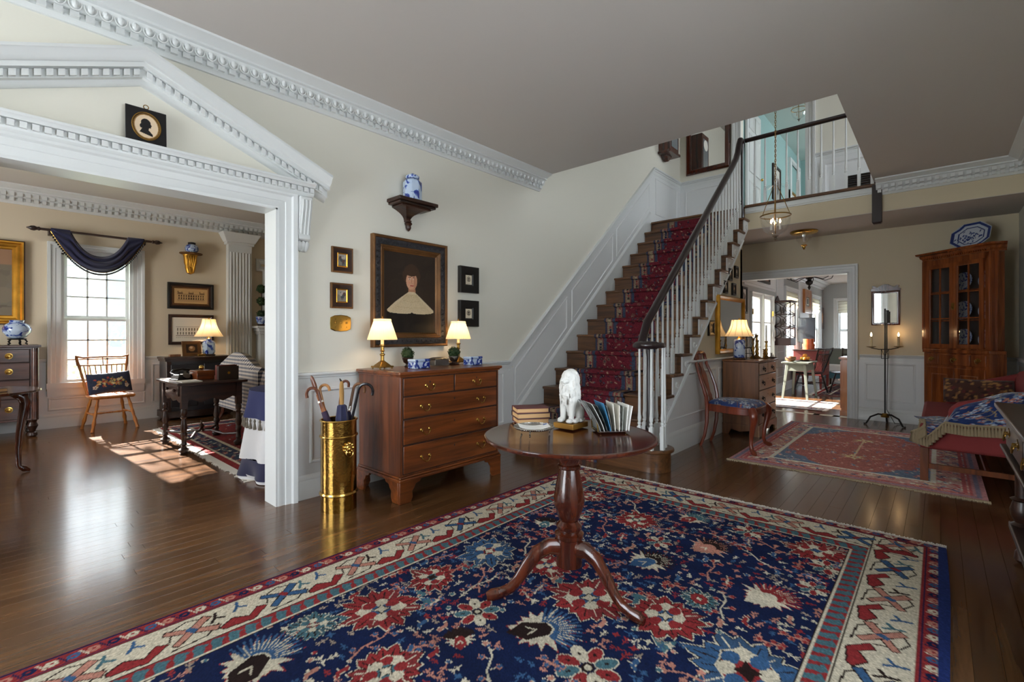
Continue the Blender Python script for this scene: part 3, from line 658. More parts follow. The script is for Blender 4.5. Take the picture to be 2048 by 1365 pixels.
# ---- the big hall rug
RX0, RX1, RY0, RY1 = -.55, 3.60, -.035, 2.425
def big_rug():
    cv = Canvas(RX1-RX0, RY1-RY0, .0055, NV); w, h = cv.w, cv.h; rnd = RNDR
    occ = []
    Q = lambda x, y: (x-RX0, y-RY0)
    big = [('p', 1.15, 1.79, .17, 2.6, RD, MB_, CR), ('p', 1.47, 1.845, .13, .6, RD, TL, DK), ('p', 1.856, 1.834, .17, .2, MB_, RD, CR), ('f', 1.415, 1.469, .10), ('p', 1.826, 1.17, .19, 2.3, RD, MB_, CR),
           ('n', 1.50, 1.19, .19, -.7, CR, DK, MB_), ('n', 1.242, 1.387, .085, .9, CR, RD, DK), ('p', 1.941, 1.495, .13, 1.0, RD, MB_, CR), ('n', 2.33, 1.13, .16, -.5, CR, MB_, DK), ('p', 1.924, .857, .17, .4, RD, MB_, CR),
           ('n', 2.704, .954, .15, -.4, PK, PK, DK), ('p', 3.06, .50, .15, 2.0, RD, CR, MB_), ('n', 2.364, .575, .16, -.6, CR, CR, RD), ('p', 1.80, .50, .22, .4, MB_, RD, DK), ('f', 2.585, 1.188, .075), ('f', 2.593, .436, .07),
           ('f', 2.877, .42, .085), ('p', 3.0, 1.90, .12, -.4, RD, MB_, CR), ('p', 2.795, 1.44, .14, 1.0, RD, TL, CR), ('n', 3.05, 1.18, .13, -.4, CR, RD, TL), ('f', 3.08, .851, .09), ('n', 2.368, 1.84, .11, .4, CR, TL, DK), ('f', 1.44, .93, .12),
           ('p', .90, 1.90, .10, 2.7, TL, RD, CR), ('n', .66, 1.84, .19, .6, CR, DK, MB_), ('p', .95, 1.45, .15, .3, RD, TL, CR), ('f', .62, 1.45, .11), ('p', .35, 1.2, .17, 0, RD, MB_, CR), ('n', .9, .9, .16, 1, CR, MB_, DK), ('p', 1.3, .5, .17, .5, RD, MB_, CR),
           ('p', 2.25, 1.55, .10, 1.6, MB_, RD, CR), ('f', 2.62, 1.75, .07), ('n', .3, .6, .17, .4, PK, TL, DK), ('p', .1, 1.7, .15, .2, RD, TL, CR), ('f', .8, .4, .1), ('p', 2.15, .80, .085, .7, TL, RD, CR)]
    for b in big:
        c = Q(b[1], b[2]); s = b[3]
        if b[0] == 'p': palmette(cv, c, s, b[4], b[5], CR, b[6], b[7], rnd)
        elif b[0] == 'n': fan(cv, c, s, b[4], b[5], b[6], b[7], rnd)
        else: flower(cv, c, s, .2, (RD, CR, RD, TL))
        occ.append((*c, s*.92))
    for x, y, a in ((1.613, 1.644, .7), (1.22, 1.2, .8), (2.95, .70, 1.2), (2.17, .70, .3), (2.6, 1.55, .5), (1.65, .62, 1.9), (1.0, 1.62, .2), (3.0, 1.55, .7), (1.6, 1.62, 0), (.7, 1.15, .6), (2.05, 1.72, .6), (2.45, .85, .2), (2.75, .72, 1.0)):
        stem(cv, Q(x, y), .11, a, rnd.choice((CR, PK)), rnd.choice((RD, MB_, PK))); occ.append((*Q(x, y), .09))
    small_motifs(cv, .4, .4, w-.4, h-.4, 1900, rnd, occ)
    cv.abrash(.05)
    # borders
    band(cv, .315, .39, RD)
    for L, f in sides(w, h):
        s = .35
        while s < L-.35:
            cv.poly([f(s, .39), f(s+.03, .39), f(s+.045, .352), f(s+.06, .34), f(s+.02, .318), f(s+.005, .345)], TL); s += .06
        cv.line([f(.39, .393), f(L-.39, .393)], .009, CR); cv.line([f(.4, .402), f(L-.4, .402)], .007, DK)
    band(cv, .09, .315, CR)
    for L, f in sides(w, h):
        cv.line([f(.09, .312), f(L-.09, .312)], .007, DK); cv.line([f(.09, .093), f(L-.09, .093)], .006, DK)
        s = .12; k = 0
        while s < L-.3:
            G = lambda pts: [f(s+x, .20+y) for x, y in pts]
            cv.poly(G([(-.005, .085), (.11, .1), (.19, .03), (.15, .005), (.105, .055), (.05, .02), (-.01, .06)]), DK)
            cv.poly(G([(0, .08), (.11, .094), (.184, .03), (.15, .012), (.105, .062), (.05, .028), (-.004, .062)]), RD)
            cv.line(G([(.19, .02), (.22, -.06), (.27, -.085), (.33, -.06)]), .007, DK); cv.line(G([(.18, .09), (.3, .08), (.36, .02)]), .007, DK)
            xc = PK if k % 3 else MB_
            for a in (.55, -.75):
                c = (.27, .0); cv.poly([f(s+x, .20+y) for x, y in rot2([(-.1, -.017), (.1, -.021), (.1, .021), (-.1, .017)], c, a)], DK); cv.poly([f(s+x, .20+y) for x, y in rot2([(-.095, -.012), (.095, -.016), (.095, .016), (-.095, .012)], c, a)], xc)
            cv.poly(G([(.25, -.02), (.27, -.03), (.29, 0), (.27, .025)]), MB_ if xc is PK else RD)
            for (tx, ty, tc) in ((.09, -.05, MB_), (.0, -.03, DK if k % 2 else TL)):
                for q in ((.03, .02), (-.02, .03), (.01, -.035)): cv.line(G([(tx, ty), (tx+q[0], ty+q[1])]), .013, tc)
            s += .36; k += 1
    band(cv, .0, .09, RD)
    for L, f in sides(w, h):
        s = .02; k = 0
        while s < L-.02:
            cv.ell(*f(s, .048), .02, .02, (CR, MB_, PK, NV)[k % 4]); cv.ell(*f(s, .048), .007, .007, RD); cv.line([f(s+.02, .025), f(s+.04, .07)], .007, (NV, CR)[k % 2]); s += .058; k += 1
        cv.line([f(.0, .008), f(L, .008)], .012, NV); cv.line([f(.08, .084), f(L-.08, .084)], .006, NV)
    cv.rect(0, 0, w, .03, (34, 52, 120))
    cv.rect(w-.022, 0, w, h, (226, 220, 212)); cv.speck(.08).tone(.86, .14)
    me = cv.mesh('rug_pile', lambda U, V: (U+RX0, V+RY0+.006*np.sin(U*3.1)*(V < .02), .011+.0016*np.sin(U*5)*np.sin(V*4)), M['rug'])
    t = thing('oriental_rug', 'large navy oriental rug with cream border under the round pedestal table', 'rug')
    obj('pile', me, None, t)
    obj('backing', MB().box(RX0+.005, RY0+.005, .0008, RX1-.02, RY1-.005, .0085), paint('rug_backing', rgb(90, 60, 56), .95), t, smooth=False)
    fr = MB(); r = random.Random(5); y = RY0
    while y < RY1:
        l = r.uniform(.012, .03); fr.box(RX1-.01, y, .001, RX1+l, y+.006, .009); y += .0075
    q = obj('fringe', fr, M['paper'], t, smooth=False); q['kind'] = 'stuff'
big_rug()
# ---- the passage rug
def border_busy(cv, d0, d1, base, n, rnd, cols):
    band(cv, d0, d1, base)
    for L, f in sides(cv.w, cv.h):
        for k in range(int(n*L)):
            s = rnd.uniform(d0, L-d0); t = rnd.uniform(d0+.015, d1-.015)
            cv.poly(rot2(star(4, rnd.uniform(.02, .045), .012), f(s, t), rnd.uniform(0, 3)), rnd.choice(cols))
def rug2():
    x0, x1, y0, y1 = 4.80, 7.42, -.27, 1.50
    cv = Canvas(x1-x0, y1-y0, .009, (150, 62, 54)); w, h = cv.w, cv.h; rnd = random.Random(4); BL = (62, 84, 120)
    for sx in (0, 1):
        for sy in (0, 1):
            g = lambda x, y: (w-x if sx else x, h-y if sy else y)
            cv.poly([g(.3, .25), g(1.05, .25), g(.95, .32), g(.82, .33), g(.76, .42), g(.62, .44), g(.56, .54), g(.44, .58), g(.3, .74)], BL)
    occ = []
    for x, y in ((.85, h/2), (w-.85, h/2)):
        cv.poly(rot2(star(6, .12, .05), (x, y), .2), (196, 172, 110)); cv.ell(x, y, .03, .03, RD)
    cv.line([(.8, h/2), (w-.8, h/2)], .02, (190, 160, 120))
    small_motifs(cv, .35, .3, w-.35, h-.3, 220, rnd, occ, (CR, (200, 176, 120), BL, PK))
    border_busy(cv, .07, .3, (170, 110, 100), 60, rnd, (CR, BL, RD, (196, 172, 120), CR, NV))
    for d in (.075, .105, .285, .30): band(cv, d, d+.012, RD if d < .2 else CR)
    band(cv, 0, .07, (156, 88, 92)); band(cv, .03, .045, (90, 80, 110)); cv.a = cv.a*.88+62; cv.speck(.08).tone(1.06, .15)
    me = cv.mesh('rug', lambda U, V: (U+x0, V+y0, .008+.0012*np.sin(U*7)*np.sin(V*6)), M['rug'])
    t = thing('oriental_rug', 'red oriental rug with blue corners lying in the passage before the settee', 'rug'); obj('pile', me, None, t)
    obj('backing', MB().box(x0+.004, y0+.004, .0008, x1-.004, y1-.004, .006), paint('rug_backing_pale', rgb(120, 90, 80), .95), t, smooth=False)
    fr = MB(); r = random.Random(6)
    for xx, s in ((x0, -1), (x1, 1)):
        y = y0-.01
        while y < y1+.01:
            l = r.uniform(.03, .055); a, b = sorted((xx, xx+s*l)); fr.box(a, y, .001, b, y+.008, .006); y += .0095
    q = obj('fringe', fr, paint('fringe_cream', rgb(196, 180, 150), .9), t, smooth=False); q['kind'] = 'stuff'
rug2()
def rug_small(name, label, x0, x1, y0, y1, field, base, cols, seed, res=.012, n=160, edge=RD):
    cv = Canvas(x1-x0, y1-y0, res, field); w, h = cv.w, cv.h; rnd = random.Random(seed); occ = []
    for k in range(int(w*h*2.2)):
        c = (rnd.uniform(.3, w-.3), rnd.uniform(.3, h-.3)); s = rnd.uniform(.08, .2); cv.poly(rot2(star(rnd.choice((4, 6, 8)), s, s*.55), c, rnd.random()), rnd.choice(cols)); cv.poly(rot2(star(4, s*.4, s*.25), c, 0), rnd.choice(cols))
    small_motifs(cv, .2, .2, w-.2, h-.2, n, rnd, occ)
    border_busy(cv, .06, .26, base, 60, rnd, (CR, NV, RD, TL, PK)); band(cv, .06, .075, CR); band(cv, .25, .265, CR); band(cv, 0, .06, edge); cv.speck(.07).tone(.95, .2)
    me = cv.mesh('rug', lambda U, V: (U+x0, V+y0, .008+0*U), M['rug']); t = thing('oriental_rug', label, 'rug'); obj('pile', me, None, t)
    obj('backing', MB().box(x0, y0, .0008, x1, y1, .0065), bpy.data.materials['rug_backing_pale'], t, smooth=False)
    fr = MB(); r = random.Random(seed); x = x0
    for yy, s in ((y0, -1), (y1, 1)):
        x = x0
        while x < x1:
            l = r.uniform(.04, .07); a, b = sorted((yy, yy+s*l)); fr.box(x, a, .001, x+.009, b, .006); x += .012
    q = obj('fringe', fr, M['paper'], t, smooth=False); q['kind'] = 'stuff'; return t
# ============================================================ staircase
ST = thing('staircase', 'oak staircase with white turned balusters and dark curving handrail', 'staircase', (0, 0, 0))
YI, YO = W-.02, US-.035
def wdx(y0, y1):   # curtail step outline
    c = (3.99, 1.90); r = .19; P = [(nose_x(2)+.06, YI), (3.81, YI), (3.81, 2.05)]
    for k in range(13):
        a = PI-.15+k*(PI*.98)/12; P.append((c[0]-.0+r*math.cos(a)*.95, c[1]+r*math.sin(a)))
    P += [(nose_x(2)+.06, 1.985)]; return P
obj('tread', MB().prism(wdx(0, 0), RS-.032, RS, 'z'), M['stair'], ST, bev=.01)
obj('riser', MB().prism(inset(wdx(0, 0), .028), 0.0005, RS-.032, 'z'), M['stair'], ST)
for k in range(2, 15):
    x0, x1, z = nose_x(k), nose_x(k+1)+.03, k*RS
    obj('tread', MB().box(x0, YO, z-.03, x1, YI, z), M['stair'], ST, bev=.009)
    obj('riser', MB().box(x0+.03, US+.002, z-RS, x0+.05, YI, z-.03), M['stair'], ST, smooth=False)
obj('riser', MB().box(nose_x(15)+.03, US+.002, 14*RS, nose_x(15)+.045, YI, UZ-.03), M['stair'], ST, smooth=False)
obj('tread', MB().box(nose_x(15), US-.035, UZ-.03, BX+.16, YI, UZ+.002), M['stair'], ST, bev=.009)
saw = []
for k in range(2, 16):
    saw += [(nose_x(k)+.04, (k-1)*RS-.03 if k > 2 else .05), (nose_x(k)+.04, k*RS-.03)]
P = saw+[(BX+.02, UZ-.03), (BX+.02, SZ-.02), (6.95, SZ-.02), (4.3, .25), (4.15, .05)]
def nlz(x): return nz(x-.04)-RS-.03
for k in range(2, 15):
    xa, xb = nose_x(k)+.04, nose_x(k+1)+.04; obj('stringer_board', MB().prism([(xa, nlz(xa)-.06), (xb, nlz(xb)-.06), (xb, k*RS-.03), (xa, k*RS-.03)], US-.014, US+.001, 'y'), M['wain'], ST, smooth=False)
obj('stringer_moulding', MB().rings([[(u, US-.014-q, z+v) for q, v in ((0, -.012), (.008, -.01), (.014, .0), (.008, .012), (0, .014))] for u, z in ((4.25, nz(4.21)-RS-.085), (6.9, nz(6.86)-RS-.085))], True, True, True), M['trim'], ST)
sm = MB().tube([(.02*t*math.cos(t*2.2), 0, .02*t*math.sin(t*2.2)) for t in [q*.25 for q in range(1, 12)]], .006, 6).mesh('scroll'); finish(sm); sm.materials.append(M['trim'])
for k in range(3, 15): inst('tread_bracket', sm, (nose_x(k)+.13, US-.016, k*RS-.10), ST)
# balusters
def baluster_mesh(L, blk):
    mb = MB().cb(0, 0, 0, .032, .032, blk)
    mb.lathe([(.0155, blk), (.012, blk+.012), (.017, blk+.022), (.017, blk+.03), (.011, blk+.038), (.0155, blk+.055), (.0165, blk+.075), (.0125, blk+.12), (.0115, blk+.3), (.009, L)], 10, (0, 0, 0))
    me = mb.mesh('baluster'); finish(me); me.materials.append(M['trim']); return me
HR = .845
bA, bB = baluster_mesh(HR-.03+.05*SLP, .17), baluster_mesh(HR-.03+.165*SLP, .26)
for k in range(2, 15):
    for off, me in ((.045, bA), (.162, bB)):
        x = nose_x(k)+off
        if k == 14 and off > .1: continue
        sc = 1 if k < 14 else 1.1
        inst('baluster', me, (x, US+.045, k*RS), ST, 0, (1, 1, sc))
bV = baluster_mesh(.885, .20)
NX, NY = 3.915, 1.895
for k in range(6):
    a = -PI*1.12+k*PI*1.4/5; inst('baluster', bV, (NX+.125*math.cos(a)+.03, NY+.125*math.sin(a), RS), ST)
obj('newel_post', MB().lathe([(.026, 0), (.026, .16), (.03, .17), (.03, .19), (.022, .2), (.021, .8), (.025, .84), (.025, .86), (.03, .89)], 14, (NX, NY, RS)), M['rail'], ST)
# handrail: volute, pitch, goose neck, level run along the balcony
def rz(x): return nz(x)+HR+.02
pts = [];
for k in range(22):
    t = k/21; a = -PI*.55+t*PI*1.85; r = .035+.085*t; pts.append((NX+r*math.cos(a)*1.05, NY+r*math.sin(a), RS+.905))
pts = [p for p in pts]
hp = pts+[(NX+.02, US+.0, RS+.906), (NX+.12, US+.04, RS+.915)]
x = 4.16
while x < 6.72: hp.append((x, US+.045, rz(x))); x += .16
hp += [(6.78, US+.045, rz(6.78)+.01), (6.86, US+.045, rz(6.86)+.05), (6.93, US+.045, rz(6.93)+.13), (6.98, US+.045, rz(6.98)+.16), (7.02, US+.045, 3.86), (7.05, US+.045, 3.89)]
obj('handrail', MB().tube(hp, .04, 14, sq=(1, .82)), M['rail'], ST)
obj('volute_cap', MB().lathe([(.10, .0), (.135, .006), (.14, .02), (.135, .04), (.12, .05), (.0001, .055)], 28, (NX, NY, RS+.877)), M['rail'], ST)
obj('newel_post', MB().lathe([(.03, 0), (.03, .1), (.022, .12), (.024, .2), (.02, .26), (.018, .9), (.024, .98), (.034, 1.03), (.034, 1.10), (.01, 1.115)], 14, (7.05, US+.045, 14*RS)), M['rail'], ST)
# balcony balustrade
BB = thing('balustrade', 'white balcony balusters under a dark level rail above the passage', 'balustrade', (0, 0, 0))
obj('rail', MB().tube([(BX, US+.02, 3.905), (BX, .45, 3.905)], .036, 10, sq=(1, .8)), M['rail'], BB)
b3 = baluster_mesh(.88, .2)
n = 11
for k in range(n): inst('baluster', b3, (BX, US-.1-(US-.1-OY-.02)*k/(n-1), UZ), BB)
obj('pendant_post', MB().box(BX-.05, OY-.075, 2.53, BX+.03, OY+.02, 2.98).taper(BX-.01, OY-.0275, 2.51, .055, .065, 2.53, .08, .095).lathe([(.03, 0), (.03, .9)], 10, (BX-.01, OY-.03, 2.98)), M['rail'], BB, bev=.004)
# ---- stair carpet
def runner():
    ya, yb = 2.37, 3.15; path = [(3.825, .001), (3.825, RS-.045), (3.797, RS-.035), (3.797, RS-.004), (3.815, RS+.009)]
    for k in range(2, 15):
        x0, z = nose_x(k), k*RS; path += [(x0+.018, z-RS+.008), (x0+.018, z-.045), (x0-.012, z-.035), (x0-.012, z-.004), (x0+.004, z+.009)]
    path += [(nose_x(15)+.018, 14*RS+.008), (nose_x(15)+.018, UZ-.05)]
    P = np.array(path); S = np.concatenate([[0], np.cumsum(np.hypot(*np.diff(P, axis=0).T))]); L = S[-1]
    cv = Canvas(L, yb-ya, .007, (116, 32, 44)); rnd = random.Random(8); occ = []; w, h = cv.w, cv.h
    for k in range(420):
        c = (rnd.uniform(0, w), rnd.uniform(.15, h-.15)); q = rnd.uniform(.014, .034); cv.poly(rot2(star(6, q, q*.55), c, rnd.random()), rnd.choice(((40, 28, 44), (70, 50, 56), (120, 84, 70), (36, 34, 60), (84, 16, 28)))); cv.ell(*c, q*.3, q*.3, rnd.choice(((150, 120, 96), (130, 60, 60), (40, 40, 60))))
    for k in range(900): c = (rnd.uniform(0, w), rnd.uniform(.15, h-.15)); twig(cv, c, .016, rnd.random()*6, rnd.choice(((176, 136, 110), (50, 30, 46), (150, 116, 100), (80, 18, 30), (60, 74, 90))), .0055)
    for f in (lambda t: t, lambda t: h-t):
        for a, b, c in ((0, .03, (58, 66, 88)), (.03, .042, (120, 50, 56)), (.042, .112, (146, 124, 98)), (.112, .124, (120, 50, 56)), (.124, .16, (60, 72, 96))):
            q = sorted((f(a), f(b))); cv.rect(0, q[0], w, q[1], c)
        for k in range(int(w/.035)): cv.poly(rot2(star(4, .026, .012), (k*.035, f(.075)), .3*k), rnd.choice((NV, (50, 40, 44), (150, 60, 56), (170, 146, 110))))
    cv.speck(.10).tone(.92, .18)
    me = cv.mesh('runner', lambda U, V: (np.interp(U, S, P[:, 0]), ya+V, np.interp(U, S, P[:, 1])), M['rug'])
    t = tag(obj('stair_carpet', me, None), 'crimson patterned runner carpet climbing the oak stairs', 'carpet')
runner()
# ============================================================ hall furniture
def lathe_obj(name, prof, m, parent, c=(0, 0, 0), n=20, **k): return obj(name, MB().lathe(prof, n, c, **k), m, parent)
def bail(w=.075, style=0):
    mb = MB()
    for s in (-1, 1): mb.m = Matrix.Translation((s*w/2, 0, 0)) @ Matrix.Rotation(PI/2, 4, 'X'); mb.lathe([(.011, 0), (.012, .003), (.006, .006), (.006, .016), (.004, .018)], 10)
    mb.m = None
    mb.tube([(-w/2, -.014, 0), (-w/2*1.05, -.016, -.012), (-w*.38, -.018, -.016), (-w*.26, -.02, -.032), (0, -.02, -.038), (w*.26, -.02, -.032), (w*.38, -.018, -.016), (w/2*1.05, -.016, -.012), (w/2, -.014, 0)], .0034, 6)
    if style == 1:
        mb.prism([(x*.02*(1+.4*(i % 2))+.0, z*.02*(1+.4*(i % 2))) for i, (x, z) in enumerate([(math.cos(q*PI/5), math.sin(q*PI/5)) for q in range(10)])], -.003, 0, 'y')
    me = mb.mesh('handle'); finish(me); return me
def knob_mesh(r=.016):
    mb = MB(); mb.m = Matrix.Rotation(PI/2, 4, 'X'); mb.lathe([(r*1.3, 0), (r*1.3, .003), (r*.4, .006), (r*.4, .012), (r, .018), (r*.9, .026), (r*.3, .03)], 12); me = mb.mesh('knob'); finish(me); return me
def drawers(t, w, z0, z1, yf, rows, m, hm, hmesh, side=.02, hz=.0, name='drawer'):
    # rows from the bottom: (height share, count); fronts lie at y = yf facing -Y
    tot = sum(r[0] for r in rows); z = z0; gap = .012
    for sh, n in rows:
        h = (z1-z0)*sh/tot; ww = (w-2*side)/n
        for i in range(n):
            x0 = -w/2+side+i*ww+gap/2; x1 = x0+ww-gap
            d = obj(name, MB().box(x0, yf-.004, z+gap/2, x1, yf+.05, z+h-gap/2), m, t, bev=.003)
            hs = ((x0+x1)/2,) if (n > 1 or w < .5) else (x0+(x1-x0)*.2, x1-(x1-x0)*.2)
            if i == 0: obj('drawer_gap_shade', MB().box(-w/2+side-.002, yf-.0012, z+.001, w/2-side+.002, yf+.01, z+h-.001), M['underfloor'], t, smooth=False)  # dark sheet behind the drawers paints the shade in their gaps
            for hx in hs:
                k = inst('handle', hmesh, (hx, yf-.004, z+h/2+hz), d)
                if not hmesh.materials: hmesh.materials.append(hm)
            if n == 1 or w > .5: obj('keyhole', MB().box((x0+x1)/2-.004, yf-.0055, z+h*.62, (x0+x1)/2+.004, yf-.003, z+h*.62+.016), M['ebony'], d, smooth=False)
        z += h
def bracket_feet(t, w, d, h, m, th=.022):
    pr = [(0, 0), (0, h), (.19, h), (.175, h*.84), (.14, h*.8), (.125, h*.62), (.108, h*.5), (.112, h*.22), (.095, 0)]
    for sx in (-1, 1):
        for sy in (-1, 1):
            f = MB().prism([(sx*(w/2-x), z) for x, z in pr], sy*d/2, sy*(d/2-th), 'y').prism([(sy*(d/2-max(x, th+.0005)), z) for x, z in pr], sx*w/2, sx*(w/2-th), 'x')
            obj('foot', f, m, t, bev=.003)
# ---- chest of drawers below the portrait
CHX, CHY = 2.465, 3.095
ch = thing('chest_of_drawers', 'mahogany chest of drawers with swan-neck brass handles below the large portrait', 'chest', (CHX, CHY, 0))
cw, cd = 1.0, .55
bracket_feet(ch, cw+.03, cd+.03, .155, M['mahog'])
obj('base_moulding', MB().box(-cw/2-.018, -cd/2-.018, .15, cw/2+.018, cd/2+.005, .172).box(-cw/2-.01, -cd/2-.01, .172, cw/2+.01, cd/2+.005, .188), M['mahog'], ch, bev=.006)
obj('carcass', MB().box(-cw/2, -cd/2, .188, cw/2, cd/2, .9), M['mahogv'], ch, bev=.003)
obj('top', MB().box(-cw/2-.024, -cd/2-.026, .908, cw/2+.024, cd/2+.005, .932).box(-cw/2-.012, -cd/2-.012, .895, cw/2+.012, cd/2, .908), M['mahog'], ch, bev=.006)
HB = bail()
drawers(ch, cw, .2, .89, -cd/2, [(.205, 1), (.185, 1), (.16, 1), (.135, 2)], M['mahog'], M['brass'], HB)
TZ = .9325
def candle_lamp(x, y, label):
    t = thing('table_lamp', label, 'lamp', (x, y, TZ), 0, 'candlestick lamps on the mahogany chest')
    obj('base', MB().cb(0, 0, .012, .125, .125, .012).taper(0, 0, .024, .1, .1, .058, .035, .035), M['abrass'], t, bev=.003)
    for sx in (-1, 1):
        for sy in (-1, 1): obj('foot', MB().ball((sx*.052, sy*.052, .007), .0075, 8, 6), M['abrass'], t)
    lathe_obj('stem', [(.016, .055), (.02, .06), (.014, .066), (.014, .1), (.021, .108), (.021, .114), (.011, .12), (.011, .132), (.02, .138), (.014, .143), (.014, .172), (.022, .18), (.022, .186), (.012, .19)], M['abrass'], t, n=8)
    lathe_obj('candle', [(.0125, .19), (.0125, .245), (.004, .247)], glow('candle_sleeve', rgb(250, 206, 120), .5, rgb(240, 214, 160)), t)
    n = 72; L = []
    for r, z in ((.108, .225), (.112, .226), (.11, .236), (.064, .372), (.067, .374), (.063, .386), (.058, .386)):
        L.append([((r+.0018*(i % 2))*math.cos(2*PI*i/n), (r+.0018*(i % 2))*math.sin(2*PI*i/n), z) for i in range(n)])
    obj('shade', MB().rings(L), M['shade'], t, ang=20)
    lathe_obj('finial', [(.002, .386), (.006, .39), (.003, .396), (.006, .402), (.001, .41)], M['abrass'], t, n=8)
    obj('bulb', MB().ball((0, 0, .30), .013, 10, 8, sz=1.5), M['bulb'], t)
    l = bpy.data.lights.new('lamp_bulb', 'POINT'); l.energy = 2.1; l.color = (1, .70, .40); l.shadow_soft_size = .03
    lo = bpy.data.objects.new('lamp_bulb', l); COL.objects.link(lo); lo.parent = t; lo.location = (0, 0, .305)
candle_lamp(2.065, 3.20, 'left brass candlestick lamp with pleated cream shade on the mahogany chest')
candle_lamp(2.90, 3.26, 'right brass candlestick lamp with pleated cream shade on the mahogany chest')
def leaves(c, r, n, rnd, s=.012, sz=1):
    mb = MB()
    for k in range(n):
        v = Vector((rnd.gauss(0, 1), rnd.gauss(0, 1), rnd.gauss(0, 1))).normalized(); p = Vector(c)+Vector((v.x, v.y, v.z*sz))*r*rnd.uniform(.82, 1.06)
        a = v.orthogonal().normalized(); a = (Matrix.Rotation(rnd.uniform(0, 6), 3, v) @ a); b = v.cross(a); a = (a+v*rnd.uniform(.1, 1.0)).normalized()
        q = s*rnd.uniform(.7, 1.2); mb.add([p-b*q*.45, p+a*q, p+b*q*.45, p-a*q*.3], [(0, 1, 2, 3)])
    return mb
def topiary(x, y, label, base):
    t = thing('boxwood_ball', label, 'plant', (x, y, TZ), 0, 'boxwood topiaries on the mahogany chest'); r = random.Random(int(x*100))
    lathe_obj('pot', [(.024, .0), (.03, .004), (.018, .014), (.016, .024), (.034, .036), (.044, .062), (.046, .075), (.04, .078)], M['pewter'] if base else M['darkw'], t)
    if base: lathe_obj('stand', [(.046, -.0), (.05, .01), (.042, .016), (.03, .02)], M['darkw'], t, n=6)
    c = obj('foliage', leaves((0, 0, .108), .05, 420, r), M['green'], t, smooth=False); c['kind'] = 'stuff'
    obj('core', MB().ball((0, 0, .108), .045, 12, 8), M['green'], t)
topiary(2.33, 3.24, 'boxwood ball in a round pot behind the left blue china box', False)
topiary(2.785, 3.19, 'boxwood ball in a dark footed urn beside the silver box', True)
def china_box(x, y, rz, label):
    t = thing('china_box', label, 'box', (x, y, TZ), rz, 'blue and white boxes on the chest')
    obj('body', MB().cb(0, 0, 0, .15, .09, .052), M['porc2'], t, bev=.005); obj('lid', MB().cb(0, 0, .053, .154, .094, .022), M['porc3'], t, bev=.006)
china_box(2.285, 3.03, .05, 'left blue and white china box in front of a boxwood ball'); china_box(2.865, 3.03, .06, 'right blue and white china box near the chest corner')
t = thing('silver_box', 'engraved silver casket between the two blue china boxes', 'box', (2.60, 3.17, TZ), .03)
obj('body', MB().cb(0, 0, .004, .155, .085, .05), M['pewter'], t, bev=.004); obj('lid', MB().rings([[(-.08, -.045, .056), (.08, -.045, .056), (.08, .045, .056), (-.08, .045, .056)], [(-.075, -.04, .064), (.075, -.04, .064), (.075, .04, .064), (-.075, .04, .064)], [(-.05, -.02, .072), (.05, -.02, .072), (.05, .02, .072), (-.05, .02, .072)]], cap0=True, cap1=True), M['pewter'], t)
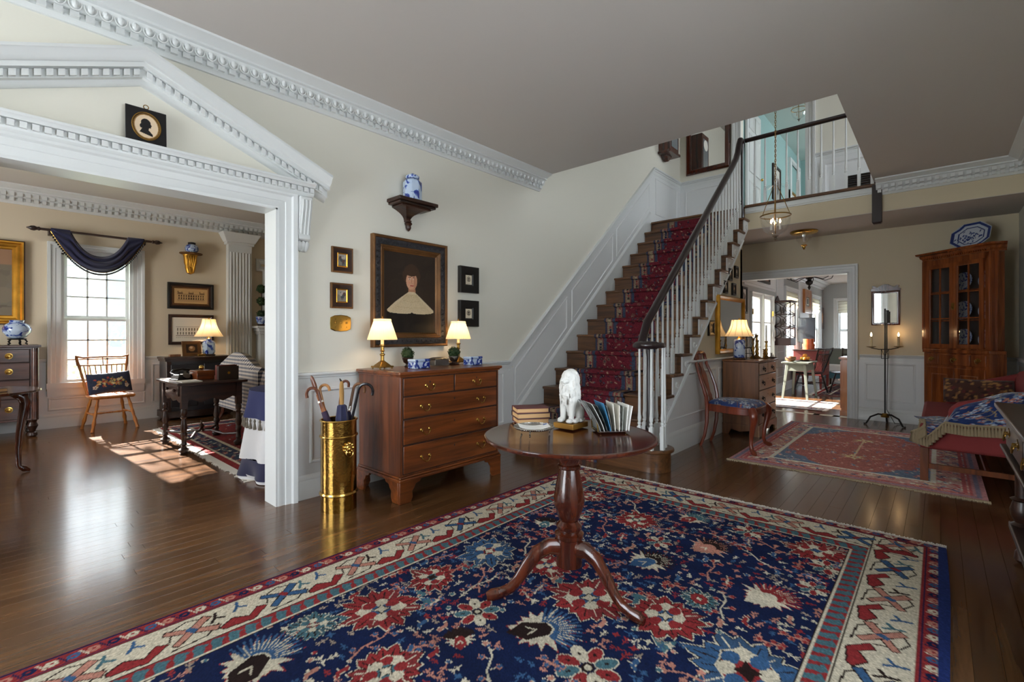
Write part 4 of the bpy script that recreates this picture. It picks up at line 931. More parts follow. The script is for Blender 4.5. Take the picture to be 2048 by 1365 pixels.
# ---- pictures on the long wall
def picture(name, label, cat, x0, x1, z0, z1, prof, fm, cv, wall=W, facing=0, pos=None, group=None, glassy=False, pm=None, inner=None):
    w, h = x1-x0, z1-z0; loc = pos or ((x0+x1)/2, wall-.002, (z0+z1)/2)
    t = thing(name, label, cat, loc, facing, group)
    mats = fm if isinstance(fm, list) else [(fm, prof)]
    for k, (mt, pf) in enumerate(mats): obj('frame' if k == 0 else 'frame_band', MB().frame(w, h, pf), mt, t, ang=30)
    d, q = mats[-1][1][-1]
    obj('back', MB().box(-w/2+.004, -.004, -h/2+.004, w/2-.004, 0, h/2-.004), M['ebony'], t, smooth=False)
    if cv is not None: flatpic('picture', cv, pm or M['art'], t, w-2*d+.004, h-2*d+.004, q+.0005)
    return t
def portrait():
    cv = Canvas(.60, .74, .0035, (44, 34, 28)); BG = (46, 36, 29)
    for k in range(40): cv.ell(RNG.uniform(0, .6), RNG.uniform(.3, .74), .1, .07, (lambda f_: tuple(c*f_ for c in BG))(RNG.uniform(.9, 1.1)))
    cv.poly([(.02, 0), (.03, .23), (.2, .30), (.4, .30), (.57, .23), (.58, 0)], (22, 18, 17))
    T = lambda x, y: (.31+(x-.315)*1.3, .372+(y-.372)*1.3); hr_ = (64, 46, 34)
    def el(x, y, rx, ry, c): cv.ell(*T(x, y), rx*1.3, ry*1.3, c)
    for x, y, r in ((.315, .52, .06), (.268, .50, .035), (.362, .50, .035), (.285, .53, .035), (.345, .53, .035), (.262, .47, .02), (.368, .47, .02)): el(x, y, r, r*1.05, hr_)
    sk = (190, 140, 110)
    cv.poly([T(.285, .36), T(.288, .44), T(.348, .44), T(.35, .36)], (170, 120, 92)); el(.315, .46, .05, .066, sk); el(.306, .455, .038, .054, (200, 150, 120)); el(.315, .515, .05, .022, hr_)
    for x in (.297, .337): cv.line([T(x-.011, .486), T(x+.011, .487)], .005, (70, 44, 34)); el(x, .474, .009, .005, (230, 220, 208)); el(x, .474, .0045, .0045, (40, 30, 26))
    cv.line([T(.318, .476), T(.313, .446), T(.323, .443)], .005, (156, 104, 80)); cv.line([T(.304, .426), T(.332, .426)], .008, (158, 72, 62)); el(.293, .447, .010, .007, (202, 140, 114)); el(.345, .45, .012, .04, (176, 126, 98))
    cp = (200, 182, 150); G = lambda x, y: (.31+(x-.317)*1.13, y*.98+.005)
    cv.poly([G(*q) for q in ((.285, .385), (.35, .385), (.40, .345), (.47, .285), (.555, .212), (.552, .195), (.52, .183), (.44, .175), (.34, .178), (.318, .192), (.30, .178), (.2, .175), (.1, .183), (.075, .195), (.072, .212), (.15, .285), (.23, .345))], cp)
    for x in np.linspace(.1, .52, 40): cv.line([G(.317+(x-.317)*.25, .36), G(x, .19)], .0022, (182, 162, 126))
    for y in (.24, .3): cv.line([G(.317-(.37-y)*1.2, y), G(.317, y-.008), G(.317+(.37-y)*1.2, y)], .003, (172, 152, 116))
    cv.speck(.04)
    t = picture('portrait_painting', 'large portrait of a woman with a broad cream collar in a dark gilt frame', 'painting', 2.106, 2.885, 1.093, 2.02, None,
                [(M['ogilt'], [(0, 0), (0, .045), (.008, .052), (.02, .048), (.024, .036)]), (paint('frame_ornament', rgb(42, 42, 46), .4, var=.4, bmp=.9, bscale=70), [(.024, .036), (.045, .042), (.075, .034)]), (M['ogilt'], [(.075, .034), (.08, .042), (.09, .038), (.094, .028), (.108, .022), (.112, .026), (.122, .012)])], cv)
    r = random.Random(2); lm = MB().ball((0, 0, 0), 1, 6, 5).mesh('leaf'); finish(lm); lm.materials.append(bpy.data.materials['frame_ornament'])
    fb = [c for c in t.children if c.name.startswith('frame_band')][0]
    for side in range(4):
        n = 13 if side < 2 else 16
        for i in range(n):
            u = (i+.5)/n-.5; x, z = ((u*.66, (.4135 if side else -.4135)) if side < 2 else ((.34 if side == 2 else -.34), u*.80)); inst('leaf', lm, (x, -.041, z), fb, 0, (.016, .006, .010), (0, r.uniform(-.8, .8), 0))
portrait()
def tiny_scene(seed, bg=(150, 140, 120), fg=((90, 80, 70), (190, 180, 160), (110, 60, 50), (70, 84, 90))):
    cv = Canvas(.10, .12, .003, bg); r = random.Random(seed); cv.rect(0, .07, .1, .12, tuple(min(255, c+30) for c in bg))
    for k in range(14): cv.ell(r.uniform(.02, .08), r.uniform(.02, .09), r.uniform(.006, .018), r.uniform(.008, .022), r.choice(fg))
    cv.ell(.05, .085, .012, .014, (196, 176, 156)); return cv.tone(.9, .5)
fr = [(M['ogilt'], [(0, 0), (0, .02), (.006, .024), (.012, .022)]), (M['darkw'], [(.012, .022), (.03, .018), (.044, .016)]), (M['gilt'], [(.044, .016), (.048, .02), (.054, .012)])]
picture('framed_print', 'small framed figure print, upper of the pair left of the portrait', 'picture', 1.769, 1.942, 1.675, 1.871, None, fr, tiny_scene(1), group='small prints left of the portrait')
picture('framed_print', 'small framed figure print, lower of the pair left of the portrait', 'picture', 1.761, 1.942, 1.40, 1.594, None, fr, tiny_scene(2), group='small prints left of the portrait')
def medallion(seed):
    cv = Canvas(.06, .09, .002, (214, 204, 182)); cv.ell(.03, .05, .018, .026, (96, 88, 76)); cv.ell(.03, .05, .014, .021, (170, 160, 140)); cv.ell(.03, .055, .007, .010, (70, 60, 54)); cv.poly([(.018, .033), (.03, .046), (.042, .033)], (60, 54, 50))
    for y in (.012, .017): cv.line([(.016, y), (.044, y)], .0015, (110, 100, 88))
    return cv
fb_ = [(M['black'], [(0, 0), (0, .04), (.004, .044), (.07, .034), (.083, .022)])]
picture('framed_miniature', 'thick black square frame with tiny oval portrait, upper of two right of the large portrait', 'picture', 3.051, 3.296, 1.604, 1.86, None, fb_, medallion(1), group='black frames right of the portrait')
picture('framed_miniature', 'thick black square frame with tiny oval portrait, lower of two, partly behind a lamp shade', 'picture', 3.050, 3.296, 1.275, 1.53, None, fb_, medallion(2), group='black frames right of the portrait')
# switch plate
t = thing('switch_plate', 'polished brass triple light switch plate on the cream wall', 'switch', (1.848, W-.001, 1.285))
P = [(-.083, -.045), (-.05, -.06), (0, -.064), (.05, -.06), (.083, -.045), (.086, 0), (.083, .045), (.05, .06), (0, .064), (-.05, .06), (-.083, .045), (-.086, 0)]
obj('plate', MB().rings([[(x, 0, z) for x, z in P], [(x, -.005, z) for x, z in P], [(x*.94, -.009, z*.93) for x, z in P]], cap1=True), M['brass'], t, ang=20)
for x in (-.046, 0, .046):
    obj('toggle', MB().box(x-.004, -.02, -.004, x+.004, -.008, .012), M['abrass'], t, bev=.002)
    for z in (-.03, .03): obj('screw', MB().ball((x, -.0095, z), .0035, 6, 4), M['abrass'], t)
# bracket shelf and jar above the portrait
t = thing('wall_bracket', 'dark wooden bracket shelf above the portrait carrying a blue jar', 'shelf', (2.46, W-.001, 2.09))
obj('shelf', MB().box(-.2, -.19, .215, .2, 0, .245).box(-.185, -.175, .196, .185, 0, .215).box(-.15, -.15, .18, .15, 0, .196), M['darkw'], t, bev=.005)
def cove(k): 
    s = k/8; return .026+.112*(s**2.6), .08+.10*s
obj('support', MB().rings([[(-cove(k)[0], 0, cove(k)[1]), (-cove(k)[0]*.75, -cove(k)[0]*1.0, cove(k)[1]), (cove(k)[0]*.75, -cove(k)[0]*1.0, cove(k)[1]), (cove(k)[0], 0, cove(k)[1])] for k in range(9)], True, True, True), M['darkw'], t, ang=25)
lathe_obj('drop', [(.002, 0), (.016, .012), (.024, .03), (.022, .05), (.03, .058), (.034, .066), (.024, .08), (.03, .09)], M['darkw'], t, (0, -.028, 0), 14)
t = thing('porcelain_jar', 'blue and white lidded porcelain tea jar on the dark wall bracket', 'jar', (2.45, W-.1, 2.337), .5)
obj('body', MB().prism([(x*.075, y*.075) for x, y in [(math.cos(PI/8+q*PI/4)*1.08, math.sin(PI/8+q*PI/4)*1.08) for q in range(8)]], 0, .16, 'z').lathe([(.08, .16), (.06, .178), (.052, .185)], 8, a0=PI/8), M['porc3'], t, bev=.006)
lathe_obj('lid', [(.056, .186), (.058, .19), (.058, .208), (.05, .216), (.012, .219), (.008, .225), (.012, .232), (.004, .238)], M['porc2'], t)
# silhouette on the pediment
cv = Canvas(.19, .20, .002, (22, 20, 20)); cv.ell(.095, .1, .062, .074, (150, 110, 54)); cv.ell(.095, .1, .056, .068, (224, 200, 168))
k_ = (24, 22, 24); cv.ell(.092, .118, .024, .027, k_); cv.poly([(.112, .13), (.117, .114), (.123, .109), (.117, .105), (.118, .095), (.108, .092), (.105, .08), (.125, .058), (.124, .045), (.062, .06), (.074, .084), (.068, .11)], k_); cv.ell(.07, .098, .008, .012, k_)
t = thing('silhouette_picture', 'black framed oval silhouette leaning on the pediment ledge', 'picture', (.628, W-.052, 2.29)); t.rotation_euler = (-.05, 0, 0)
obj('frame', MB().box(-.095, -.012, 0, .095, 0, .205), M['black'], t, bev=.002)
flatpic('picture', cv, M['print'], t, .184, .194, .0125, (0, 0, .1025)); rr_ = [(.066*math.cos(q*PI/16), -.014, .1025+.078*math.sin(q*PI/16)) for q in range(32)]
obj('oval_rim', MB().tube(rr_, .004, 6, closed=True), M['abrass'], t); obj('hanger', MB().tube([(.012*math.cos(q*PI/6), -.006, .217+.012*math.sin(q*PI/6)) for q in range(12)], .0025, 6, closed=True), M['abrass'], t)
# ---- umbrella stand with sticks
UX, UY = 1.645, 3.085
t = thing('umbrella_stand', 'hammered brass umbrella stand with lion mask ring handle', 'umbrella stand', (UX, UY, 0), 0)
R_ = .118
n_ = 40
obj('body', MB().lathe([(R_, 0), (R_, .11), (R_, .49), (R_-.001, .612), (R_-.007, .612), (R_-.007, .02), (.001, .018)], n_, caps=False), M['hbrass'], t)
for nm, z, rr in (('rim', .612, .006), ('band', .115, .009), ('band', .505, .008), ('band', .122, .006)):
    obj(nm, MB().tube([((R_+.001)*math.cos(2*PI*k/40), (R_+.001)*math.sin(2*PI*k/40), z) for k in range(40)], rr, 8, closed=True), M['brass'], t)
hd = Vector((-UX, -UY, 0)).normalized(); hang = math.atan2(hd.y, hd.x)+.55
mk = MB().ball((0, 0, 0), .03, 10, 8, .5, 1, 1).ball((.014, 0, -.004), .013, 8, 6)
for k in range(9): mk.ball((.004, .031*math.cos(k*PI*2/9), .031*math.sin(k*PI*2/9)), .012, 7, 5)
o = obj('lion_mask', mk, M['brass'], t); o.location = (R_*math.cos(hang), R_*math.sin(hang), .43); o.rotation_euler = (0, 0, hang)
o2 = obj('ring', MB().tube([(.016, .026*math.cos(k*PI/12), -.03+.03*math.sin(k*PI/12)) for k in range(24)], .0036, 6, closed=True), M['brass'], o)
def crook(px, py, z0, ztop, tipx, tipy, rad, hr, hang_, m, label, name='walking_cane', coll=None, body=None, group='sticks in the brass stand'):
    # stick from its tip inside the stand up to the crook; hang_ = direction the crook opens towards
    a = Vector((tipx, tipy, z0)); b = Vector((px, py, ztop-hr)); ax = (b-a).normalized(); h = Vector((math.cos(hang_), math.sin(hang_), 0)); h = (h-ax*h.dot(ax)).normalized()
    pts = [a+(b-a)*k/6 for k in range(7)]
    for k in range(1, 13):
        w = PI*k/12; pts.append(b+h*hr*(1-math.cos(w))+ax*hr*math.sin(w))
    pts.append(pts[-1]-ax*.018)
    t = thing(name, label, 'umbrella' if name == 'umbrella' else 'cane', (0, 0, 0), 0, group)
    obj('crook_handle', MB().tube(pts[5:], rad, 8), m, t); obj('shaft', MB().tube(pts[:6], rad*.92, 8), m, t)
    if coll: c0 = a+(b-a)*.80; obj('collar', MB().tube([c0, c0+ax*.03], rad*1.25, 8), coll, t)
    if body:
        L = (b-a)
        q = MB(); n = 12; lo = []
        for f, r in ((.02, .012), (.35, .024), (.6, .027), (.76, .016), (.79, .009)):
            c = a+L*f; u = ax.orthogonal().normalized(); v = ax.cross(u)
            lo.append([tuple(c+(u*math.cos(2*PI*k/n)+v*math.sin(2*PI*k/n))*(r*(1+.28*(k % 2)))) for k in range(n)])
        obj('canopy', q.rings(lo, True, True, True), body, t)
    return t
cR, cF = Vector((SY, -CY, 0)), Vector((CY, SY, 0))     # image right and depth directions on the floor
def up(px, py, d=0):     # a point seen at this pixel, d metres behind the stand's axis
    dep = UX*CY+UY*SY+d; a = (px-1024)/F*dep; return Vector((UX, UY, 0))*0+cF*dep+cR*a+Vector((0, 0, H-(py-HZ)/F*dep))
bm_, cm_, bk_ = wood('cane_brown', rgb(70, 34, 18), rgb(110, 56, 28), .3, 2, 2), wood('cane_tan', rgb(150, 100, 50), rgb(182, 128, 68), .35, 2, 2), paint('cane_black', rgb(30, 28, 32), .2)
rw = math.atan2(cR.y, cR.x)
def stick(px, py, bx, by, d, rad, hr, side, m, label, **k):
    p = up(px, py, d); q = up(bx, by, d*.5); v = (q-p); s = (p.z-.06)/max(.01, (p.z-q.z)); tip = p+v*s*1.0
    lim = Vector((tip.x-UX, tip.y-UY, 0)); 
    if lim.length > .065: lim *= .065/lim.length
    return crook(p.x, p.y, .06, p.z, UX+lim.x, UY+lim.y, rad, hr, rw if side > 0 else rw+PI, m, label, **k)
stick(637, 774, 651, 838, .0, .011, .042, -1, bm_, 'dark brown crook cane hooking left at the left of the brass stand', body=None)
stick(640, 773, 655, 838, .05, .010, .033, 1, cm_, 'pale tan crook cane hooking right beside the paddle-topped stick')
stick(684, 762, 672, 840, .06, .009, .024, 1, bm_, 'thin brown crook cane behind the woven umbrella handle')
stick(707, 766, 694, 838, .05, .010, .04, 1, wood('cane_mid', rgb(90, 56, 34), rgb(130, 86, 52), .3, 2, 2), 'dark umbrella with silver collar and brown crook handle', name='umbrella', coll=M['silver'], body=M['navy'])
stick(717, 765, 702, 838, -.02, .010, .05, 1, bk_, 'black lacquered crook cane curving right over the chest corner')
t = thing('seat_stick', 'brown paddle-topped shooting stick with purple sleeve, tallest in the stand', 'cane', (0, 0, 0), 0, 'sticks in the brass stand')
p, q = up(622, 752, .02), up(655, 842, .0); ax = (q-p)
obj('paddle', MB().tube([p, p+ax*.06, p+ax*.2, p+ax*.36, p+ax*.44], [.008, .019, .022, .014, .012], 10, sq=(1, .6)), bm_, t)
obj('shaft', MB().tube([p+ax*.42, p+ax*.82], [.013, .019], 8), wood('stick_split', rgb(110, 60, 28), rgb(160, 96, 44), .35, 3, 2), t); obj('sleeve', MB().tube([p+ax*.8, p+ax*1.3, p+ax*1.75], [.021, .025, .02], 10), paint('purple_sleeve', rgb(54, 40, 62), .9), t)
obj('label_band', MB().tube([p+ax*.56, p+ax*.6], .0195, 8), M['paper'], t)
t = thing('umbrella', 'furled navy umbrella with woven bamboo handle in the middle of the stand', 'umbrella', (0, 0, 0), 0, 'sticks in the brass stand')
p, q = up(683, 763, -.03), up(684, 838, -.03); ax = (q-p)
obj('handle', MB().tube([p, p+ax*.08, p+ax*.3, p+ax*.62], [.008, .013, .016, .014], 10), paint('bamboo_weave', rgb(196, 150, 84), .6, bmp=1, bscale=260), t)
obj('tip', MB().tube([p-ax*.07+cR*-.012, p+ax*.02], [.004, .008], 8), M['black'], t)
obj('canopy', MB().rings([[tuple(p+ax*f+(cR*math.cos(2*PI*k/14)+cF*math.sin(2*PI*k/14))*r*(1+.25*(k % 2))) for k in range(14)] for f, r in ((.62, .016), (.66, .026), (1.0, .036), (2.2, .03), (3.2, .012))], True, True, True), M['navy'], t)
# ---- round tilt-top table
TX, TY, TT = 1.818, 1.275, .738
t = thing('pedestal_table', 'round mahogany tilt-top tripod table standing on the large navy rug', 'table', (TX, TY, .0125))
tt = TT-.0125
obj('top', MB().lathe([(.001, tt-.026), (.36, tt-.026), (.388, tt-.02), (.395, tt-.012), (.394, tt-.003), (.386, tt), (.376, tt-.004), (.001, tt-.004)], 64, caps=False), M['dmahog'], t, ang=50)
obj('block', MB().cb(0, 0, tt-.085, .17, .17, .06), M['dmahog'], t, bev=.004)
obj('column', MB().lathe([(.06, .12), (.06, .245), (.066, .25), (.068, .268), (.06, .274), (.05, .28), (.058, .29), (.06, .305), (.05, .315), (.042, .325), (.052, .345), (.07, .40), (.072, .43), (.06, .50), (.048, .555), (.046, .565), (.053, .57), (.053, .582), (.047, .588), (.047, .6), (.06, .625), (.066, tt-.085)], 24), M['dmahog'], t)
th0 = math.atan2(1.472-TY, 1.527-TX)
for k in range(3):
    a = th0+k*2*PI/3*(1 if k < 2 else 1); 
    a = th0+(0, 2*PI/3, 4*PI/3)[k]
    pts = [(.04, .205), (.10, .215), (.155, .19), (.20, .14), (.24, .085), (.28, .045), (.325, .03), (.365, .026), (.39, .022)]
    rr = [.04, .038, .034, .03, .026, .024, .025, .027, .018]
    obj('leg', MB().tube([(r*math.cos(a), r*math.sin(a), z) for r, z in pts], rr, 10, sq=(.72, 1)), M['dmahog'], t)
# on the table
def book(parent_label, x, y, z, w, d, h, rz, cover, label, group='books on the pedestal table'):
    t = thing('book', label, 'book', (x, y, z), rz, group)
    obj('cover', MB().box(-w/2, -d/2, 0, w/2, d/2, .0035).box(-w/2, -d/2, h-.0035, w/2, d/2, h).box(-w/2, d/2-.004, 0, w/2, d/2, h), cover, t, bev=.001)
    obj('pages', MB().box(-w/2+.005, -d/2+.004, .0035, w/2-.005, d/2-.004, h-.0035), paint('page_edges', rgb(196, 156, 108), .8), t, smooth=False); return t
bz = TT+.0006; c1, c2, c3 = paint('book_red', rgb(96, 44, 46), .6), paint('book_brown', rgb(70, 50, 48), .6), paint('book_plum', rgb(110, 60, 50), .6)
bx, by, ba = 1.93, 1.60, -.62
book('', bx, by, bz, .17, .125, .026, ba, c3, 'bottom book of the stack on the round table, plum cover'); book('', bx+.005, by+.002, bz+.0262, .18, .13, .028, ba+.03, c2, 'middle book of the stack on the round table, dark cover'); book('', bx+.003, by+.004, bz+.0544, .175, .125, .026, ba-.02, c1, 'top book of the stack on the round table, dull red cover')
t = thing('silver_salver', 'small silver footed salver with beaded rim holding an envelope', 'tray', (1.70, 1.39, bz))
lathe_obj('dish', [(.002, .026), (.07, .026), (.084, .03), (.092, .036), (.093, .033), (.084, .027), (.07, .0235), (.002, .0235)], M['silver'], t, n=40, caps=False)
obj('beading', MB().tube([(.092*math.cos(q*PI/60), .092*math.sin(q*PI/60), .036) for q in range(120)], [.0022+.0014*(q % 2) for q in range(120)], 5, closed=True), M['silver'], t)
for q in range(3):
    a = 3.6+q*2*PI/3; obj('foot', MB().tube([(.07*math.cos(a), .07*math.sin(a), .026), (.08*math.cos(a), .08*math.sin(a), .016), (.074*math.cos(a), .074*math.sin(a), .004), (.08*math.cos(a), .08*math.sin(a), .002)], [.004, .003, .004, .003], 6), M['silver'], t)
t = thing('envelope', 'white envelope lying on the silver salver', 'envelope', (1.70, 1.39, bz+.0265), -.75)
cv = Canvas(.14, .09, .003, (240, 238, 232)); cv.line([(0, .09), (.07, .045), (.14, .09)], .0015, (200, 198, 192)); cv.rect(.118, .066, .132, .082, (92, 110, 170)); me = cv.mesh('paper', lambda U, V: (U-.07, V-.045, .004+.012*np.abs((U-.07)/.07)**2), M['print']); obj('sheet', me, None, t, solid=.0012)
# plaster lion
def lion():
    t = thing('lion_statue', 'white plaster seated lion on a gilt plinth on the round table', 'statue', (1.942, 1.352, bz), PI)
    obj('plinth', MB().cb(0, 0, .003, .132, .116, .026), paint('gilt_plinth', rgb(168, 122, 52), .35, .7, var=.15), t, bev=.002)
    b = MB(); z0 = .03      # local +X is where the lion faces
    def E(c, r, sx=1, sy=1, sz=1): b.ball(c, r, 14, 10, sx, sy, sz)
    b.tube([(-.03, 0, z0+.04), (-.014, 0, z0+.085), (.002, 0, z0+.13), (.012, 0, z0+.17), (.016, 0, z0+.21)], [.045, .042, .045, .045, .034], 14)
    for s in (-1, 1):
        b.tube([(.014, s*.026, z0+.125), (.026, s*.026, z0+.075), (.03, s*.025, z0+.03), (.034, s*.025, z0+.01)], [.024, .017, .0135, .0135], 10)
        E((.046, s*.025, z0+.011), .0155, 1.3, 1, .75); E((.056, s*.032, z0+.009), .007); E((.059, s*.025, z0+.009), .007); E((.056, s*.018, z0+.009), .007)
        E((-.024, s*.036, z0+.042), .032, 1.05, .62, 1.2); b.tube([(-.008, s*.042, z0+.016), (.02, s*.044, z0+.012)], [.014, .011], 8); E((.026, s*.044, z0+.010), .013, 1.3, 1, .75)
        E((.002, s*.034, z0+.240), .010, .6, .8, 1)                                   # ear
        E((.046, s*.0135, z0+.2255), .0085, .8, 1.2, .55); E((.0485, s*.0145, z0+.217), .0045)       # brow, eye
        E((.050, s*.0125, z0+.204), .0145, 1.15, .85, .8); E((.064, s*.008, z0+.199), .0095, 1, .95, .8)   # cheek, whisker pad
    E((.020, 0, z0+.220), .037, .95, .92, 1.0); E((.0, 0, z0+.205), .050, .85, .95, 1.15)
    b.tube([(.036, 0, z0+.232), (.052, 0, z0+.219), (.066, 0, z0+.210), (.073, 0, z0+.206)], [.012, .0095, .0085, .0075], 8)
    E((.0745, 0, z0+.2055), .0062, .8, 1.25, .75); E((.057, 0, z0+.188), .0105, 1.1, .9, .62); E((.050, 0, z0+.18), .010, .9, .9, 1)
    r = random.Random(5)
    for k in range(330):     # mane locks
        a = r.uniform(-PI, PI); v = r.uniform(.0, 1); zz = z0+.095+v*.122; rad = .043+.008*math.sin(v*PI)-.005*v; cx = .004+.010*v
        if abs(a) < 1.05 and zz > z0+.172: continue
        p = Vector((cx+rad*math.cos(a), rad*.95*math.sin(a), zz)); L_ = r.uniform(.014, .022); b.tube([p+Vector((-.002*math.cos(a), -.002*math.sin(a), L_)), p+Vector((.003*math.cos(a), .003*math.sin(a), 0)), p+Vector((r.uniform(-.003, .003), r.uniform(-.005, .005), -L_))], [.003, .0052, .0018], 5)
    for k in range(34):      # locks sweeping back from the brow
        a = r.uniform(-1.9, 1.9); q = Vector((.022+.02*math.cos(a)*.4, .036*math.sin(a), z0+.226+.026*math.cos(a))); e = q+Vector((-.022, .006*math.sin(a), -.012)); b.tube([q+Vector((0, 0, -.004)), (q+e)/2+Vector((0, .001*math.sin(a), .001)), e], [.002, .0055, .004], 5)
    b.tube([(-.06, .0, z0+.012), (-.055, .04, z0+.01), (-.02, .055, z0+.01), (.0, .056, z0+.012)], [.007, .006, .006, .009], 8)
    o = obj('figure', b, M['white'], t); d = o.modifiers.new('remesh', 'REMESH'); d.mode = 'VOXEL'; d.voxel_size = .0018; d.use_smooth_shade = True
    s = o.modifiers.new('smooth', 'SMOOTH'); s.factor = .4; s.iterations = 1
lion()
# letter rack
t = thing('letter_rack', 'dark wire letter rack at the right of the round table', 'rack', (1.997, 1.163, bz), math.atan2(-.66, .75))
obj('base', MB().cb(0, 0, .004, .15, .10, .006), M['darkw'], t, bev=.002)
for x in (-.074, .074): obj('end_bracket', MB().tube([(x, -.05, .008), (x*1.06, -.045, .05), (x*1.1, 0, .072), (x*1.06, .045, .05), (x, .05, .008)], .003, 6), M['brass'], t)
for sx in (-.06, .06):
    for sy in (-.04, .04): obj('foot', MB().ball((sx, sy, .003), .004, 8, 6), M['brass'], t)
rl = random.Random(9); u, w_ = Vector((.75, -.66, 0)), Vector((.66, .75, 0))
cols = [((120, 122, 120), 'grey patterned card leaning out at the left of the letter rack'), ((200, 200, 196), 'pale folded letter second from left in the rack'), ((70, 74, 72), 'dark grey leaflet near the left of the rack'), ((70, 130, 170), 'blue edged card in the letter rack'), ((110, 110, 104), 'mid grey leaflet in the middle of the rack'), ((234, 230, 218), 'tall cream envelope facing out in the rack'), ((226, 222, 212), 'ivory envelope behind the tall cream one'), ((150, 154, 148), 'grey-green card towards the right of the rack'), ((238, 236, 230), 'white letter second from right in the rack'), ((244, 243, 240), 'white letter at the right end of the rack')]
for k, (c, lb) in enumerate(cols):
    cv = Canvas(.13, .115, .004, c); r = random.Random(k)
    if k in (0, 2, 4, 7):
        for q in range(26): cv.ell(r.uniform(0, .13), r.uniform(0, .115), .012, .006, (lambda d_: tuple(min(255, max(0, x+d_)) for x in c))(r.choice((-60, 50))), r.random()*3)
    hgt = (.135, .128, .12, .132, .118, .128, .12, .115, .122, .116)[k]; lean = -.012*(6-k) if k < 6 else .006*(k-6)
    me = cv.mesh('letter', lambda U, V: (lean*(V/.115)**1.3+.004*np.sin(U*24+k), U-.065, V/.115*hgt), M['print'])
    o = obj('letter', me, None, None, solid=.0022); o.location = Vector((1.997, 1.163, bz+.0105))+u*(-.066+k*.0147); o.rotation_euler = (0, 0, math.atan2(-.66, .75)+rl.uniform(-.05, .05)); tag(o, lb, 'letter', 'letters in the rack')
# ============================================================ living room
def sash_window(name, label, P, u0, u1, z0, z1, rows, cols, case=.12, sash_split=True, sill=True, dq=-.05, fm=None):
    fm = fm or M['trim']; w = struct(name, casing(MB(), P, u0, u1, z1, [(d*case/.13, q) for d, q in CASE], z0-.0), fm, label, 'window')
    def B(nm, a, b, c, d, q0, q1, m, par, **k):
        p = [P(a, c, q0), P(b, c, q0), P(b, d, q0), P(a, d, q0), P(a, c, q1), P(b, c, q1), P(b, d, q1), P(a, d, q1)]
        return obj(nm, MB().add(p, [(0,3,2,1),(4,5,6,7),(0,1,5,4),(1,2,6,5),(2,3,7,6),(3,0,4,7)]), m, par, smooth=False)
    if sill: B('sill', u0-case-.01, u1+case+.01, z0-.07, z0, -.02, .05, fm, w); B('apron', u0-case, u1+case, z0-.17, z0-.07, 0, .022, fm, w)
    B('jamb', u0, u0+.03, z0, z1, -.14, .0, fm, w); B('jamb', u1-.03, u1, z0, z1, -.14, .0, fm, w); B('head', u0, u1, z1-.02, z1, -.14, 0, fm, w)
    zs = [z0, (z0+z1)/2, z1] if sash_split else [z0, z1]
    for k in range(len(zs)-1):
        q = dq-.035*k; a, b, c, d = u0+.03, u1-.03, zs[k], zs[k+1]-(.02 if k == len(zs)-2 else 0); f = .035
        s = B('sash', a, a+f, c, d, q-.03, q, fm, w)
        for r in ((b-f, b, c, d), (a+f, b-f, c, c+f), (a+f, b-f, d-f, d)): B('sash_rail', *r, q-.03, q, fm, s)
        pw, ph = (b-a-2*f)/cols, (d-c-2*f)/rows
        for i in range(1, cols): B('muntin', a+f+i*pw-.010, a+f+i*pw+.010, c+f, d-f, q-.025, q-.003, fm, s)
        for j in range(1, rows): B('muntin', a+f, b-f, c+f+j*ph-.010, c+f+j*ph+.010, q-.025, q-.003, fm, s)
        for i in range(cols):
            for j in range(rows):
                x0, x1, y0, y1 = a+f+i*pw+.005, a+f+(i+1)*pw-.005, c+f+j*ph+.005, c+f+(j+1)*ph-.005
                obj('pane', MB().add([P(x0, y0, q-.014), P(x1, y0, q-.014), P(x1, y1, q-.014), P(x0, y1, q-.014)], [(0, 1, 2, 3)]), M['glass'], s, smooth=False)
    return w
PL = onwall('y', LW, -1)
sash_window('window_1', 'tall white sash window in the living room with the navy swag', PL, wx0, wx1, wz0, wz1, 3, 3, .13)
obj('chair_rail', run(run(MB(), [(q, .87+v) for q, v in RAIL], PL, RX, wx0-.14), [(q, .87+v) for q, v in RAIL], PL, wx1+.14, 2.6), M['trim'], WLR)
obj('dado', MB().box(RX, LW-.005, .15, 5.4, LW, wz0-.1).box(RX, LW-.005, wz0-.1, wx0-.14, LW, .8).box(wx1+.14, LW-.005, wz0-.1, 5.4, LW, .8), M['wain'], WLR, smooth=False)
panel(WLR, PL, rect(.55, .22, 1.55, .39)); panel(WLR, PL, rect(1.62, .22, 2.5, .78))
struct('baseboard_living', run(MB(), [(q, v*1.05) for q, v in BASE], PL, RX, 5.4), M['trim'], 'white baseboard of the living room window wall', 'baseboard')
# swag on its pole
t = thing('curtain_pole', 'dark carved curtain pole over the living room window', 'curtain pole', (1.04, LW-.12, 2.51))
obj('pole', MB().tube([(-.56, 0, 0), (.56, 0, 0)], .016, 10), M['darkw'], t)
for s in (-1, 1):
    obj('finial', place(MB(), (s*.56, 0, 0), 0, 0, s*PI/2).lathe([(.016, 0), (.026, .01), (.02, .03), (.032, .055), (.028, .085), (.016, .1), (.004, .125)], 8), M['darkw'], t); obj('bracket', MB().box(s*.47-.02, -.02, -.06, s*.47+.02, .12, .0), M['darkw'], t, bev=.004)
cvn = 44
def swag(u, v):
    x = -.47+.94*u; c = 4*u*(1-u); sw = abs(math.sin(PI*u))**.9
    k = abs(2*u-1); top = .022 if k > .62 else .022-.30*(1-(k/.62)**2.4)
    bot = -.02-.47*(1-k**2.1)-.0*c; z = top+(bot-top)*v
    fold = .022*math.sin(v*PI*2*3.2+u*2)*sw; y = -.03-.05*sw*math.sin(PI*min(1, v*1.05))+fold
    return (x, y, z)
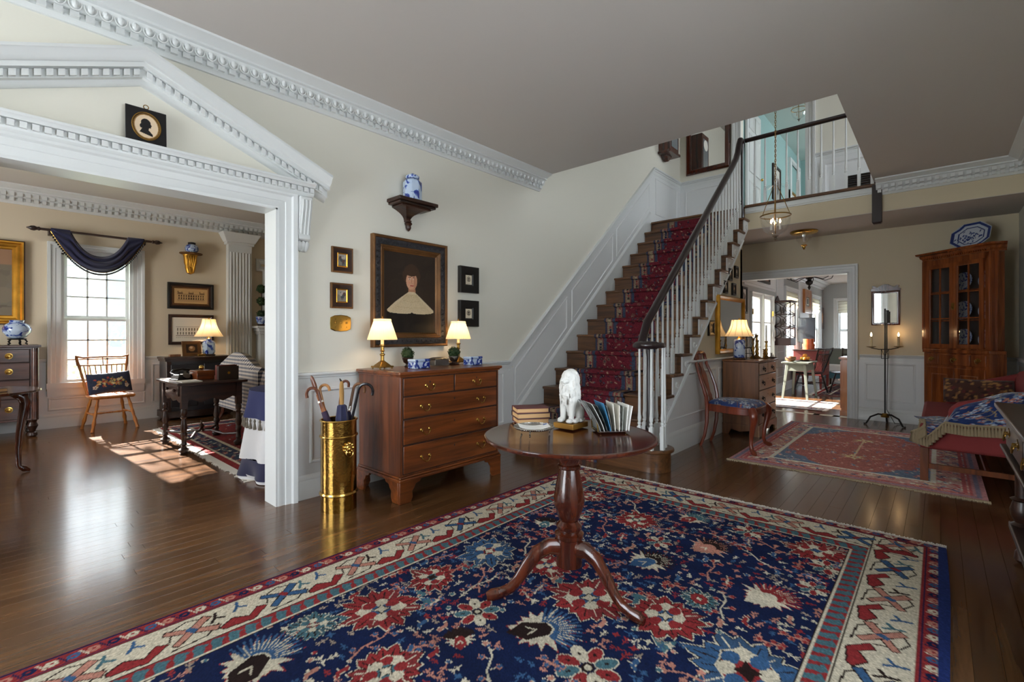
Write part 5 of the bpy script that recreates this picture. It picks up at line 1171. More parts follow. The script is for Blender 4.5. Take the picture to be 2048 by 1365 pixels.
t = thing('swag_curtain', 'navy swag valance draped over the curtain pole with bead fringe', 'curtain', (1.04, LW-.12, 2.51))
obj('cloth', MB().grid(swag, 48, 26), M['navy'], t, solid=.004)
obj('trim_braid', MB().tube([Vector(swag(k/60, 1.0)) for k in range(61)], .006, 5), M['abrass'], t)
bdm = MB().ball((0, 0, 0), .011, 7, 5, sz=1.3).mesh('bead'); finish(bdm); bdm.materials.append(M['black'])
for k in range(64): p = Vector(swag((k+.5)/64, 1)); inst('bead', bdm, p-Vector((0, 0, .028)), t)
# windsor chair with needlework cushion
def taperleg(a, b, r0, r1, n=8, bam=True):
    a, b = Vector(a), Vector(b); pts = [a+(b-a)*k/8 for k in range(9)]; rs = [r0+(r1-r0)*k/8 for k in range(9)]
    if bam: rs = [r*(1.18 if k in (2, 6) else .82 if k in (1, 3, 5, 7) else 1) for k, r in enumerate(rs)]
    return MB().tube(pts, rs, n)
def windsor(name, label, loc, rz, m, sc=1.0, seatm=None):
    t = thing(name, label, 'chair', loc, rz); t.scale = (sc, sc, sc); sz = .43
    P = [(-.21, -.2), (0, -.225), (.21, -.2), (.235, -.05), (.2, .16), (.1, .2), (-.1, .2), (-.2, .16), (-.235, -.05)]
    obj('seat', MB().rings([[(x*.93, y*.93, sz-.035) for x, y in P], [(x, y, sz-.015) for x, y in P], [(x*.98, y*.98, sz) for x, y in P], [(x*.7, y*.7, sz-.008) for x, y in P]], True, True, True), seatm or m, t)
    for sx in (-1, 1):
        for sy in (-1, 1): obj('leg', taperleg((sx*.15, sy*.13, sz-.03), (sx*.225, sy*.2+.02*sy, 0.002), .016, .02), m, t)
        obj('side_stretcher', taperleg((sx*.185, -.165, .2), (sx*.185, .165, .2), .011, .011), m, t); obj('back_post', taperleg((sx*.185, .15, sz), (sx*.26, .29, .905), .018, .014), m, t)
    obj('cross_stretcher', taperleg((-.185, 0, .2), (.185, 0, .2), .011, .011), m, t)
    obj('top_rail', MB().tube([(-.275, .293, .918), (-.2, .283, .898), (0, .302, .902), (.2, .283, .898), (.275, .293, .918)], [.014, .011, .012, .011, .014], 8), m, t)
    obj('mid_rail', MB().tube([(-.245, .255, .80), (0, .268, .795), (.245, .255, .80)], .009, 8), m, t)
    for k in range(8):
        f = (k+.5)/8-.5; obj('spindle', MB().tube([(f*.36, .165, sz), (f*.45, .262, .797)], .0065, 6), m, t)
    for k in range(3): f = (k-1)*.26; obj('spindle', MB().tube([(f, .266, .797), (f*1.04, .295, .9)], .006, 6), m, t)
    return t
windsor('windsor_chair', 'honey maple birdcage windsor chair before the living room window', (1.09, 7.90, 0), .12, M['maple'])
def cushion_mesh(cv, w, h, th, m, name='cushion'):
    return cv.mesh(name, lambda U, V: (U/cv.w*w-w/2, -th*np.sqrt(np.clip(1-np.abs(2*U/cv.w-1)**2.6, 0, 1))*np.sqrt(np.clip(1-np.abs(2*V/cv.h-1)**2.6, 0, 1)), (V/cv.h*h-h/2)*(1-.06*np.sin(PI*U/cv.w))), m)
cv = Canvas(.44, .27, .006, (40, 46, 66)); r = random.Random(3)
for k in range(60): cv.ell(r.gauss(.22, .075), r.gauss(.135, .035), r.uniform(.008, .022), r.uniform(.006, .016), r.choice(((190, 160, 96), (206, 186, 140), (150, 60, 44), (110, 110, 70), (180, 120, 70))), r.random()*3)
for x in (.06, .38):
    for q in range(5): cv.ell(x+.016*math.cos(q*1.26), .08+.016*math.sin(q*1.26), .01, .008, (200, 170, 150))
cv.speck(.08)
t = thing('cushion', 'navy needlework cushion with floral crest resting on the windsor chair', 'cushion', (1.09, 7.915, .443), .12); 
o = obj('front', cushion_mesh(cv, .44, .27, .06, M['bluev']), None, t); o.location = (0, 0, .135); o.rotation_euler = (-.25, -.06, 0)
o = obj('back', cushion_mesh(Canvas(.44, .27, .03, (40, 46, 66)), .44, .27, -.05, M['bluev']), None, t); o.location = (0, 0, .135); o.rotation_euler = (-.25, -.06, 0)
# chest at the left
t = thing('chest_of_drawers', 'dark chest with oval brass pulls and turned feet left of the window', 'chest', (-.05, 8.09, 0)); w_, d_ = .98, .48
obj('carcass', MB().box(-w_/2, -d_/2, .2, w_/2, d_/2, 1.05), wood('chest_dark', rgb(52, 28, 20), rgb(84, 48, 34), .35, .8, 0), t, bev=.003); obj('top', MB().box(-w_/2-.02, -d_/2-.03, 1.05, w_/2+.02, d_/2, 1.075), bpy.data.materials['chest_dark'], t, bev=.005)
for sx in (-1, 1):
    for sy in (-1, 1): lathe_obj('foot', [(.03, 0), (.045, .02), (.04, .05), (.025, .06), (.03, .08), (.05, .13), (.035, .17), (.045, .2)], M['darkw'], t, (sx*(w_/2-.05), sy*(d_/2-.05), 0), 14)
    obj('pilaster', MB().lathe([(.03, .21), (.03, 1.04)], 12, (sx*(w_/2-.03), -d_/2+.005, 0)), bpy.data.materials['chest_dark'], t)
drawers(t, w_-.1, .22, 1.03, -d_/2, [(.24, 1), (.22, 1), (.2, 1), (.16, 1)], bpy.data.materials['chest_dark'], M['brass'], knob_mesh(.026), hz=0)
t = thing('porcelain_vase', 'round blue and white vase on a black stand on the dark chest', 'vase', (-.0, 8.12, 1.0755), 0)
t.location = onY(34, 700, 8.12).xy.to_3d()+Vector((0, 0, 1.0755))
lathe_obj('body', [(.05, .075), (.08, .09), (.12, .15), (.125, .19), (.105, .235), (.07, .26), (.062, .268), (.068, .29), (.06, .29)], M['porc'], t, n=28)
lathe_obj('stand', [(.075, .06), (.085, .068), (.075, .075)], M['black'], t, n=16)
for k in range(5): a = k*2*PI/5; obj('stand_leg', MB().tube([(.065*math.cos(a), .065*math.sin(a), .065), (.085*math.cos(a), .085*math.sin(a), .035), (.07*math.cos(a), .07*math.sin(a), .018), (.09*math.cos(a), .09*math.sin(a), .006)], .009, 6), M['black'], t)
cv = Canvas(.8, .8, .012, (120, 112, 98)); r = random.Random(1)
for k in range(60): cv.ell(r.uniform(0, .8), r.uniform(0, .8), .12, .1, (lambda f_: tuple(c*f_ for c in (118, 108, 92)))(r.uniform(.85, 1.12)))
cv.ell(.45, .28, .12, .2, (150, 140, 124)); cv.ell(.45, .5, .055, .07, (176, 150, 126)); cv.rect(0, .62, .8, .8, (150, 116, 90)); cv.ell(.3, .7, .2, .08, (170, 130, 100))
gf = [(M['darkw'], [(0, 0), (0, .05), (.012, .054)]), (M['gilt'], [(.012, .054), (.03, .05), (.04, .03), (.065, .036), (.08, .022), (.1, .024), (.112, .012)])]
picture('oil_painting', 'large misty oil painting in a wide gilt frame left of the window', 'painting', -.65, .35, 1.318, 2.34, None, gf, cv, wall=LW)
# oval table at the far left
t = thing('tea_table', 'round drop-leaf mahogany table with cabriole legs at the left edge', 'table', (-.15, 5.9, 0))
obj('top', MB().lathe([(.001, .705), (.48, .705), (.5, .715), (.495, .728), (.001, .728)], 40, caps=False), M['dmahog'], t); obj('frame', MB().cb(0, 0, .6, .5, .42, .105), M['dmahog'], t, bev=.003)
for k in range(4):
    a = (.05, PI/2, PI, -PI/2)[k]; pts = [(.32, .7), (.385, .655), (.40, .6), (.385, .5), (.365, .35), (.355, .18), (.36, .06), (.395, .03), (.43, .012)]; rs = [.034, .042, .04, .033, .026, .02, .019, .026, .01]
    obj('leg', MB().tube([(r*math.cos(a), r*math.sin(a), z) for r, z in pts], rs, 10), M['dmahog'], t)
book('', .02, 5.72, .7286, .2, .15, .03, .4, c2, 'dark book lying on the drop-leaf table at the left', 'books on the drop-leaf table'); book('', -.28, 5.62, .7286, .2, .15, .035, -.2, paint('book_print', rgb(120, 90, 80), .5, var=.5), 'patterned book at the very left edge of the drop-leaf table', 'books on the drop-leaf table')
# prints beside the window
def building(w, h, bg, ink, border):
    cv = Canvas(w, h, .005, bg); x0, x1, y0, y1 = w*.1, w*.9, h*.25, h*.62
    cv.line([(x0, y1), (x1, y1)], .006, ink); cv.line([(x0, y0), (x1, y0)], .006, ink)
    n = 11
    for i in range(n):
        x = x0+(x1-x0)*(i+.5)/n
        for y in (y0+.04*h, y0+.2*h): cv.rect(x-.006, y, x+.006, y+.1*h, ink)
    if border:
        for c in (x0+.03, w/2, x1-.03): cv.rect(c-.03, y1, c+.03, y1+.1*h, tuple(int(v*.6+b*.4) for v, b in zip(ink, bg))); cv.line([(c-.025, y1+.1*h), (c-.025, y1+.2*h)], .006, ink); cv.line([(c+.025, y1+.1*h), (c+.025, y1+.2*h)], .006, ink)
    for k in range(16): cv.line([(x0+k*(x1-x0)/16, y0-.08*h), (x0+(k+.6)*(x1-x0)/16, y0-.08*h)], .004, ink)
    return cv
picture('architectural_print', 'dark framed brown print of a palace facade, upper of two beside the window', 'picture', 1.805, 2.398, 1.578, 1.967, None, [(M['black'], [(0, 0), (0, .03), (.02, .034), (.04, .024)]), (M['darkw'], [(.04, .024), (.06, .02)]), (M['ogilt'], [(.06, .02), (.07, .022), (.085, .014)])], building(.42, .24, (196, 160, 110), (70, 50, 34), True), wall=LW, pm=M['print'])
picture('architectural_print', 'dark framed white print of a palace facade, lower of two behind the lamp', 'picture', 1.817, 2.398, 1.046, 1.495, None, [(M['darkw'], [(0, 0), (0, .03), (.03, .034), (.045, .02)])], building(.49, .35, (228, 222, 208), (120, 112, 100), False), wall=LW, pm=M['print'])
t = thing('wall_bracket', 'carved gilt wall bracket shelf right of the window', 'shelf', (2.08, LW-.001, 2.10)); obj('shelf', MB().lathe([(.135, .29), (.15, .3), (.145, .315), (.12, .318)], 24, (0, -.10, 0), sy=.75), M['ogilt'], t); obj('carving', MB().lathe([(.01, 0), (.05, .02), (.07, .1), (.066, .12), (.08, .16), (.085, .25), (.1, .29)], 12, (0, -.06, 0), sy=.7), M['gilt'], t)
for k in range(5): obj('leaf', MB().tube([(-.06+k*.03, -.115, .27), (-.05+k*.025, -.12, .2), (-.04+k*.02, -.10, .12), (-.03+k*.015, -.085, .04)], [.012, .017, .014, .008], 6), M['gilt'], t)
t = thing('porcelain_jar', 'small blue and white jar with dark lid on the gilt bracket', 'jar', (2.09, LW-.10, 2.4185)); lathe_obj('body', [(.06, 0), (.085, .03), (.09, .07), (.07, .11), (.05, .125)], M['porc2'], t); lathe_obj('lid', [(.045, .125), (.05, .13), (.05, .15), (.04, .155)], M['black'], t)
# dark cabinet on the wall with lamp
CX = 2.10
t = thing('console_cabinet', 'dark serpentine cabinet with ebonised doors beneath the two prints', 'cabinet', (CX, 8.13, 0))
def serp(s, w, d): return [(x*w, -d*(.5+.08*math.cos(x*2*PI*1.0))*s if s > 0 else d*.5) for x in np.linspace(-.5, .5, 17)]
def slab(z0, z1, w, d): 
    P = serp(1, w, d)+[(w/2, .21), (-w/2, .21)]; return MB().prism(P, z0, z1, 'z')
obj('plinth', slab(.03, .12, .86, .46), M['darkw'], t, bev=.004); obj('body', slab(.12, .82, .80, .40), M['ebony'], t); obj('top', slab(.85, .88, .86, .46), M['darkw'], t, bev=.005); obj('frieze', slab(.82, .85, .83, .43), M['darkw'], t)
for x in (-.2, .2): obj('door', MB().box(x-.16, -.235, .18, x+.16, -.19, .78), M['darkw'] if 0 else M['ebony'], t, bev=.006)
for x in (-.38, .0, .38): obj('pilaster', MB().box(x-.03, -.225, .12, x+.03, -.17, .82), M['darkw'], t, bev=.006)
for sx in (-.38, .38):
    for sy in (-.17, .15): obj('foot', MB().ball((sx, sy, .022), .03, 10, 6, sz=.7), M['darkw'], t)
def jar_lamp(label, loc, r0, h0, sb, st, sh, m, pw, name='table_lamp', cyl=False, panels=8):
    t = thing(name, label, 'lamp', loc); 
    lathe_obj('stand', [(r0*1.0, 0), (r0*1.08, .012), (r0*.9, .024)], M['darkw'], t, n=8)
    if cyl: lathe_obj('base', [(r0*.9, .024), (r0*.95, .03), (r0*.95, h0-.02), (r0*.8, h0)], m, t, n=20)
    else: lathe_obj('base', [(r0*.8, .024), (r0, .05), (r0, h0-.06), (r0*.8, h0-.03), (r0*.45, h0-.02), (r0*.45, h0)], m, t, n=6)
    lathe_obj('neck', [(r0*.5, h0), (r0*.3, h0+.01), (.01, h0+.04), (.01, h0+.12)], M['brass'], t, n=12)
    z0 = h0+.035; L = []
    for f in (0, .2, .45, .7, 1.0):
        rr = st+(sb-st)*((1-f)**1.7); L.append([(rr*math.cos(2*PI*k/32), rr*math.sin(2*PI*k/32), z0+sh*f) for k in range(32)])
    obj('shade', MB().rings(L), M['shade2'], t); 
    for k in range(panels): a = 2*PI*k/panels; obj('shade_rib', MB().tube([((st+(sb-st)*((1-f)**1.7)+.001)*math.cos(a), (st+(sb-st)*((1-f)**1.7)+.001)*math.sin(a), z0+sh*f) for f in (0, .2, .45, .7, 1)], .0025, 5), M['shade2'], t)
    lathe_obj('finial', [(.004, z0+sh-.005), (.012, z0+sh+.01), (.004, z0+sh+.025)], M['brass'], t, n=8)
    l = bpy.data.lights.new('lamp_bulb', 'POINT'); l.energy = pw; l.color = (1, .7, .4); l.shadow_soft_size = .03; lo = bpy.data.objects.new('lamp_bulb', l); COL.objects.link(lo); lo.parent = t; lo.location = (0, 0, z0+sh*.45); return t
jar_lamp('blue and white ginger jar lamp with ivory bell shade on the dark cabinet', (2.26, 8.12, .8805), .085, .25, .19, .085, .26, M['porc3'], 4)
t = thing('photo_frame', 'small gilt framed picture standing on the dark cabinet', 'picture', (2.03, 8.06, .8815), 0); t.rotation_euler = (-.2, 0, .1); cv = Canvas(.1, .12, .004, (50, 34, 24)); cv.ell(.05, .06, .03, .04, (150, 110, 70)); cv.ell(.045, .075, .014, .016, (216, 186, 150))
o = obj('frame', MB().frame(.24, .22, [(0, 0), (0, .018), (.02, .022), (.05, .014)]), M['ogilt'], t); o.location = (0, 0, .11); obj('back', MB().box(-.118, -.004, .002, .118, 0, .218), M['darkw'], t, smooth=False); flatpic('picture', cv, M['art'], t, .145, .125, .0145, (0, 0, .11))
tag(obj('keepsake_box', MB().cb(1.83, 8.1, .8815, .13, .08, .032), M['pine'], bev=.003), 'small plain wooden box on the left of the dark cabinet', 'box')
tag(obj('trinket_box', MB().cb(2.14, 8.03, .8815, .1, .05, .03), M['abrass'], bev=.004), 'small brass box at the foot of the ginger jar lamp', 'box')
# side table with turned legs
SX, SY_ = 1.60, 6.0
t = thing('side_table', 'dark turned-leg side table with drawer and crossed stretchers in the sunlight', 'table', (SX, SY_, 0)); hw, hd_ = .25, .36
obj('top', MB().box(-hw-.07, -hd_-.07, .685, hw+.07, hd_+.07, .71), M['darkw'], t, bev=.006)
obj('apron', MB().prism([(-hd_, .685), (hd_, .685), (hd_, .52), (hd_-.08, .53), (hd_-.12, .5), (.1, .53), (0, .5), (-.1, .53), (-hd_+.12, .5), (-hd_+.08, .53), (-hd_, .52)], -hw-.012, -hw+.01, 'x').prism([(-hw, .685), (hw, .685), (hw, .52), (hw-.06, .54), (.1, .5), (0, .54), (-.1, .5), (-hw+.06, .54), (-hw, .52)], -hd_-.012, -hd_+.01, 'y').box(hw-.01, -hd_, .54, hw+.012, hd_, .685).box(-hw, hd_-.01, .54, hw, hd_+.012, .685), M['darkw'], t, smooth=False)
d = obj('drawer', MB().box(-hw-.022, -.25, .565, -hw-.01, .25, .675), M['darkw'], t, bev=.003)
for y in (-.14, .14): o = obj('knob', MB().ball((-hw-.035, y, .62), .016, 10, 8), M['darkw'], d)
for sx in (-1, 1):
    for sy in (-1, 1):
        c = (sx*hw, sy*hd_, 0); obj('leg', MB().lathe([(.03, .004), (.045, .02), (.046, .045), (.025, .06), (.02, .075), (.03, .09), (.022, .11), (.022, .16), (.03, .17), (.03, .20), (.022, .215), (.034, .25), (.026, .30), (.02, .35), (.03, .365), (.02, .38), (.03, .40), (.03, .43), (.022, .45)], 14, c).cb(c[0], c[1], .45, .055, .055, .235), M['darkw'], t)
        obj('stretcher', MB().tube([(sx*hw, sy*hd_, .13), (sx*hw*.6, sy*hd_*.6, .12), (sx*hw*.3, sy*hd_*.2, .15), (0, 0, .15)], .012, 8), M['darkw'], t)
lathe_obj('finial', [(.03, .14), (.034, .16), (.016, .175), (.03, .195), (.02, .215), (.008, .23), (.012, .25), (.002, .265)], M['darkw'], t)
z7 = .7106
t = thing('telephone', 'black old-fashioned telephone on the sunlit side table', 'telephone', (1.44, 6.05, z7), .3)
obj('body', MB().taper(0, 0, 0.012, .19, .15, .06, .13, .1).cb(0, 0, 0, .2, .16, .014), M['black'], t, bev=.006); obj('handset', MB().tube([(-.1, .02, .075), (-.085, .02, .1), (0, .02, .112), (.085, .02, .1), (.1, .02, .075)], [.022, .018, .012, .018, .022], 10), M['black'], t); [obj('cradle', MB().cb(x_, .02, .055, .014, .05, .04), M['black'], t) for x_ in (-.04, .04)]
obj('dial', place(MB(), (0, -.06, .045), 0, .8).lathe([(.035, 0), (.038, .006), (.01, .01)], 16), M['pewter'], t)
cv = Canvas(.25, .2, .01, (226, 220, 206)); tag(obj('notepad', MB().cb(1.43, 5.78, z7, .18, .24, .008), M['paper']), 'white papers at the near corner of the side table', 'paper')
t = thing('wooden_box', 'sunlit wooden box with keyhole on the side table', 'box', (1.60, 5.98, z7), .1); obj('body', MB().cb(0, 0, 0, .17, .2, .075), M['mahog'], t, bev=.003); obj('lid', MB().cb(0, 0, .076, .175, .205, .022), M['mahog'], t, bev=.004)
tag(obj('brass_ball', MB().ball((1.61, 6.04, z7+.098+.026), .026, 14, 10), M['brass']), 'small brass ball resting on the wooden box', 'ornament')
for k, (cc, lb, y_, h_) in enumerate(((paint('book_maroon', rgb(104, 42, 36), .5), 'upright maroon leather book on the side table', 5.80, .155), (paint('book_green', rgb(52, 40, 34), .5), 'upright dark book with gold medallion on the side table', 5.745, .145))):
    t = thing('book', lb, 'book', (1.78, y_, z7), .08, 'upright books on the side table'); obj('cover', MB().box(-.1, -.026, 0, .1, -.022, h_).box(-.1, .022, 0, .1, .026, h_).box(-.1, -.026, 0, -.096, .026, h_), cc, t, bev=.001); obj('pages', MB().box(-.096, -.022, .004, .095, .022, h_-.004), M['paper'], t, smooth=False)
    if k: obj('medallion', place(MB(), (.0, -.026, h_/2), 0, PI/2).lathe([(.014, -.0), (.014, .001), (.006, .0015)], 14), M['gilt'], t)
# fluted pilaster, chimneypiece
t = struct('trim_7', MB().box(2.58, LW-.11, 0, 2.92, LW, 2.62), M['trim'], 'white fluted pilaster beside the chimneypiece', 'pilaster', smooth=False)
for k in range(7): obj('flute', MB().tube([(2.615+k*.045, LW-.113, .5), (2.615+k*.045, LW-.113, 2.5)], .011, 6), M['wain'], t)
obj('capital', MB().box(2.55, LW-.14, 2.62, 2.95, LW, 2.66).taper(2.75, LW-.07, 2.66, .42, .16, 2.8, .56, .3), M['trim'], t, bev=.006); obj('plinth', MB().box(2.55, LW-.13, 0, 2.95, LW, .3), M['trim'], t)
t = struct('fireplace', MB().box(3.02, LW-.2, 0, 3.2, LW, 1.2).box(3.2, LW-.2, .95, 4.6, LW, 1.2).box(4.6, LW-.2, 0, 4.8, LW, 1.2), M['trim'], 'white carved chimneypiece at the right of the living room', 'fireplace', smooth=False)
obj('mantel_shelf', MB().box(2.94, LW-.3, 1.30, 4.9, LW, 1.335).box(2.98, LW-.25, 1.25, 4.86, LW, 1.30).box(3.0, LW-.22, 1.2, 4.82, LW, 1.25), M['trim'], t, bev=.006); obj('firebox', MB().box(3.2, LW-.12, 0, 4.6, LW-.1, .95), M['black'], t, smooth=False)
for d in (.0, .06): obj('surround', MB().box(3.2-.02-d*.3, LW-.215+d*.1, 0, 3.24-d*.3, LW-.19, .97), M['trim'], t, bev=.004)
for k in range(2): obj('rosette', place(MB(), (3.12+k*.18, LW-.2, 1.08), 0, PI/2).lathe([(.05, 0), (.055, .008), (.03, .012), (.035, .02), (.01, .024)], 14), M['trim'], t)
om = polyframe(MB(), [(3.12, 1.42), (4.7, 1.42), (4.7, 2.45), (3.02, 2.45), (3.02, 2.25), (3.12, 2.25)], [(0, 0), (0, .03), (.03, .04), (.06, .02), (.08, .0)], PL); obj('overmantel', om, M['trim'], t)
t = thing('topiary', 'three-ball boxwood topiary in a blue and white bowl on the mantel', 'plant', onY(523, 648, LW-.2).xy.to_3d()+Vector((0, 0, 1.336)))
lathe_obj('stand', [(.06, 0), (.065, .02), (.05, .03)], M['darkw'], t, n=8); lathe_obj('bowl', [(.045, .03), (.07, .06), (.08, .11), (.085, .15), (.075, .15)], M['porc2'], t); obj('stem', MB().tube([(0, 0, .15), (0, 0, .6)], .007, 6), M['darkw'], t)
r = random.Random(4)
for z in (.2, .4, .6):
    b = obj('ball', MB().ball((0, 0, z), .065, 12, 8, sz=.75 if z < .3 else 1), M['green'], t); q = obj('leaves', leaves((0, 0, z), .072, 200, r, .02, .75 if z < .3 else 1), M['green'], b, smooth=False); q['kind'] = 'stuff'
t = thing('candlestick', 'dark candlestick with tan candle on the mantel by the door frame', 'candlestick', (3.28, LW-.16, 1.336)); lathe_obj('stick', [(.04, 0), (.04, .01), (.01, .03), (.012, .15), (.02, .16), (.014, .19)], M['iron'], t, n=12); lathe_obj('candle', [(.013, .19), (.013, .32), (.002, .322)], M['cream'], t)
# checked sofa
def check_mat():
    m, n, l, p = new_mat('gingham'); tc = n.new('ShaderNodeTexCoord'); out = []
    for ax in range(3):
        s = n.new('ShaderNodeSeparateXYZ'); l.new(tc.outputs['Object'], s.inputs[0]); a = n.new('ShaderNodeMath'); a.operation = 'MULTIPLY'; a.inputs[1].default_value = 2*PI/.045; l.new(s.outputs[ax], a.inputs[0])
        b = n.new('ShaderNodeMath'); b.operation = 'SINE'; l.new(a.outputs[0], b.inputs[0]); c = n.new('ShaderNodeMath'); c.operation = 'GREATER_THAN'; c.inputs[1].default_value = 0; l.new(b.outputs[0], c.inputs[0]); out.append(c.outputs[0])
    a = n.new('ShaderNodeMath'); a.operation = 'ADD'; l.new(out[1], a.inputs[0]); l.new(out[2], a.inputs[1])
    r = ramp(n, l, a.outputs[0], [(0, rgb(216, 204, 186)), (.5, rgb(150, 146, 146)), (1, rgb(60, 66, 86))]); d = n.new('ShaderNodeMath'); d.operation = 'DIVIDE'; d.inputs[1].default_value = 2; l.new(a.outputs[0], d.inputs[0]); l.new(d.outputs[0], r.inputs[0])
    l.new(r.outputs[0], p.inputs['Base Color']); p.inputs['Roughness'].default_value = .95; return m
GM = check_mat()
t = thing('sofa', 'navy and cream gingham sofa with scrolled arm seen from behind', 'sofa', (2.52, 6.62, .0085))
def camel(y): return .80+.16*math.cos(min(1, abs(y-.1)/.62)*PI/2)**1.2
ys = np.linspace(-.7, .7, 25)
obj('backrest', MB().rings([[(-.38, y, .22), (-.37, y, camel(y)-.05), (-.33, y, camel(y)), (-.25, y, camel(y)-.01), (-.2, y, camel(y)-.08), (-.18, y, .22)] for y in ys], True, True, True), GM, t, ang=50)
for s in (-1, 1):
    obj('arm', MB().box(-.3, s*.7-.06, .22, .35, s*.7+.06, .55), GM, t, bev=.03); obj('scroll', MB().tube([(-.34, s*.73, .66), (-.1, s*.74, .60), (.2, s*.75, .58), (.37, s*.75, .58)], [.1, .09, .085, .085], 14), GM, t)
obj('seat', MB().box(-.25, -.68, .22, .38, .68, .44), GM, t, bev=.03)
for sx in (-.33, .33):
    for sy in (-.62, .62): obj('leg', MB().tube([(sx, sy, .24), (sx*1.02, sy, .15), (sx*1.14, sy*1.02, .04), (sx*1.2, sy*1.02, .002)], [.026, .022, .018, .016], 8), M['dmahog'], t)
# skirted table behind the door frame
t = thing('skirted_table', 'round table under a long white cloth with navy fringe and navy topper', 'table', (2.02, 4.25, 0)); rr = .50
def skirt(n, r, z0, z1, amp, fl): return [[((r*(1+fl*(z1-z)/(z1-z0))+amp*(z1-z)/(z1-z0)*math.sin(k*2*PI*11/n))*math.cos(2*PI*k/n), (r*(1+fl*(z1-z)/(z1-z0))+amp*(z1-z)/(z1-z0)*math.sin(k*2*PI*11/n))*math.sin(2*PI*k/n), z) for k in range(n)] for z in np.linspace(z1, z0, 8)]
obj('cloth', MB().rings(skirt(132, rr, .17, .72, .035, .13)), paint('white_linen', rgb(220, 220, 222), .9), t, ang=60)
obj('fringe', MB().rings([[(x*1.004, y*1.004, z-.0) for x, y, z in L] for L in skirt(132, rr*1.13, .03, .175, .033, .03)]), M['navy'], t, ang=60); obj('hem', MB().rings(skirt(132, rr*1.15, .006, .05, .033, .0)), bpy.data.materials['white_linen'], t, ang=60)
obj('topper', MB().rings([[(0.001*math.cos(2*PI*k/132), .001*math.sin(2*PI*k/132), .732) for k in range(132)], [(rr*math.cos(2*PI*k/132), rr*math.sin(2*PI*k/132), .73) for k in range(132)]]+[[(x*1.03, y*1.03, z+.005) for x, y, z in L] for L in skirt(132, rr, .50, .722, .02, .06)]), paint('navy_topper', rgb(44, 50, 92), .9), t, ang=60)
ts = MB().lathe([(.004, 0), (.01, -.02), (.006, -.03), (.014, -.08), (.012, -.085)], 7).mesh('tassel'); finish(ts); ts.materials.append(paint('tassel', rgb(120, 112, 100), .9))
for k in range(56): a = 2*PI*k/56; inst('tassel', ts, ((rr*1.12)*math.cos(a), (rr*1.12)*math.sin(a), .51), t)
# living room rug
t = rug_small('oriental_rug', 'red and blue oriental rug in the sunlit living room', 1.50, 4.6, 4.17, 7.35, (136, 44, 42), (60, 66, 96), (RD, NV, (150, 60, 54), (90, 100, 130), CR), 12, n=300)
fr = MB(); r = random.Random(2); y = 4.17
while y < 7.35: fr.box(1.50-r.uniform(.05, .09), y, .001, 1.502, y+.011, .006); y += .014
q = obj('fringe', fr, M['paper'], t, smooth=False); q['kind'] = 'stuff'
# windows behind the viewer and out of the frame; right-wall and upstairs ones added for light
sash_window('window_6', 'glazed front entrance with side lights behind the viewer', onwall('x', RX, 1), 1.3, 3.1, .05, 2.6, 5, 4, .13, False, False)
sash_window('added_window_right', 'added unseen window in the right wall, put in for its light', onwall('y', RY, 1), .3, 2.1, .7, 2.4, 3, 4, .12)
sash_window('window_7', 'wide sash window in the living room side wall', Pliv, 5.4, 7.0, .6, 2.25, 3, 5, .12)
sash_window('added_window_stairhall', 'added unseen upstairs window lighting the stair hall', onwall('y', RY-2, 1), 5.0, 7.4, 3.7, 5.3, 2, 6, .12)
sash_window('added_window_upper', 'added unseen window lighting the upstairs room', onwall('y', -.9, 1), 9.7, 11.9, 3.7, 5.1, 2, 5, .12)
# ============================================================ passage and right side of the hall
# queen anne chair
def damask(w, h, res, seed, bg=(34, 58, 112)):
    cv = Canvas(w, h, res, bg); r = random.Random(seed)
    for k in range(int(w*h*60)+3):
        p = [(r.uniform(0, w), r.uniform(0, h))]
        a = r.random()*6
        for q in range(6): a += r.uniform(-.9, .9); p.append((p[-1][0]+.04*math.cos(a), p[-1][1]+.04*math.sin(a)))
        cv.line(p, .009, r.choice(((150, 128, 92), (120, 104, 80), (96, 60, 60))))
    for k in range(int(w*h*150)+4):
        c = (r.uniform(0, w), r.uniform(0, h)); s = r.uniform(.012, .03)
        for q in range(5): cv.ell(c[0]+s*math.cos(q*1.26), c[1]+s*math.sin(q*1.26), s*.6, s*.45, r.choice(((170, 178, 190), (110, 134, 170), (150, 96, 84), (120, 130, 140))))
    return cv.speck(.06)
t = thing('side_chair', 'red walnut vase-splat side chair with blue floral seat beside the stairs', 'chair', (5.33, 1.62, .0095), 0)
m_ = M['redw']
for s in (-1, 1):
    cab = [(.235, .44), (.262, .40), (.268, .355), (.255, .28), (.235, .18), (.228, .09), (.24, .04), (.275, .018), (.295, .012)]; rs = [.038, .042, .038, .028, .021, .018, .02, .027, .014]
    obj('front_leg', MB().tube([(s*x, -.235-(x-.228)*.9, z) for x, z in cab], rs, 10), m_, t)
    obj('knee_bracket', MB().prism([(s*.12, .43), (s*.22, .43), (s*.24, .35), (s*.2, .385)], -.255, -.225, 'y'), m_, t, bev=.004)
    bp = [(.155, .29, -.008), (.15, .25, .10), (.15, .225, .25), (.155, .22, .42), (.165, .225, .52), (.18, .25, .62), (.175, .295, .75), (.15, .335, .86), (.14, .35, .93), (.135, .355, .965), (.11, .358, .985), (.06, .358, .985), (0, .358, .975)]
    obj('back_post', MB().tube([(s*a, b, c) for a, b, c in bp], [.015, .017, .02, .021, .02, .018, .016, .016, .017, .017, .015, .015, .016], 8, sq=(1, 1.1)), m_, t)
def sy(z): return .222+(.355-.222)*min(1, max(0, (z-.45)/.45))**1.0
sp = [(.05, .46), (.03, .50), (.045, .52), (.028, .56), (.05, .66), (.058, .72), (.06, .75), (.035, .80), (.03, .82), (.055, .87), (.06, .90), (.05, .93), (.065, .97)]
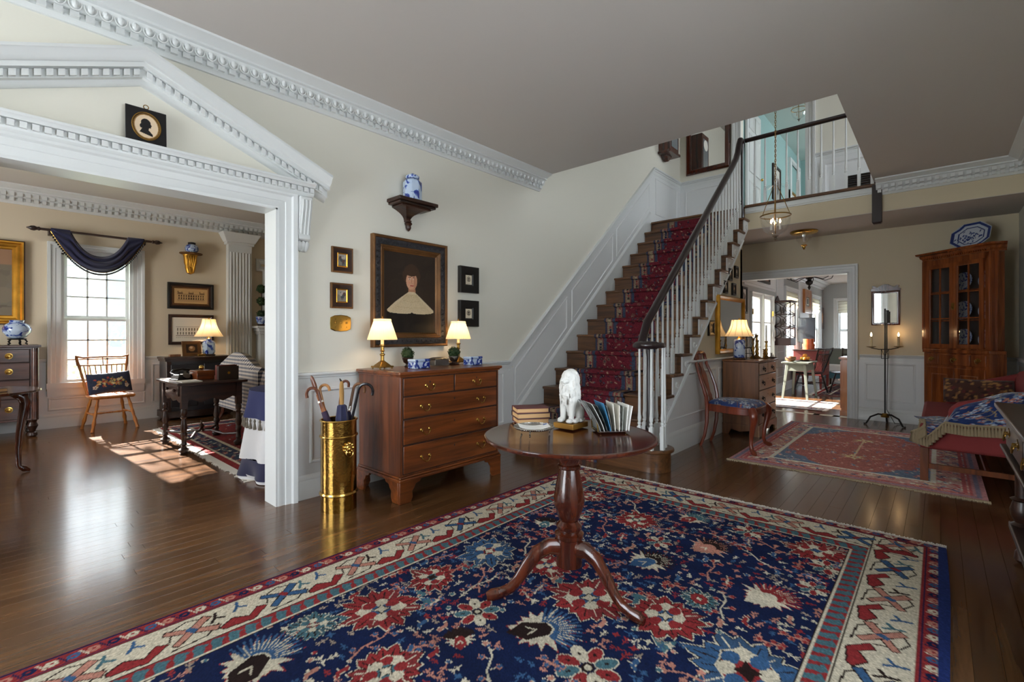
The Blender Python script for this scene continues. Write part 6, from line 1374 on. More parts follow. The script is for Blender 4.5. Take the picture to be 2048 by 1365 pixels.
obj('splat', MB().rings([[(-x, sy(z)-.006, z), (x, sy(z)-.006, z), (x, sy(z)+.006, z), (-x, sy(z)+.006, z)] for x, z in sp], True, True, True), m_, t)
obj('splat_shoe', MB().taper(0, .225, .43, .14, .04, .475, .1, .02), m_, t, bev=.004); obj('crest', MB().tube([(-.06, .357, .99), (-.03, .356, 1.0), (0, .356, .996), (.03, .356, 1.0), (.06, .357, .99)], .012, 8), m_, t)
SP = [(-.15, .235), (-.255, -.05), (-.262, -.18), (-.235, -.26), (-.15, -.28), (.15, -.28), (.235, -.26), (.262, -.18), (.255, -.05), (.15, .235)]
obj('seat_rail', MB().prism(SP, .375, .445, 'z'), m_, t, bev=.006); obj('stretcher_rail', MB().prism([(x*.99, y*.99) for x, y in SP], .445, .452, 'z'), M['brass'] if 0 else m_, t)
cvs = damask(.54, .54, .007, 5)
def seatfn(U, V):
    u = U/.54*2-1; v = V/.54*2-1; hw = np.interp(v, [-1, -.85, 0, 1], [.205, .245, .235, .14]); y = np.interp(v, [-1, 1], [-.268, .225]); x = u*hw
    z = .45+.055*np.clip((1-np.abs(u)**5)*(1-np.abs(v)**5), 0, 1)**.6; return x, y, z
obj('seat_pad', cvs.mesh('seat_pad', seatfn, M['bluev']), None, t)
# small chest beside the stairs
t = thing('chest_of_drawers', 'small pine-sided chest with dark bail pulls beyond the red chair', 'chest', (6.43, 1.757, 0)); w_, d_ = .80, .40
obj('carcass', MB().box(-w_/2, -d_/2, .11, w_/2, d_/2, .87), M['pine'], t, bev=.003); obj('top', MB().box(-w_/2-.02, -d_/2-.025, .872, w_/2+.02, d_/2, .893), M['pine'], t, bev=.005)
pb = [(-w_/2-.008, .0), (-w_/2-.008, .13), (w_/2+.008, .13), (w_/2+.008, 0), (w_/2-.09, 0), (w_/2-.11, .05), (.16, .075), (0, .045), (-.16, .075), (-w_/2+.11, .05), (-w_/2+.09, 0)]
obj('bracket_base', MB().prism(pb, -d_/2-.01, -d_/2+.01, 'y'), M['pine_glare'], t); [obj('bracket_side', MB().prism([(-d_/2, 0), (-d_/2, .13), (d_/2, .13), (d_/2, 0), (d_/2-.07, 0), (d_/2-.1, .06), (0, .04), (-d_/2+.1, .06), (-d_/2+.07, 0)], s_*w_/2-.01, s_*w_/2+.01, 'x'), M['pine'], t) for s_ in (-1, 1)]
drawers(t, w_, .14, .862, -d_/2, [(.2, 1), (.19, 1), (.18, 1), (.14, 2)], M['pine_glare'], M['iron'], bail(.06, 1))
Z2 = .8935
jar_lamp('cylindrical blue and white lamp with pleated ivory shade on the small chest', (6.14, 1.80, Z2), .07, .245, .165, .085, .2, M['porc3'], 3, cyl=True, panels=12)
windsor('toy_windsor_chair', 'miniature black windsor chair standing on the small chest', (6.36, 1.80, Z2), -1.9, M['black'], .34)
for k, (x, y_, h, lb, cd) in enumerate(((6.50, 1.74, .26, 'thick twisted brass candlestick nearest the miniature chair', 0), (6.61, 1.72, .23, 'slim brass candlestick second along the small chest', 0), (6.67, 1.63, .22, 'brass candlestick holding a tall white candle', 1), (6.73, 1.76, .30, 'tallest brass candlestick on the small chest', 0), (6.54, 1.62, .12, 'short brass candlestick at the front of the small chest', 0))):
    t = thing('candlestick', lb, 'candlestick', (x, y_, Z2), 0, 'candlesticks on the small chest'); s = h/.26
    lathe_obj('stick', [(.042, 0), (.044, .01), (.03, .02*s), (.014, .04*s), (.02, .07*s), (.012, .1*s), (.02, .13*s), (.012, .16*s), (.016, .2*s), (.011, .22*s), (.02, .25*s), (.02, .26*s)], M['abrass'], t, n=14)
    if cd: lathe_obj('candle', [(.011, h), (.010, h+.2), (.002, h+.202)], M['paper'], t, n=10)
t = thing('chamberstick', 'low dark chamberstick with ring handle at the chest corner', 'candlestick', (6.78, 1.60, Z2)); lathe_obj('dish', [(.05, .0), (.065, .012), (.062, .016), (.04, .006), (.002, .006)], M['pewter'], t, n=20, caps=False); lathe_obj('socket', [(.012, .006), (.01, .06), (.018, .066)], M['pewter'], t, n=10); obj('ring', MB().tube([(.085+.02*math.cos(q*PI/6), 0, .025+.02*math.sin(q*PI/6)) for q in range(12)], .003, 6, closed=True), M['pewter'], t)
# gilt mirror and miniatures on the stair wall
t = thing('wall_mirror', 'gilt framed mirror on the stair wall above the small chest', 'mirror', (6.345, US-.002, 1.318))
obj('frame', MB().frame(1.0, .71, [(0, 0), (0, .05), (.012, .056), (.03, .05), (.045, .036), (.055, .03)]), M['gilt'], t, ang=30); obj('glass', MB().box(-.45, -.03, -.305, .45, -.026, .305), M['mirror'], t, smooth=False); obj('back', MB().box(-.49, -.006, -.345, .49, 0, .345), M['darkw'], t, smooth=False)
def mini(seed):
    cv = Canvas(.09, .11, .004, (40, 34, 28)); r = random.Random(seed); cv.ell(.045, .055, .026, .036, (150, 124, 90) if seed % 2 else (190, 184, 170)); cv.ell(.045, .065, .012, .014, (206, 170, 140)); cv.poly([(.025, .025), (.045, .052), (.065, .025)], (60, 44, 40)); return cv
for k, (px0, py0, px1, py1, lb) in enumerate(((1447, 561, 1456, 588, 'lower left'), (1457, 536, 1464, 563, 'upper left'), (1469, 531, 1477, 558, 'upper right'), (1464, 567, 1472, 591, 'lower right'))):
    a, b = onY(px0, py0, US-.015), onY(px1, py1, US-.015); cx, cz = (a.x+b.x)/2, (a.z+b.z)/2
    picture('miniature_portrait', 'tiny dark framed miniature above the gilt mirror, '+lb+' of the four', 'picture', cx-.068, cx+.068, cz-.078, cz+.078, None, [(M['black'], [(0, 0), (0, .022), (.012, .024), (.026, .016)])], mini(k), wall=US, group='miniatures on the stair wall')
a, b = onY(1417, 642, US-.015), onY(1428, 671, US-.015); cx, cz = (a.x+b.x)/2, (a.z+b.z)/2
picture('miniature_portrait', 'single black framed miniature left of the gilt mirror', 'picture', cx-.085, cx+.085, cz-.09, cz+.09, None, [(M['black'], [(0, 0), (0, .025), (.02, .028), (.045, .016)])], mini(5), wall=US, group='miniatures on the stair wall')
# looking glass on the far wall (faces -X)
t = thing('looking_glass', 'walnut mirror with scrolled crest on the far wall above the floor lamp', 'mirror', (FX-.002, .538, 1.56), -PI/2)
obj('frame', MB().frame(.31, .47, [(0, 0), (0, .02), (.012, .024), (.03, .02), (.034, .014)]), M['dmahog'], t); obj('glass', MB().box(-.125, -.015, -.205, .125, -.012, .205), M['mirror'], t, smooth=False)
pc = [(-.155, .23), (-.165, .262), (-.148, .27), (-.135, .285), (-.152, .298), (-.14, .312), (-.11, .305), (-.095, .285), (-.06, .305), (-.035, .322), (0, .328), (.035, .322), (.06, .305), (.095, .285), (.11, .305), (.14, .312), (.152, .298), (.135, .285), (.148, .27), (.165, .262), (.155, .23)]
obj('crest', MB().prism(pc, -.016, -.004, 'y'), M['dmahog'], t, bev=.002); obj('back', MB().box(-.15, -.004, -.23, .15, 0, .23), M['darkw'], t, smooth=False)
# iron floor lamp
t = thing('floor_lamp', 'black iron candelabra floor lamp with two candle arms by the far wall', 'lamp', (7.99, .525, 0), -.62)
obj('pole', MB().tube([(0, 0, .12), (0, 0, 1.54)], .0085, 8), M['iron'], t); obj('guide_rod', MB().tube([(.03, 0, .95), (.03, 0, 1.52)], .007, 8), M['iron'], t); obj('hub', MB().lathe([(.045, .10), (.05, .12), (.03, .15)], 10), M['abrass'], t)
for k in range(3): a = k*2*PI/3+.6; obj('leg', MB().tube([(0, 0, .13), (.08*math.cos(a), .08*math.sin(a), .14), (.17*math.cos(a), .17*math.sin(a), .1), (.22*math.cos(a), .22*math.sin(a), .012), (.25*math.cos(a), .25*math.sin(a), .01)], .011, 8), M['iron'], t)
am = obj('arm', MB().tube([(-.225, 0, 1.02), (-.1, 0, 1.0), (.1, 0, 1.0), (.225, 0, 1.02)], .006, 6), M['iron'], t)
obj('lattice', MB().tube([(-.06, 0, .88), (-.06, 0, 1.0)], .004, 5).tube([(.06, 0, .88), (.06, 0, 1.0)], .004, 5).tube([(-.06, 0, .88), (.06, 0, .88)], .004, 5).tube([(-.06, 0, 1.0), (0, 0, .9), (.06, 0, 1.0)], .003, 5), M['iron'], t)
for s in (-1, 1):
    lathe_obj('drip_pan', [(.01, 1.02), (.05, 1.035), (.052, 1.04), (.02, 1.034)], M['abrass'], t, (s*.225, 0, 0), 14); lathe_obj('candle', [(.014, 1.035), (.014, 1.17), (.006, 1.172)], M['cream'], t, (s*.225, 0, 0), 10)
    obj('flame_bulb', MB().lathe([(.004, 1.172), (.011, 1.19), (.008, 1.205), (.001, 1.225)], 8, (s*.225, 0, 0)), M['flame'], t)
    l = bpy.data.lights.new('candle_light', 'POINT'); l.energy = .35; l.color = (1, .62, .3); l.shadow_soft_size = .015; lo = bpy.data.objects.new('candle_light', l); COL.objects.link(lo); lo.parent = t; lo.location = (s*.225, 0, 1.235)
obj('cord', MB().tube([(.03, -.01, .95), (.035, -.01, .8), (.02, -.012, .5), (.015, -.012, .2), (.1, -.05, .02), (.25, -.02, .006), (.36, .06, .006)], .004, 5), M['iron'], t)
# corner cupboard, front at 45 degrees
CL = Vector((8.15, .135, 0)); CW_ = .80      # left front corner, front width; local X runs along the front towards the right wall
t = thing('corner_cupboard', 'cherry corner cupboard with glazed doors in the far right corner', 'cupboard', CL, -3*PI/4)
H0, H1, H2 = .98, 1.0, 2.14
mC = M['cherry']
bodyP = [(0, 0), (CW_, 0), (CW_+.05, .07), (CW_+.05, .15), (CW_/2+.10, .46), (CW_/2-.10, .46), (-.04, .12), (-.04, .06)]
def cc(poly, z0, z1): return MB().prism(poly, z0, z1, 'z')
obj('base_plinth', cc([(x+(x-CW_/2)*.03, y-.012) for x, y in bodyP], 0, .12), mC, t, bev=.005)
obj('lower_body', cc(bodyP, .12, H0), mC, t); obj('waist_moulding', cc([(x+(x-CW_/2)*.03, y-.014) for x, y in bodyP], H0-.01, H1+.012), mC, t, bev=.005)
ub = MB()
for a, b in ((0, .05), (CW_-.05, CW_)): ub.box(a, 0, H1, b, .03, H2)
ub.box(0, 0, H2-.07, CW_, .03, H2).box(0, 0, H1, CW_, .03, H1+.03)
obj('upper_frame', ub, mC, t, bev=.003)
obj('right_side', MB().box(CW_, .0, H1, CW_+.02, .16, H2).box(CW_, .04, H1, CW_+.05, .06, H2), mC, t); obj('left_side', MB().box(-.03, .0, H1, 0, .13, H2), mC, t)
obj('interior', MB().add([(0, .03, H1), (0, .12, H1), (CW_/2-.1, .45, H1), (CW_/2+.1, .45, H1), (CW_, .15, H1), (CW_, .03, H1), (0, .03, H2), (0, .12, H2), (CW_/2-.1, .45, H2), (CW_/2+.1, .45, H2), (CW_, .15, H2), (CW_, .03, H2)], [(0, 1, 7, 6), (1, 2, 8, 7), (2, 3, 9, 8), (3, 4, 10, 9), (4, 5, 11, 10), (0, 5, 4, 3, 2, 1), (6, 7, 8, 9, 10, 11)]), wood('cupboard_inside', rgb(40, 24, 14), rgb(62, 38, 24), .6, 1, 2), t, smooth=False)
for z in (1.36, 1.72): obj('shelf', cc([(.02, .04), (CW_-.02, .04), (CW_-.02, .14), (CW_/2+.1, .43), (CW_/2-.1, .43), (.02, .12)], z, z+.016), mC, t, smooth=False)
cp = [(0, 0), (-.012, .0), (-.014, .02), (-.03, .035), (-.035, .06), (-.06, .075), (-.065, .095), (0, .095)]
cor = obj('cornice', MB().rings([[(x+(x-CW_/2)/abs(x-CW_/2)*(-q)*1.0, y+q*(1 if y < .3 else 0), H2+v) for q, v in cp] for x, y in ((-.04, .1), (-.001, 0), (CW_+.001, 0), (CW_+.05, .15))], True, True, True), mC, t)
for k in range(30): obj('dentil', MB().box(.01+k*.026, -.03, H2+.014, .01+k*.026+.014, -.008, H2+.034), mC, cor, smooth=False)
for i in range(2):
    x0, x1 = .05+i*.35, .40+i*.35
    f = MB().frame(x1-x0-.004, H2-.07-H1-.03, [(0, -.0), (0, .022), (.045, .022), (.05, .016), (.05, 0)]); d = obj('glazed_door', f, mC, t); d.location = ((x0+x1)/2, .002, (H2-.07+H1+.03)/2)
    hh = H2-.1-H1-.1; ww = x1-x0-.104
    obj('muntin', MB().box(-.008, -.016, -hh/2, .008, -.004, hh/2).box(-ww/2, -.016, -hh/6-.007, ww/2, -.004, -hh/6+.007).box(-ww/2, -.016, hh/6-.007, ww/2, -.004, hh/6+.007), mC, d, smooth=False)
    for a in range(2):
        for b in range(3): px0, pz0 = -ww/2+a*ww/2, -hh/2+b*hh/3; obj('pane', MB().add([(px0, -.008, pz0), (px0+ww/2, -.008, pz0), (px0+ww/2, -.008, pz0+hh/3), (px0, -.008, pz0+hh/3)], [(0, 1, 2, 3)]), M['cglass'], d, smooth=False)
obj('escutcheon', MB().box(.385, -.03, 1.50, .415, -.02, 1.58).ball((.40, -.035, 1.52), .01, 8, 6), M['abrass'], t)
bl_ = bail(.05, 1)
for x0, x1 in ((.03, .20), (.21, .59), (.60, .77)):
    d = obj('drawer', MB().box(x0, -.012, .82, x1, .02, .955), mC, t, bev=.004); k = inst('handle', bl_, ((x0+x1)/2, -.012, .895), d)
    if not bl_.materials: bl_.materials.append(M['abrass'])
for x0, x1 in ((.04, .395), (.405, .76)):
    d = obj('panel_door', MB().box(x0, -.01, .15, x1, .01, .79), mC, t, bev=.003); obj('door_panel', place(MB(), ((x0+x1)/2, -.01, .47)).frame(x1-x0-.09, .54, [(0, 0), (.004, -.008), (.02, -.006), (.04, .006)]).box(-(x1-x0)/2+.085, -.006, -.23, (x1-x0)/2-.085, .0, .23), mC, d)
RM = Matrix.Translation(CL) @ Matrix.Rotation(-3*PI/4, 4, 'Z')
k = 0
for z, zl in ((H1+.032, 'bottom'), (1.377, 'middle'), (1.737, 'top')):
    for x, xl in ((.255, 'left'), (.56, 'right')):
        p = RM @ Vector((x, .24, z)); t = thing('china_plate', 'blue and white plate on the '+zl+' shelf of the corner cupboard, '+xl+' side', 'plate', p, -3*PI/4, 'plates in the corner cupboard')
        mb = place(MB(), (0, .03, .118), 0, PI/2-.18); mb.lathe([(.002, .004), (.06, .004), (.08, .012), (.115, .02), (.118, .017), (.08, .006), (.06, 0), (.002, 0)], 28, caps=False); obj('dish', mb, M['porc2'], t); k += 1
# platter on top of the cupboard
oc = [(.21*math.cos(a)*(1 if i % 2 else 1), .15*math.sin(a)) for i, a in enumerate([PI/8+q*PI/4 for q in range(8)])]
p = RM @ Vector((.45, .13, H2+.096)); t = thing('platter', 'large octagonal blue and white platter leaning on top of the corner cupboard', 'platter', p, -3*PI/4+.12)
cv = Canvas(.44, .32, .005, (196, 206, 220)); P8 = lambda s: [(.22+x*s*1.02, .16+y*s*1.02) for x, y in oc]
cv.poly(P8(1.1), (50, 64, 120)); cv.poly(P8(.93), (190, 200, 214)); cv.poly(P8(.75), (44, 58, 112)); cv.poly(P8(.68), (196, 204, 216)); r = random.Random(6)
for k in range(70): cv.ell(r.gauss(.22, .06), r.gauss(.14, .035), r.uniform(.004, .018), r.uniform(.003, .01), r.choice(((60, 76, 130), (40, 52, 108), (90, 106, 150))), r.random()*3)
def pf(U, V):
    x, y = (U/.44*2-1), (V/.32*2-1); rr_ = np.maximum(np.abs(x), np.abs(y)); s = np.maximum(np.abs(x)+np.abs(y), 1.42)/1.42; x2, y2 = x/s, y/s; return x2*.215, -.02*np.clip(rr_-.6, 0, 1)/.4*np.ones_like(U), y2*.155+.155
o = obj('dish', cv.mesh('platter', pf, vcol('platter_glaze', .15, coat=.5)), None, t, solid=.006); o.rotation_euler = (-.22, 0, 0)
# red settee, throw, cushion
t = thing('settee', 'crimson upholstered settee with square mahogany legs against the right wall', 'settee', (0, 0, 0)); sx0, sx1, sy0, sy1 = 5.11, 7.0, .115, -.70
obj('seat', MB().box(sx0, sy1, .27, sx1, sy0, .46), M['red'], t, bev=.025)
obj('backrest', MB().rings([[(x, sy1, .3), (x, sy1, .80+.05*math.sin((x-sx0)/(sx1-sx0)*PI)), (x, sy1+.09, .82+.05*math.sin((x-sx0)/(sx1-sx0)*PI)), (x, sy1+.13, .76), (x, sy1+.14, .44)] for x in np.linspace(sx0, sx1, 15)], True, True, True), M['red'], t)
for x0, x1 in ((sx0, sx0+.13), (sx1-.13, sx1)): obj('arm', MB().prism([(sy1+.05, .4), (sy1+.05, .82), (-.4, .74), (-.12, .66), (-.06, .6), (-.06, .4)], x0, x1, 'x'), M['red'], t, bev=.03)
for x in (sx0+.03, (sx0+sx1)/2-.35, sx1-.03):
    for y in (sy0-.03, sy1+.03): obj('leg', MB().cb(x, y, .0095, .052, .052, .27), M['mahogv'], t, bev=.003)
obj('stretcher', MB().box(sx0+.02, sy1+.05, .11, sx0+.045, sy0-.05, .15).box(sx1-.045, sy1+.05, .11, sx1-.02, sy0-.05, .15).box(sx0+.04, -.3, .11, sx1-.04, -.275, .15), M['mahogv'], t, smooth=False)
cvd = damask(.95, 1.0, .009, 9, (24, 44, 92))
def throwfn(U, V):
    u, v = U/.95, V/1.0      # u along the arm from the front to the back, v over it: hangs outside the near end, over the top, down to the seat
    y = .16-.80*u-.08*np.sin(v*PI)*(1-u)
    s = v*1.0
    x = np.interp(s, [0, .44, .5, .62, .68, .8, 1.0], [sx0-.032, sx0-.03, sx0-.005, sx0+.15, sx0+.165, sx0+.2, sx0+.42])
    top = np.interp(u, [0, .16, .25, .5, 1], [.472, .475, .60, .70, .80]); low = np.interp(u, [0, .12, .25, .4, 1], [.40, .37, .50, .49, .52]); ins = .473
    z = np.interp(s, [0, .44, .5], [0, .92, 1.0])*(top-low)+low
    z = np.where(s > .5, np.where(s < .62, top+.004, np.maximum(ins, top-(s-.62)*1.9)), z)
    fold = .011*np.sin(u*26+2.2*np.sin(v*5)); return x-np.abs(fold)*(s < .5)-.004, y, z+.008*np.sin(u*18+v*4)*(s >= .5)+.006
t2 = thing('throw_blanket', 'blue floral throw with tan tassel fringe over the near end of the settee', 'blanket', (0, 0, 0)); obj('cloth', cvd.mesh('throw', throwfn, M['bluev']), None, t2, solid=.006)
fm = paint('tan_fringe', rgb(140, 124, 98), .95); ts2 = MB().lathe([(.005, .014), (.012, .0), (.007, -.012), (.018, -.068), (.015, -.075)], 7).mesh('tassel'); finish(ts2); ts2.materials.append(fm)
edge = [throwfn(np.array([u*.95]), np.array([0.0])) for u in np.linspace(0, 1, 44)]; front = [throwfn(np.array([0.0]), np.array([v])) for v in np.linspace(0, .8, 18)]
for e in edge+front: inst('tassel', ts2, (float(e[0][0])-.004, float(e[1][0]), float(e[2][0])-.006), t2)
for E_ in (edge, front): obj('braid', MB().tube([(float(e[0][0])-.004, float(e[1][0]), float(e[2][0])) for e in E_], .009, 6), fm, t2)
cv = Canvas(.5, .3, .012, (70, 44, 36)); r = random.Random(8)
for k in range(120): cv.ell(r.uniform(0, .5), r.uniform(0, .3), .018, .012, r.choice(((120, 80, 50), (50, 30, 30), (150, 110, 64), (90, 40, 40))), r.random()*3)
t = thing('cushion', 'brown tapestry cushion leaning on the far arm of the settee', 'cushion', (6.76, -.30, .462), -PI/2)
for nm, th in (('front', .07), ('back', -.06)): o = obj(nm, cushion_mesh(cv, .52, .26, th, M['bluev']), None, t); o.location = (0, 0, .155); o.rotation_euler = (-.35, 0, 0)
# dark carved table at the right edge
t = thing('dresser_table', 'dark oak table with turned legs and low shelf cut off by the right edge', 'table', (0, 0, 0)); x0, x1, y0, y1 = 2.2, 3.68, -.70, -.28; tz = .80
obj('top', MB().box(x0, y0, tz, x1+.06, y1+.05, tz+.025).box(x0, y0, tz-.012, x1+.045, y1+.035, tz), M['darkw'], t, bev=.006); obj('frieze', MB().box(x0, y0, .60, x1, y1, tz-.01), M['darkw'], t, bev=.003); obj('frieze_moulding', MB().box(x0, y0, .585, x1+.03, y1+.03, .605).box(x0, y0, .76, x1+.02, y1+.02, .785), M['darkw'], t, bev=.005)
for a, b in ((2.95, 3.60), (2.25, 2.9)):
    d = obj('drawer', MB().box(a, y1, .62, b, y1+.014, .75), M['darkw'], t, bev=.004)
    for hx in (a+.15, b-.15): k = inst('handle', bl_, (hx, y1+.014, .70), d, PI)
lp = [(.03, .30), (.045, .32), (.045, .335), (.028, .345), (.045, .37), (.052, .41), (.042, .44), (.05, .455), (.03, .465), (.03, .53), (.045, .545), (.03, .56), (.036, .575), (.03, .59)]
for x in (x1-.05, x0+.05):
    for y in (y1-.05, y0+.05): obj('leg', MB().lathe([(.02, .0), (.035, .02), (.03, .06), (.02, .075), (.03, .10), (.036, .14), (.024, .17)], 14, (x, y, 0)).lathe([(.05, .20), (.032, .215), (.047, .245), (.05, .28), (.038, .325), (.05, .335), (.03, .345), (.031, .50), (.044, .515), (.03, .53), (.04, .545), (.036, .59)], 14, (x, y, 0)), M['darkw'], t)
obj('shelf', MB().box(x0, y0, .165, x1, y1, .20), M['darkw'], t, bev=.006)
# ceiling lights
t = thing('flush_light', 'brass flush ceiling light with small glass bell under the passage ceiling', 'ceiling light', (7.74, 1.41, SZ-.0065))
lathe_obj('canopy', [(.17, 0), (.175, -.012), (.16, -.03), (.12, -.04), (.06, -.045)], M['brass'], t, n=32); lathe_obj('bell', [(.085, -.045), (.10, -.06), (.095, -.12), (.06, -.17), (.03, -.19)], M['lglass'], t, n=24, caps=False); lathe_obj('finial', [(.03, -.19), (.045, -.2), (.02, -.215), (.018, -.235), (.004, -.26)], M['brass'], t, n=14); obj('lamp_cluster', MB().lathe([(.012, -.045), (.012, -.15)], 8).lathe([(.01, -.09), (.01, -.14)], 8, (.035, 0, 0)).lathe([(.01, -.09), (.01, -.14)], 8, (-.035, 0, 0)), M['paper'], t)
def lantern(label, loc, chain, s=1.0, lit=True):
    t = thing('bell_lantern', label, 'pendant light', loc)
    obj('bowl', MB().lathe([(.148*s, 0), (.15*s, -.04*s), (.14*s, -.10*s), (.115*s, -.16*s), (.075*s, -.20*s), (.03*s, -.222*s)], 32, caps=False), M['lglass'], t); obj('rim', MB().tube([(.15*s*math.cos(q*PI/20), .15*s*math.sin(q*PI/20), 0) for q in range(40)], .0075*s, 6, closed=True), M['abrass'], t)
    lathe_obj('finial', [(.03*s, -.22*s), (.034*s, -.226*s), (.012*s, -.24*s), (.018*s, -.25*s), (.003*s, -.275*s)], M['pewter'], t, n=12); lathe_obj('smoke_bell', [(.02*s, .33*s), (.03*s, .35*s), (.115*s, .325*s), (.118*s, .32*s)], M['lglass'], t, n=28, caps=False); obj('stem', MB().tube([(0, 0, -.20*s), (0, 0, .36*s)], .005*s, 8), M['abrass'], t)
    for k in range(3): a = k*2*PI/3+.3; obj('chain', MB().tube([(.15*s*math.cos(a), .15*s*math.sin(a), .005), (.1*s*math.cos(a), .1*s*math.sin(a), .14*s), (.02*s*math.cos(a), .02*s*math.sin(a), .33*s)], .004*s, 5), M['abrass'], t); lathe_obj('candle', [(.012*s, -.16*s), (.012*s, -.09*s)], M['paper'], t, (.05*s*math.cos(a), .05*s*math.sin(a), 0), 8); obj('flame_bulb', MB().lathe([(.004*s, -.09*s), (.011*s, -.07*s), (.002*s, -.04*s)], 8, (.05*s*math.cos(a), .05*s*math.sin(a), 0)), M['flame'] if lit else M['lglass'], t)
    lk = MB().tube([(.008*math.cos(q*PI/5), 0, .018*math.sin(q*PI/5)) for q in range(10)], .0028, 5, closed=True).mesh('chain_link'); finish(lk); lk.materials.append(M['abrass']); z = .36*s+.014; k = 0
    while z < chain: inst('chain_link', lk, (0, 0, z), t, (k % 2)*PI/2); z += .027; k += 1
    return t
lantern('glass bell lantern hanging on a long chain in the stairwell', (5.9, 1.35, 2.52), TOPZ-2.52)
# ============================================================ kitchen beyond the wide opening
PK_ = onwall('y', KY, -1); KC = 2.62
holes('wall_kitchen_left', FX+.13, KX, KC, [(8.95, 10.40, .02, 1.93), (11.5, 12.7, .55, 2.15), (14.3, 15.4, .55, 2.15)], PK_, .14, M['grey'], 'grey kitchen wall with french doors and windows'); WK = bpy.data.objects['wall_kitchen_left']
PKE = onwall('x', KX, -1)
holes('wall_kitchen_end', -2.2, KY, KC, [(1.2, 2.1, .5, 2.12)], PKE, .14, M['grey'], 'grey end wall of the kitchen with window'); WKE = bpy.data.objects['wall_kitchen_end']
struct('wall_kitchen_right', MB().box(FX+.13, -2.3, 0, KX, -2.2, KC), M['grey'], 'grey right wall of the kitchen', smooth=False)
struct('ceiling_kitchen', MB().box(FX+.13, -2.2, KC, KX, KY, KC+.1), M['ceil'], 'white kitchen ceiling', 'ceiling', smooth=False)
tag(crown('trim_8', PK_, FX+.14, KX, KC, detail=False, pitch=.4), 'plain white crown moulding in the kitchen', 'moulding')
for c in list(bpy.data.objects['trim_8'].children): bpy.data.objects.remove(c)
struct('baseboard_kitchen', run(MB(), BASE, PK_, FX+.14, 8.85), M['trim'], 'white kitchen baseboard', 'baseboard'); obj('base_run', run(MB(), BASE, PK_, 10.5, KX), M['trim'], bpy.data.objects['baseboard_kitchen'])
struct('wall_passage_left', MB().box(7.16, KY, 0, FX+.13, KY+.1, SZ), M['grey'], 'grey side wall of the passage behind the stairs', smooth=False)
for k, (a, b) in enumerate(((8.95, 9.675), (9.675, 10.40))):
    sash_window('door_%d' % (k+1), ('left', 'right')[k]+' leaf of the white glazed french doors in the kitchen', PK_, a, b, .02, 1.93, 4, 1, .02, False, False, -.005)
    for z in (.4, 1.6): obj('hinge', MB().box((a+.03 if k == 0 else b-.045), KY-.05, z-.05, (a+.045 if k == 0 else b-.03), KY-.02, z+.05), M['brass'], bpy.data.objects['door_%d' % (k+1)], smooth=False)
sash_window('window_2', 'kitchen window behind the hanging corner shelf', PK_, 11.5, 12.7, .55, 2.15, 2, 2, .09)
sash_window('window_3', 'kitchen window beyond the television', PK_, 14.3, 15.4, .55, 2.15, 2, 2, .09)
sash_window('window_4', 'window in the kitchen end wall', PKE, 1.2, 2.1, .5, 2.12, 2, 2, .09)
SHD = shade_mat('window_blind', rgb(226, 222, 212), .4)
for lb, P, a, b in (('pale roman blind over the kitchen window by the hanging shelf', PK_, 11.52, 12.68), ('pale roman blind over the far kitchen window', PK_, 14.32, 15.38), ('pale roman blind on the kitchen end window', PKE, 1.22, 2.08)):
    t = thing('roman_blind', lb, 'blind', (0, 0, 0)); z = 2.14
    for k in range(4): obj('fold', MB().rings([[P(u, z-.0, .004), P(u, z-.05, .02+.006*k), P(u, z-.10, .01)] for u in (a, b)], False), SHD, t, solid=.003); z -= .085
for (u0, u1, z0, z1) in ((8.60, 10.7, 2.05, 2.5), (10.8, 11.35, .3, 2.5), (12.85, 14.15, 1.0, 2.5)): panel(WK, PK_, rect(u0, z0, u1, z1))
for k in range(5): obj('chair_board', MB().box(10.5, KY-.012, .2+k*.16, 11.4, KY, .352+k*.16), M['grey'], WK, smooth=False)
t = rug_small('oriental_rug', 'pale washed rug in the sun before the french doors', 8.75, 9.95, 1.35, 2.30, (190, 184, 190), (186, 168, 158), ((170, 160, 160), (200, 190, 190), (160, 130, 120)), 3, n=20, edge=(176, 160, 156))
t = rug_small('oriental_rug', 'dark plum rug below the red kitchen desk', 10.9, 13.6, .2, 1.85, (92, 44, 50), (80, 50, 60), ((110, 60, 60), NV, (130, 90, 84)), 5, n=60)
# grey splay-leg table with bowl and fruit
GT = paint('grey_green_paint', rgb(112, 116, 104), .6)
t = thing('work_table', 'grey painted splay-leg table by the french doors', 'table', (10.38, 1.96, 0)); obj('top', MB().box(-.43, -.22, .66, .43, .22, .685), GT, t, bev=.004); obj('apron', MB().taper(0, 0, .52, .72, .34, .66, .66, .30), GT, t, bev=.003)
for sx in (-1, 1):
    for sy in (-1, 1): obj('leg', MB().taper(sx*.42, sy*.20, .002, .035, .035, .64, .05, .05, -sx*.1, -sy*.06), GT, t, bev=.003)
t = thing('bowl', 'small round brown bowl on the grey table', 'bowl', (10.12, 2.06, .6855)); lathe_obj('dish', [(.04, 0), (.085, .03), (.095, .07), (.08, .1), (.07, .1), (.08, .07), (.07, .03), (.002, .012)], M['pine'], t, caps=False)
t = thing('fruit_platter', 'dark oval platter on the grey table', 'platter', (10.5, 1.90, .6855)); lathe_obj('dish', [(.1, 0), (.2, .03), (.21, .03), (.1, -.0+.008), (.002, .008)], M['darkw'], t, n=24, caps=False, sy=.6)
oc_, yc_ = paint('orange_peel', rgb(226, 140, 40), .5), paint('yellow_peel', rgb(226, 176, 60), .5)
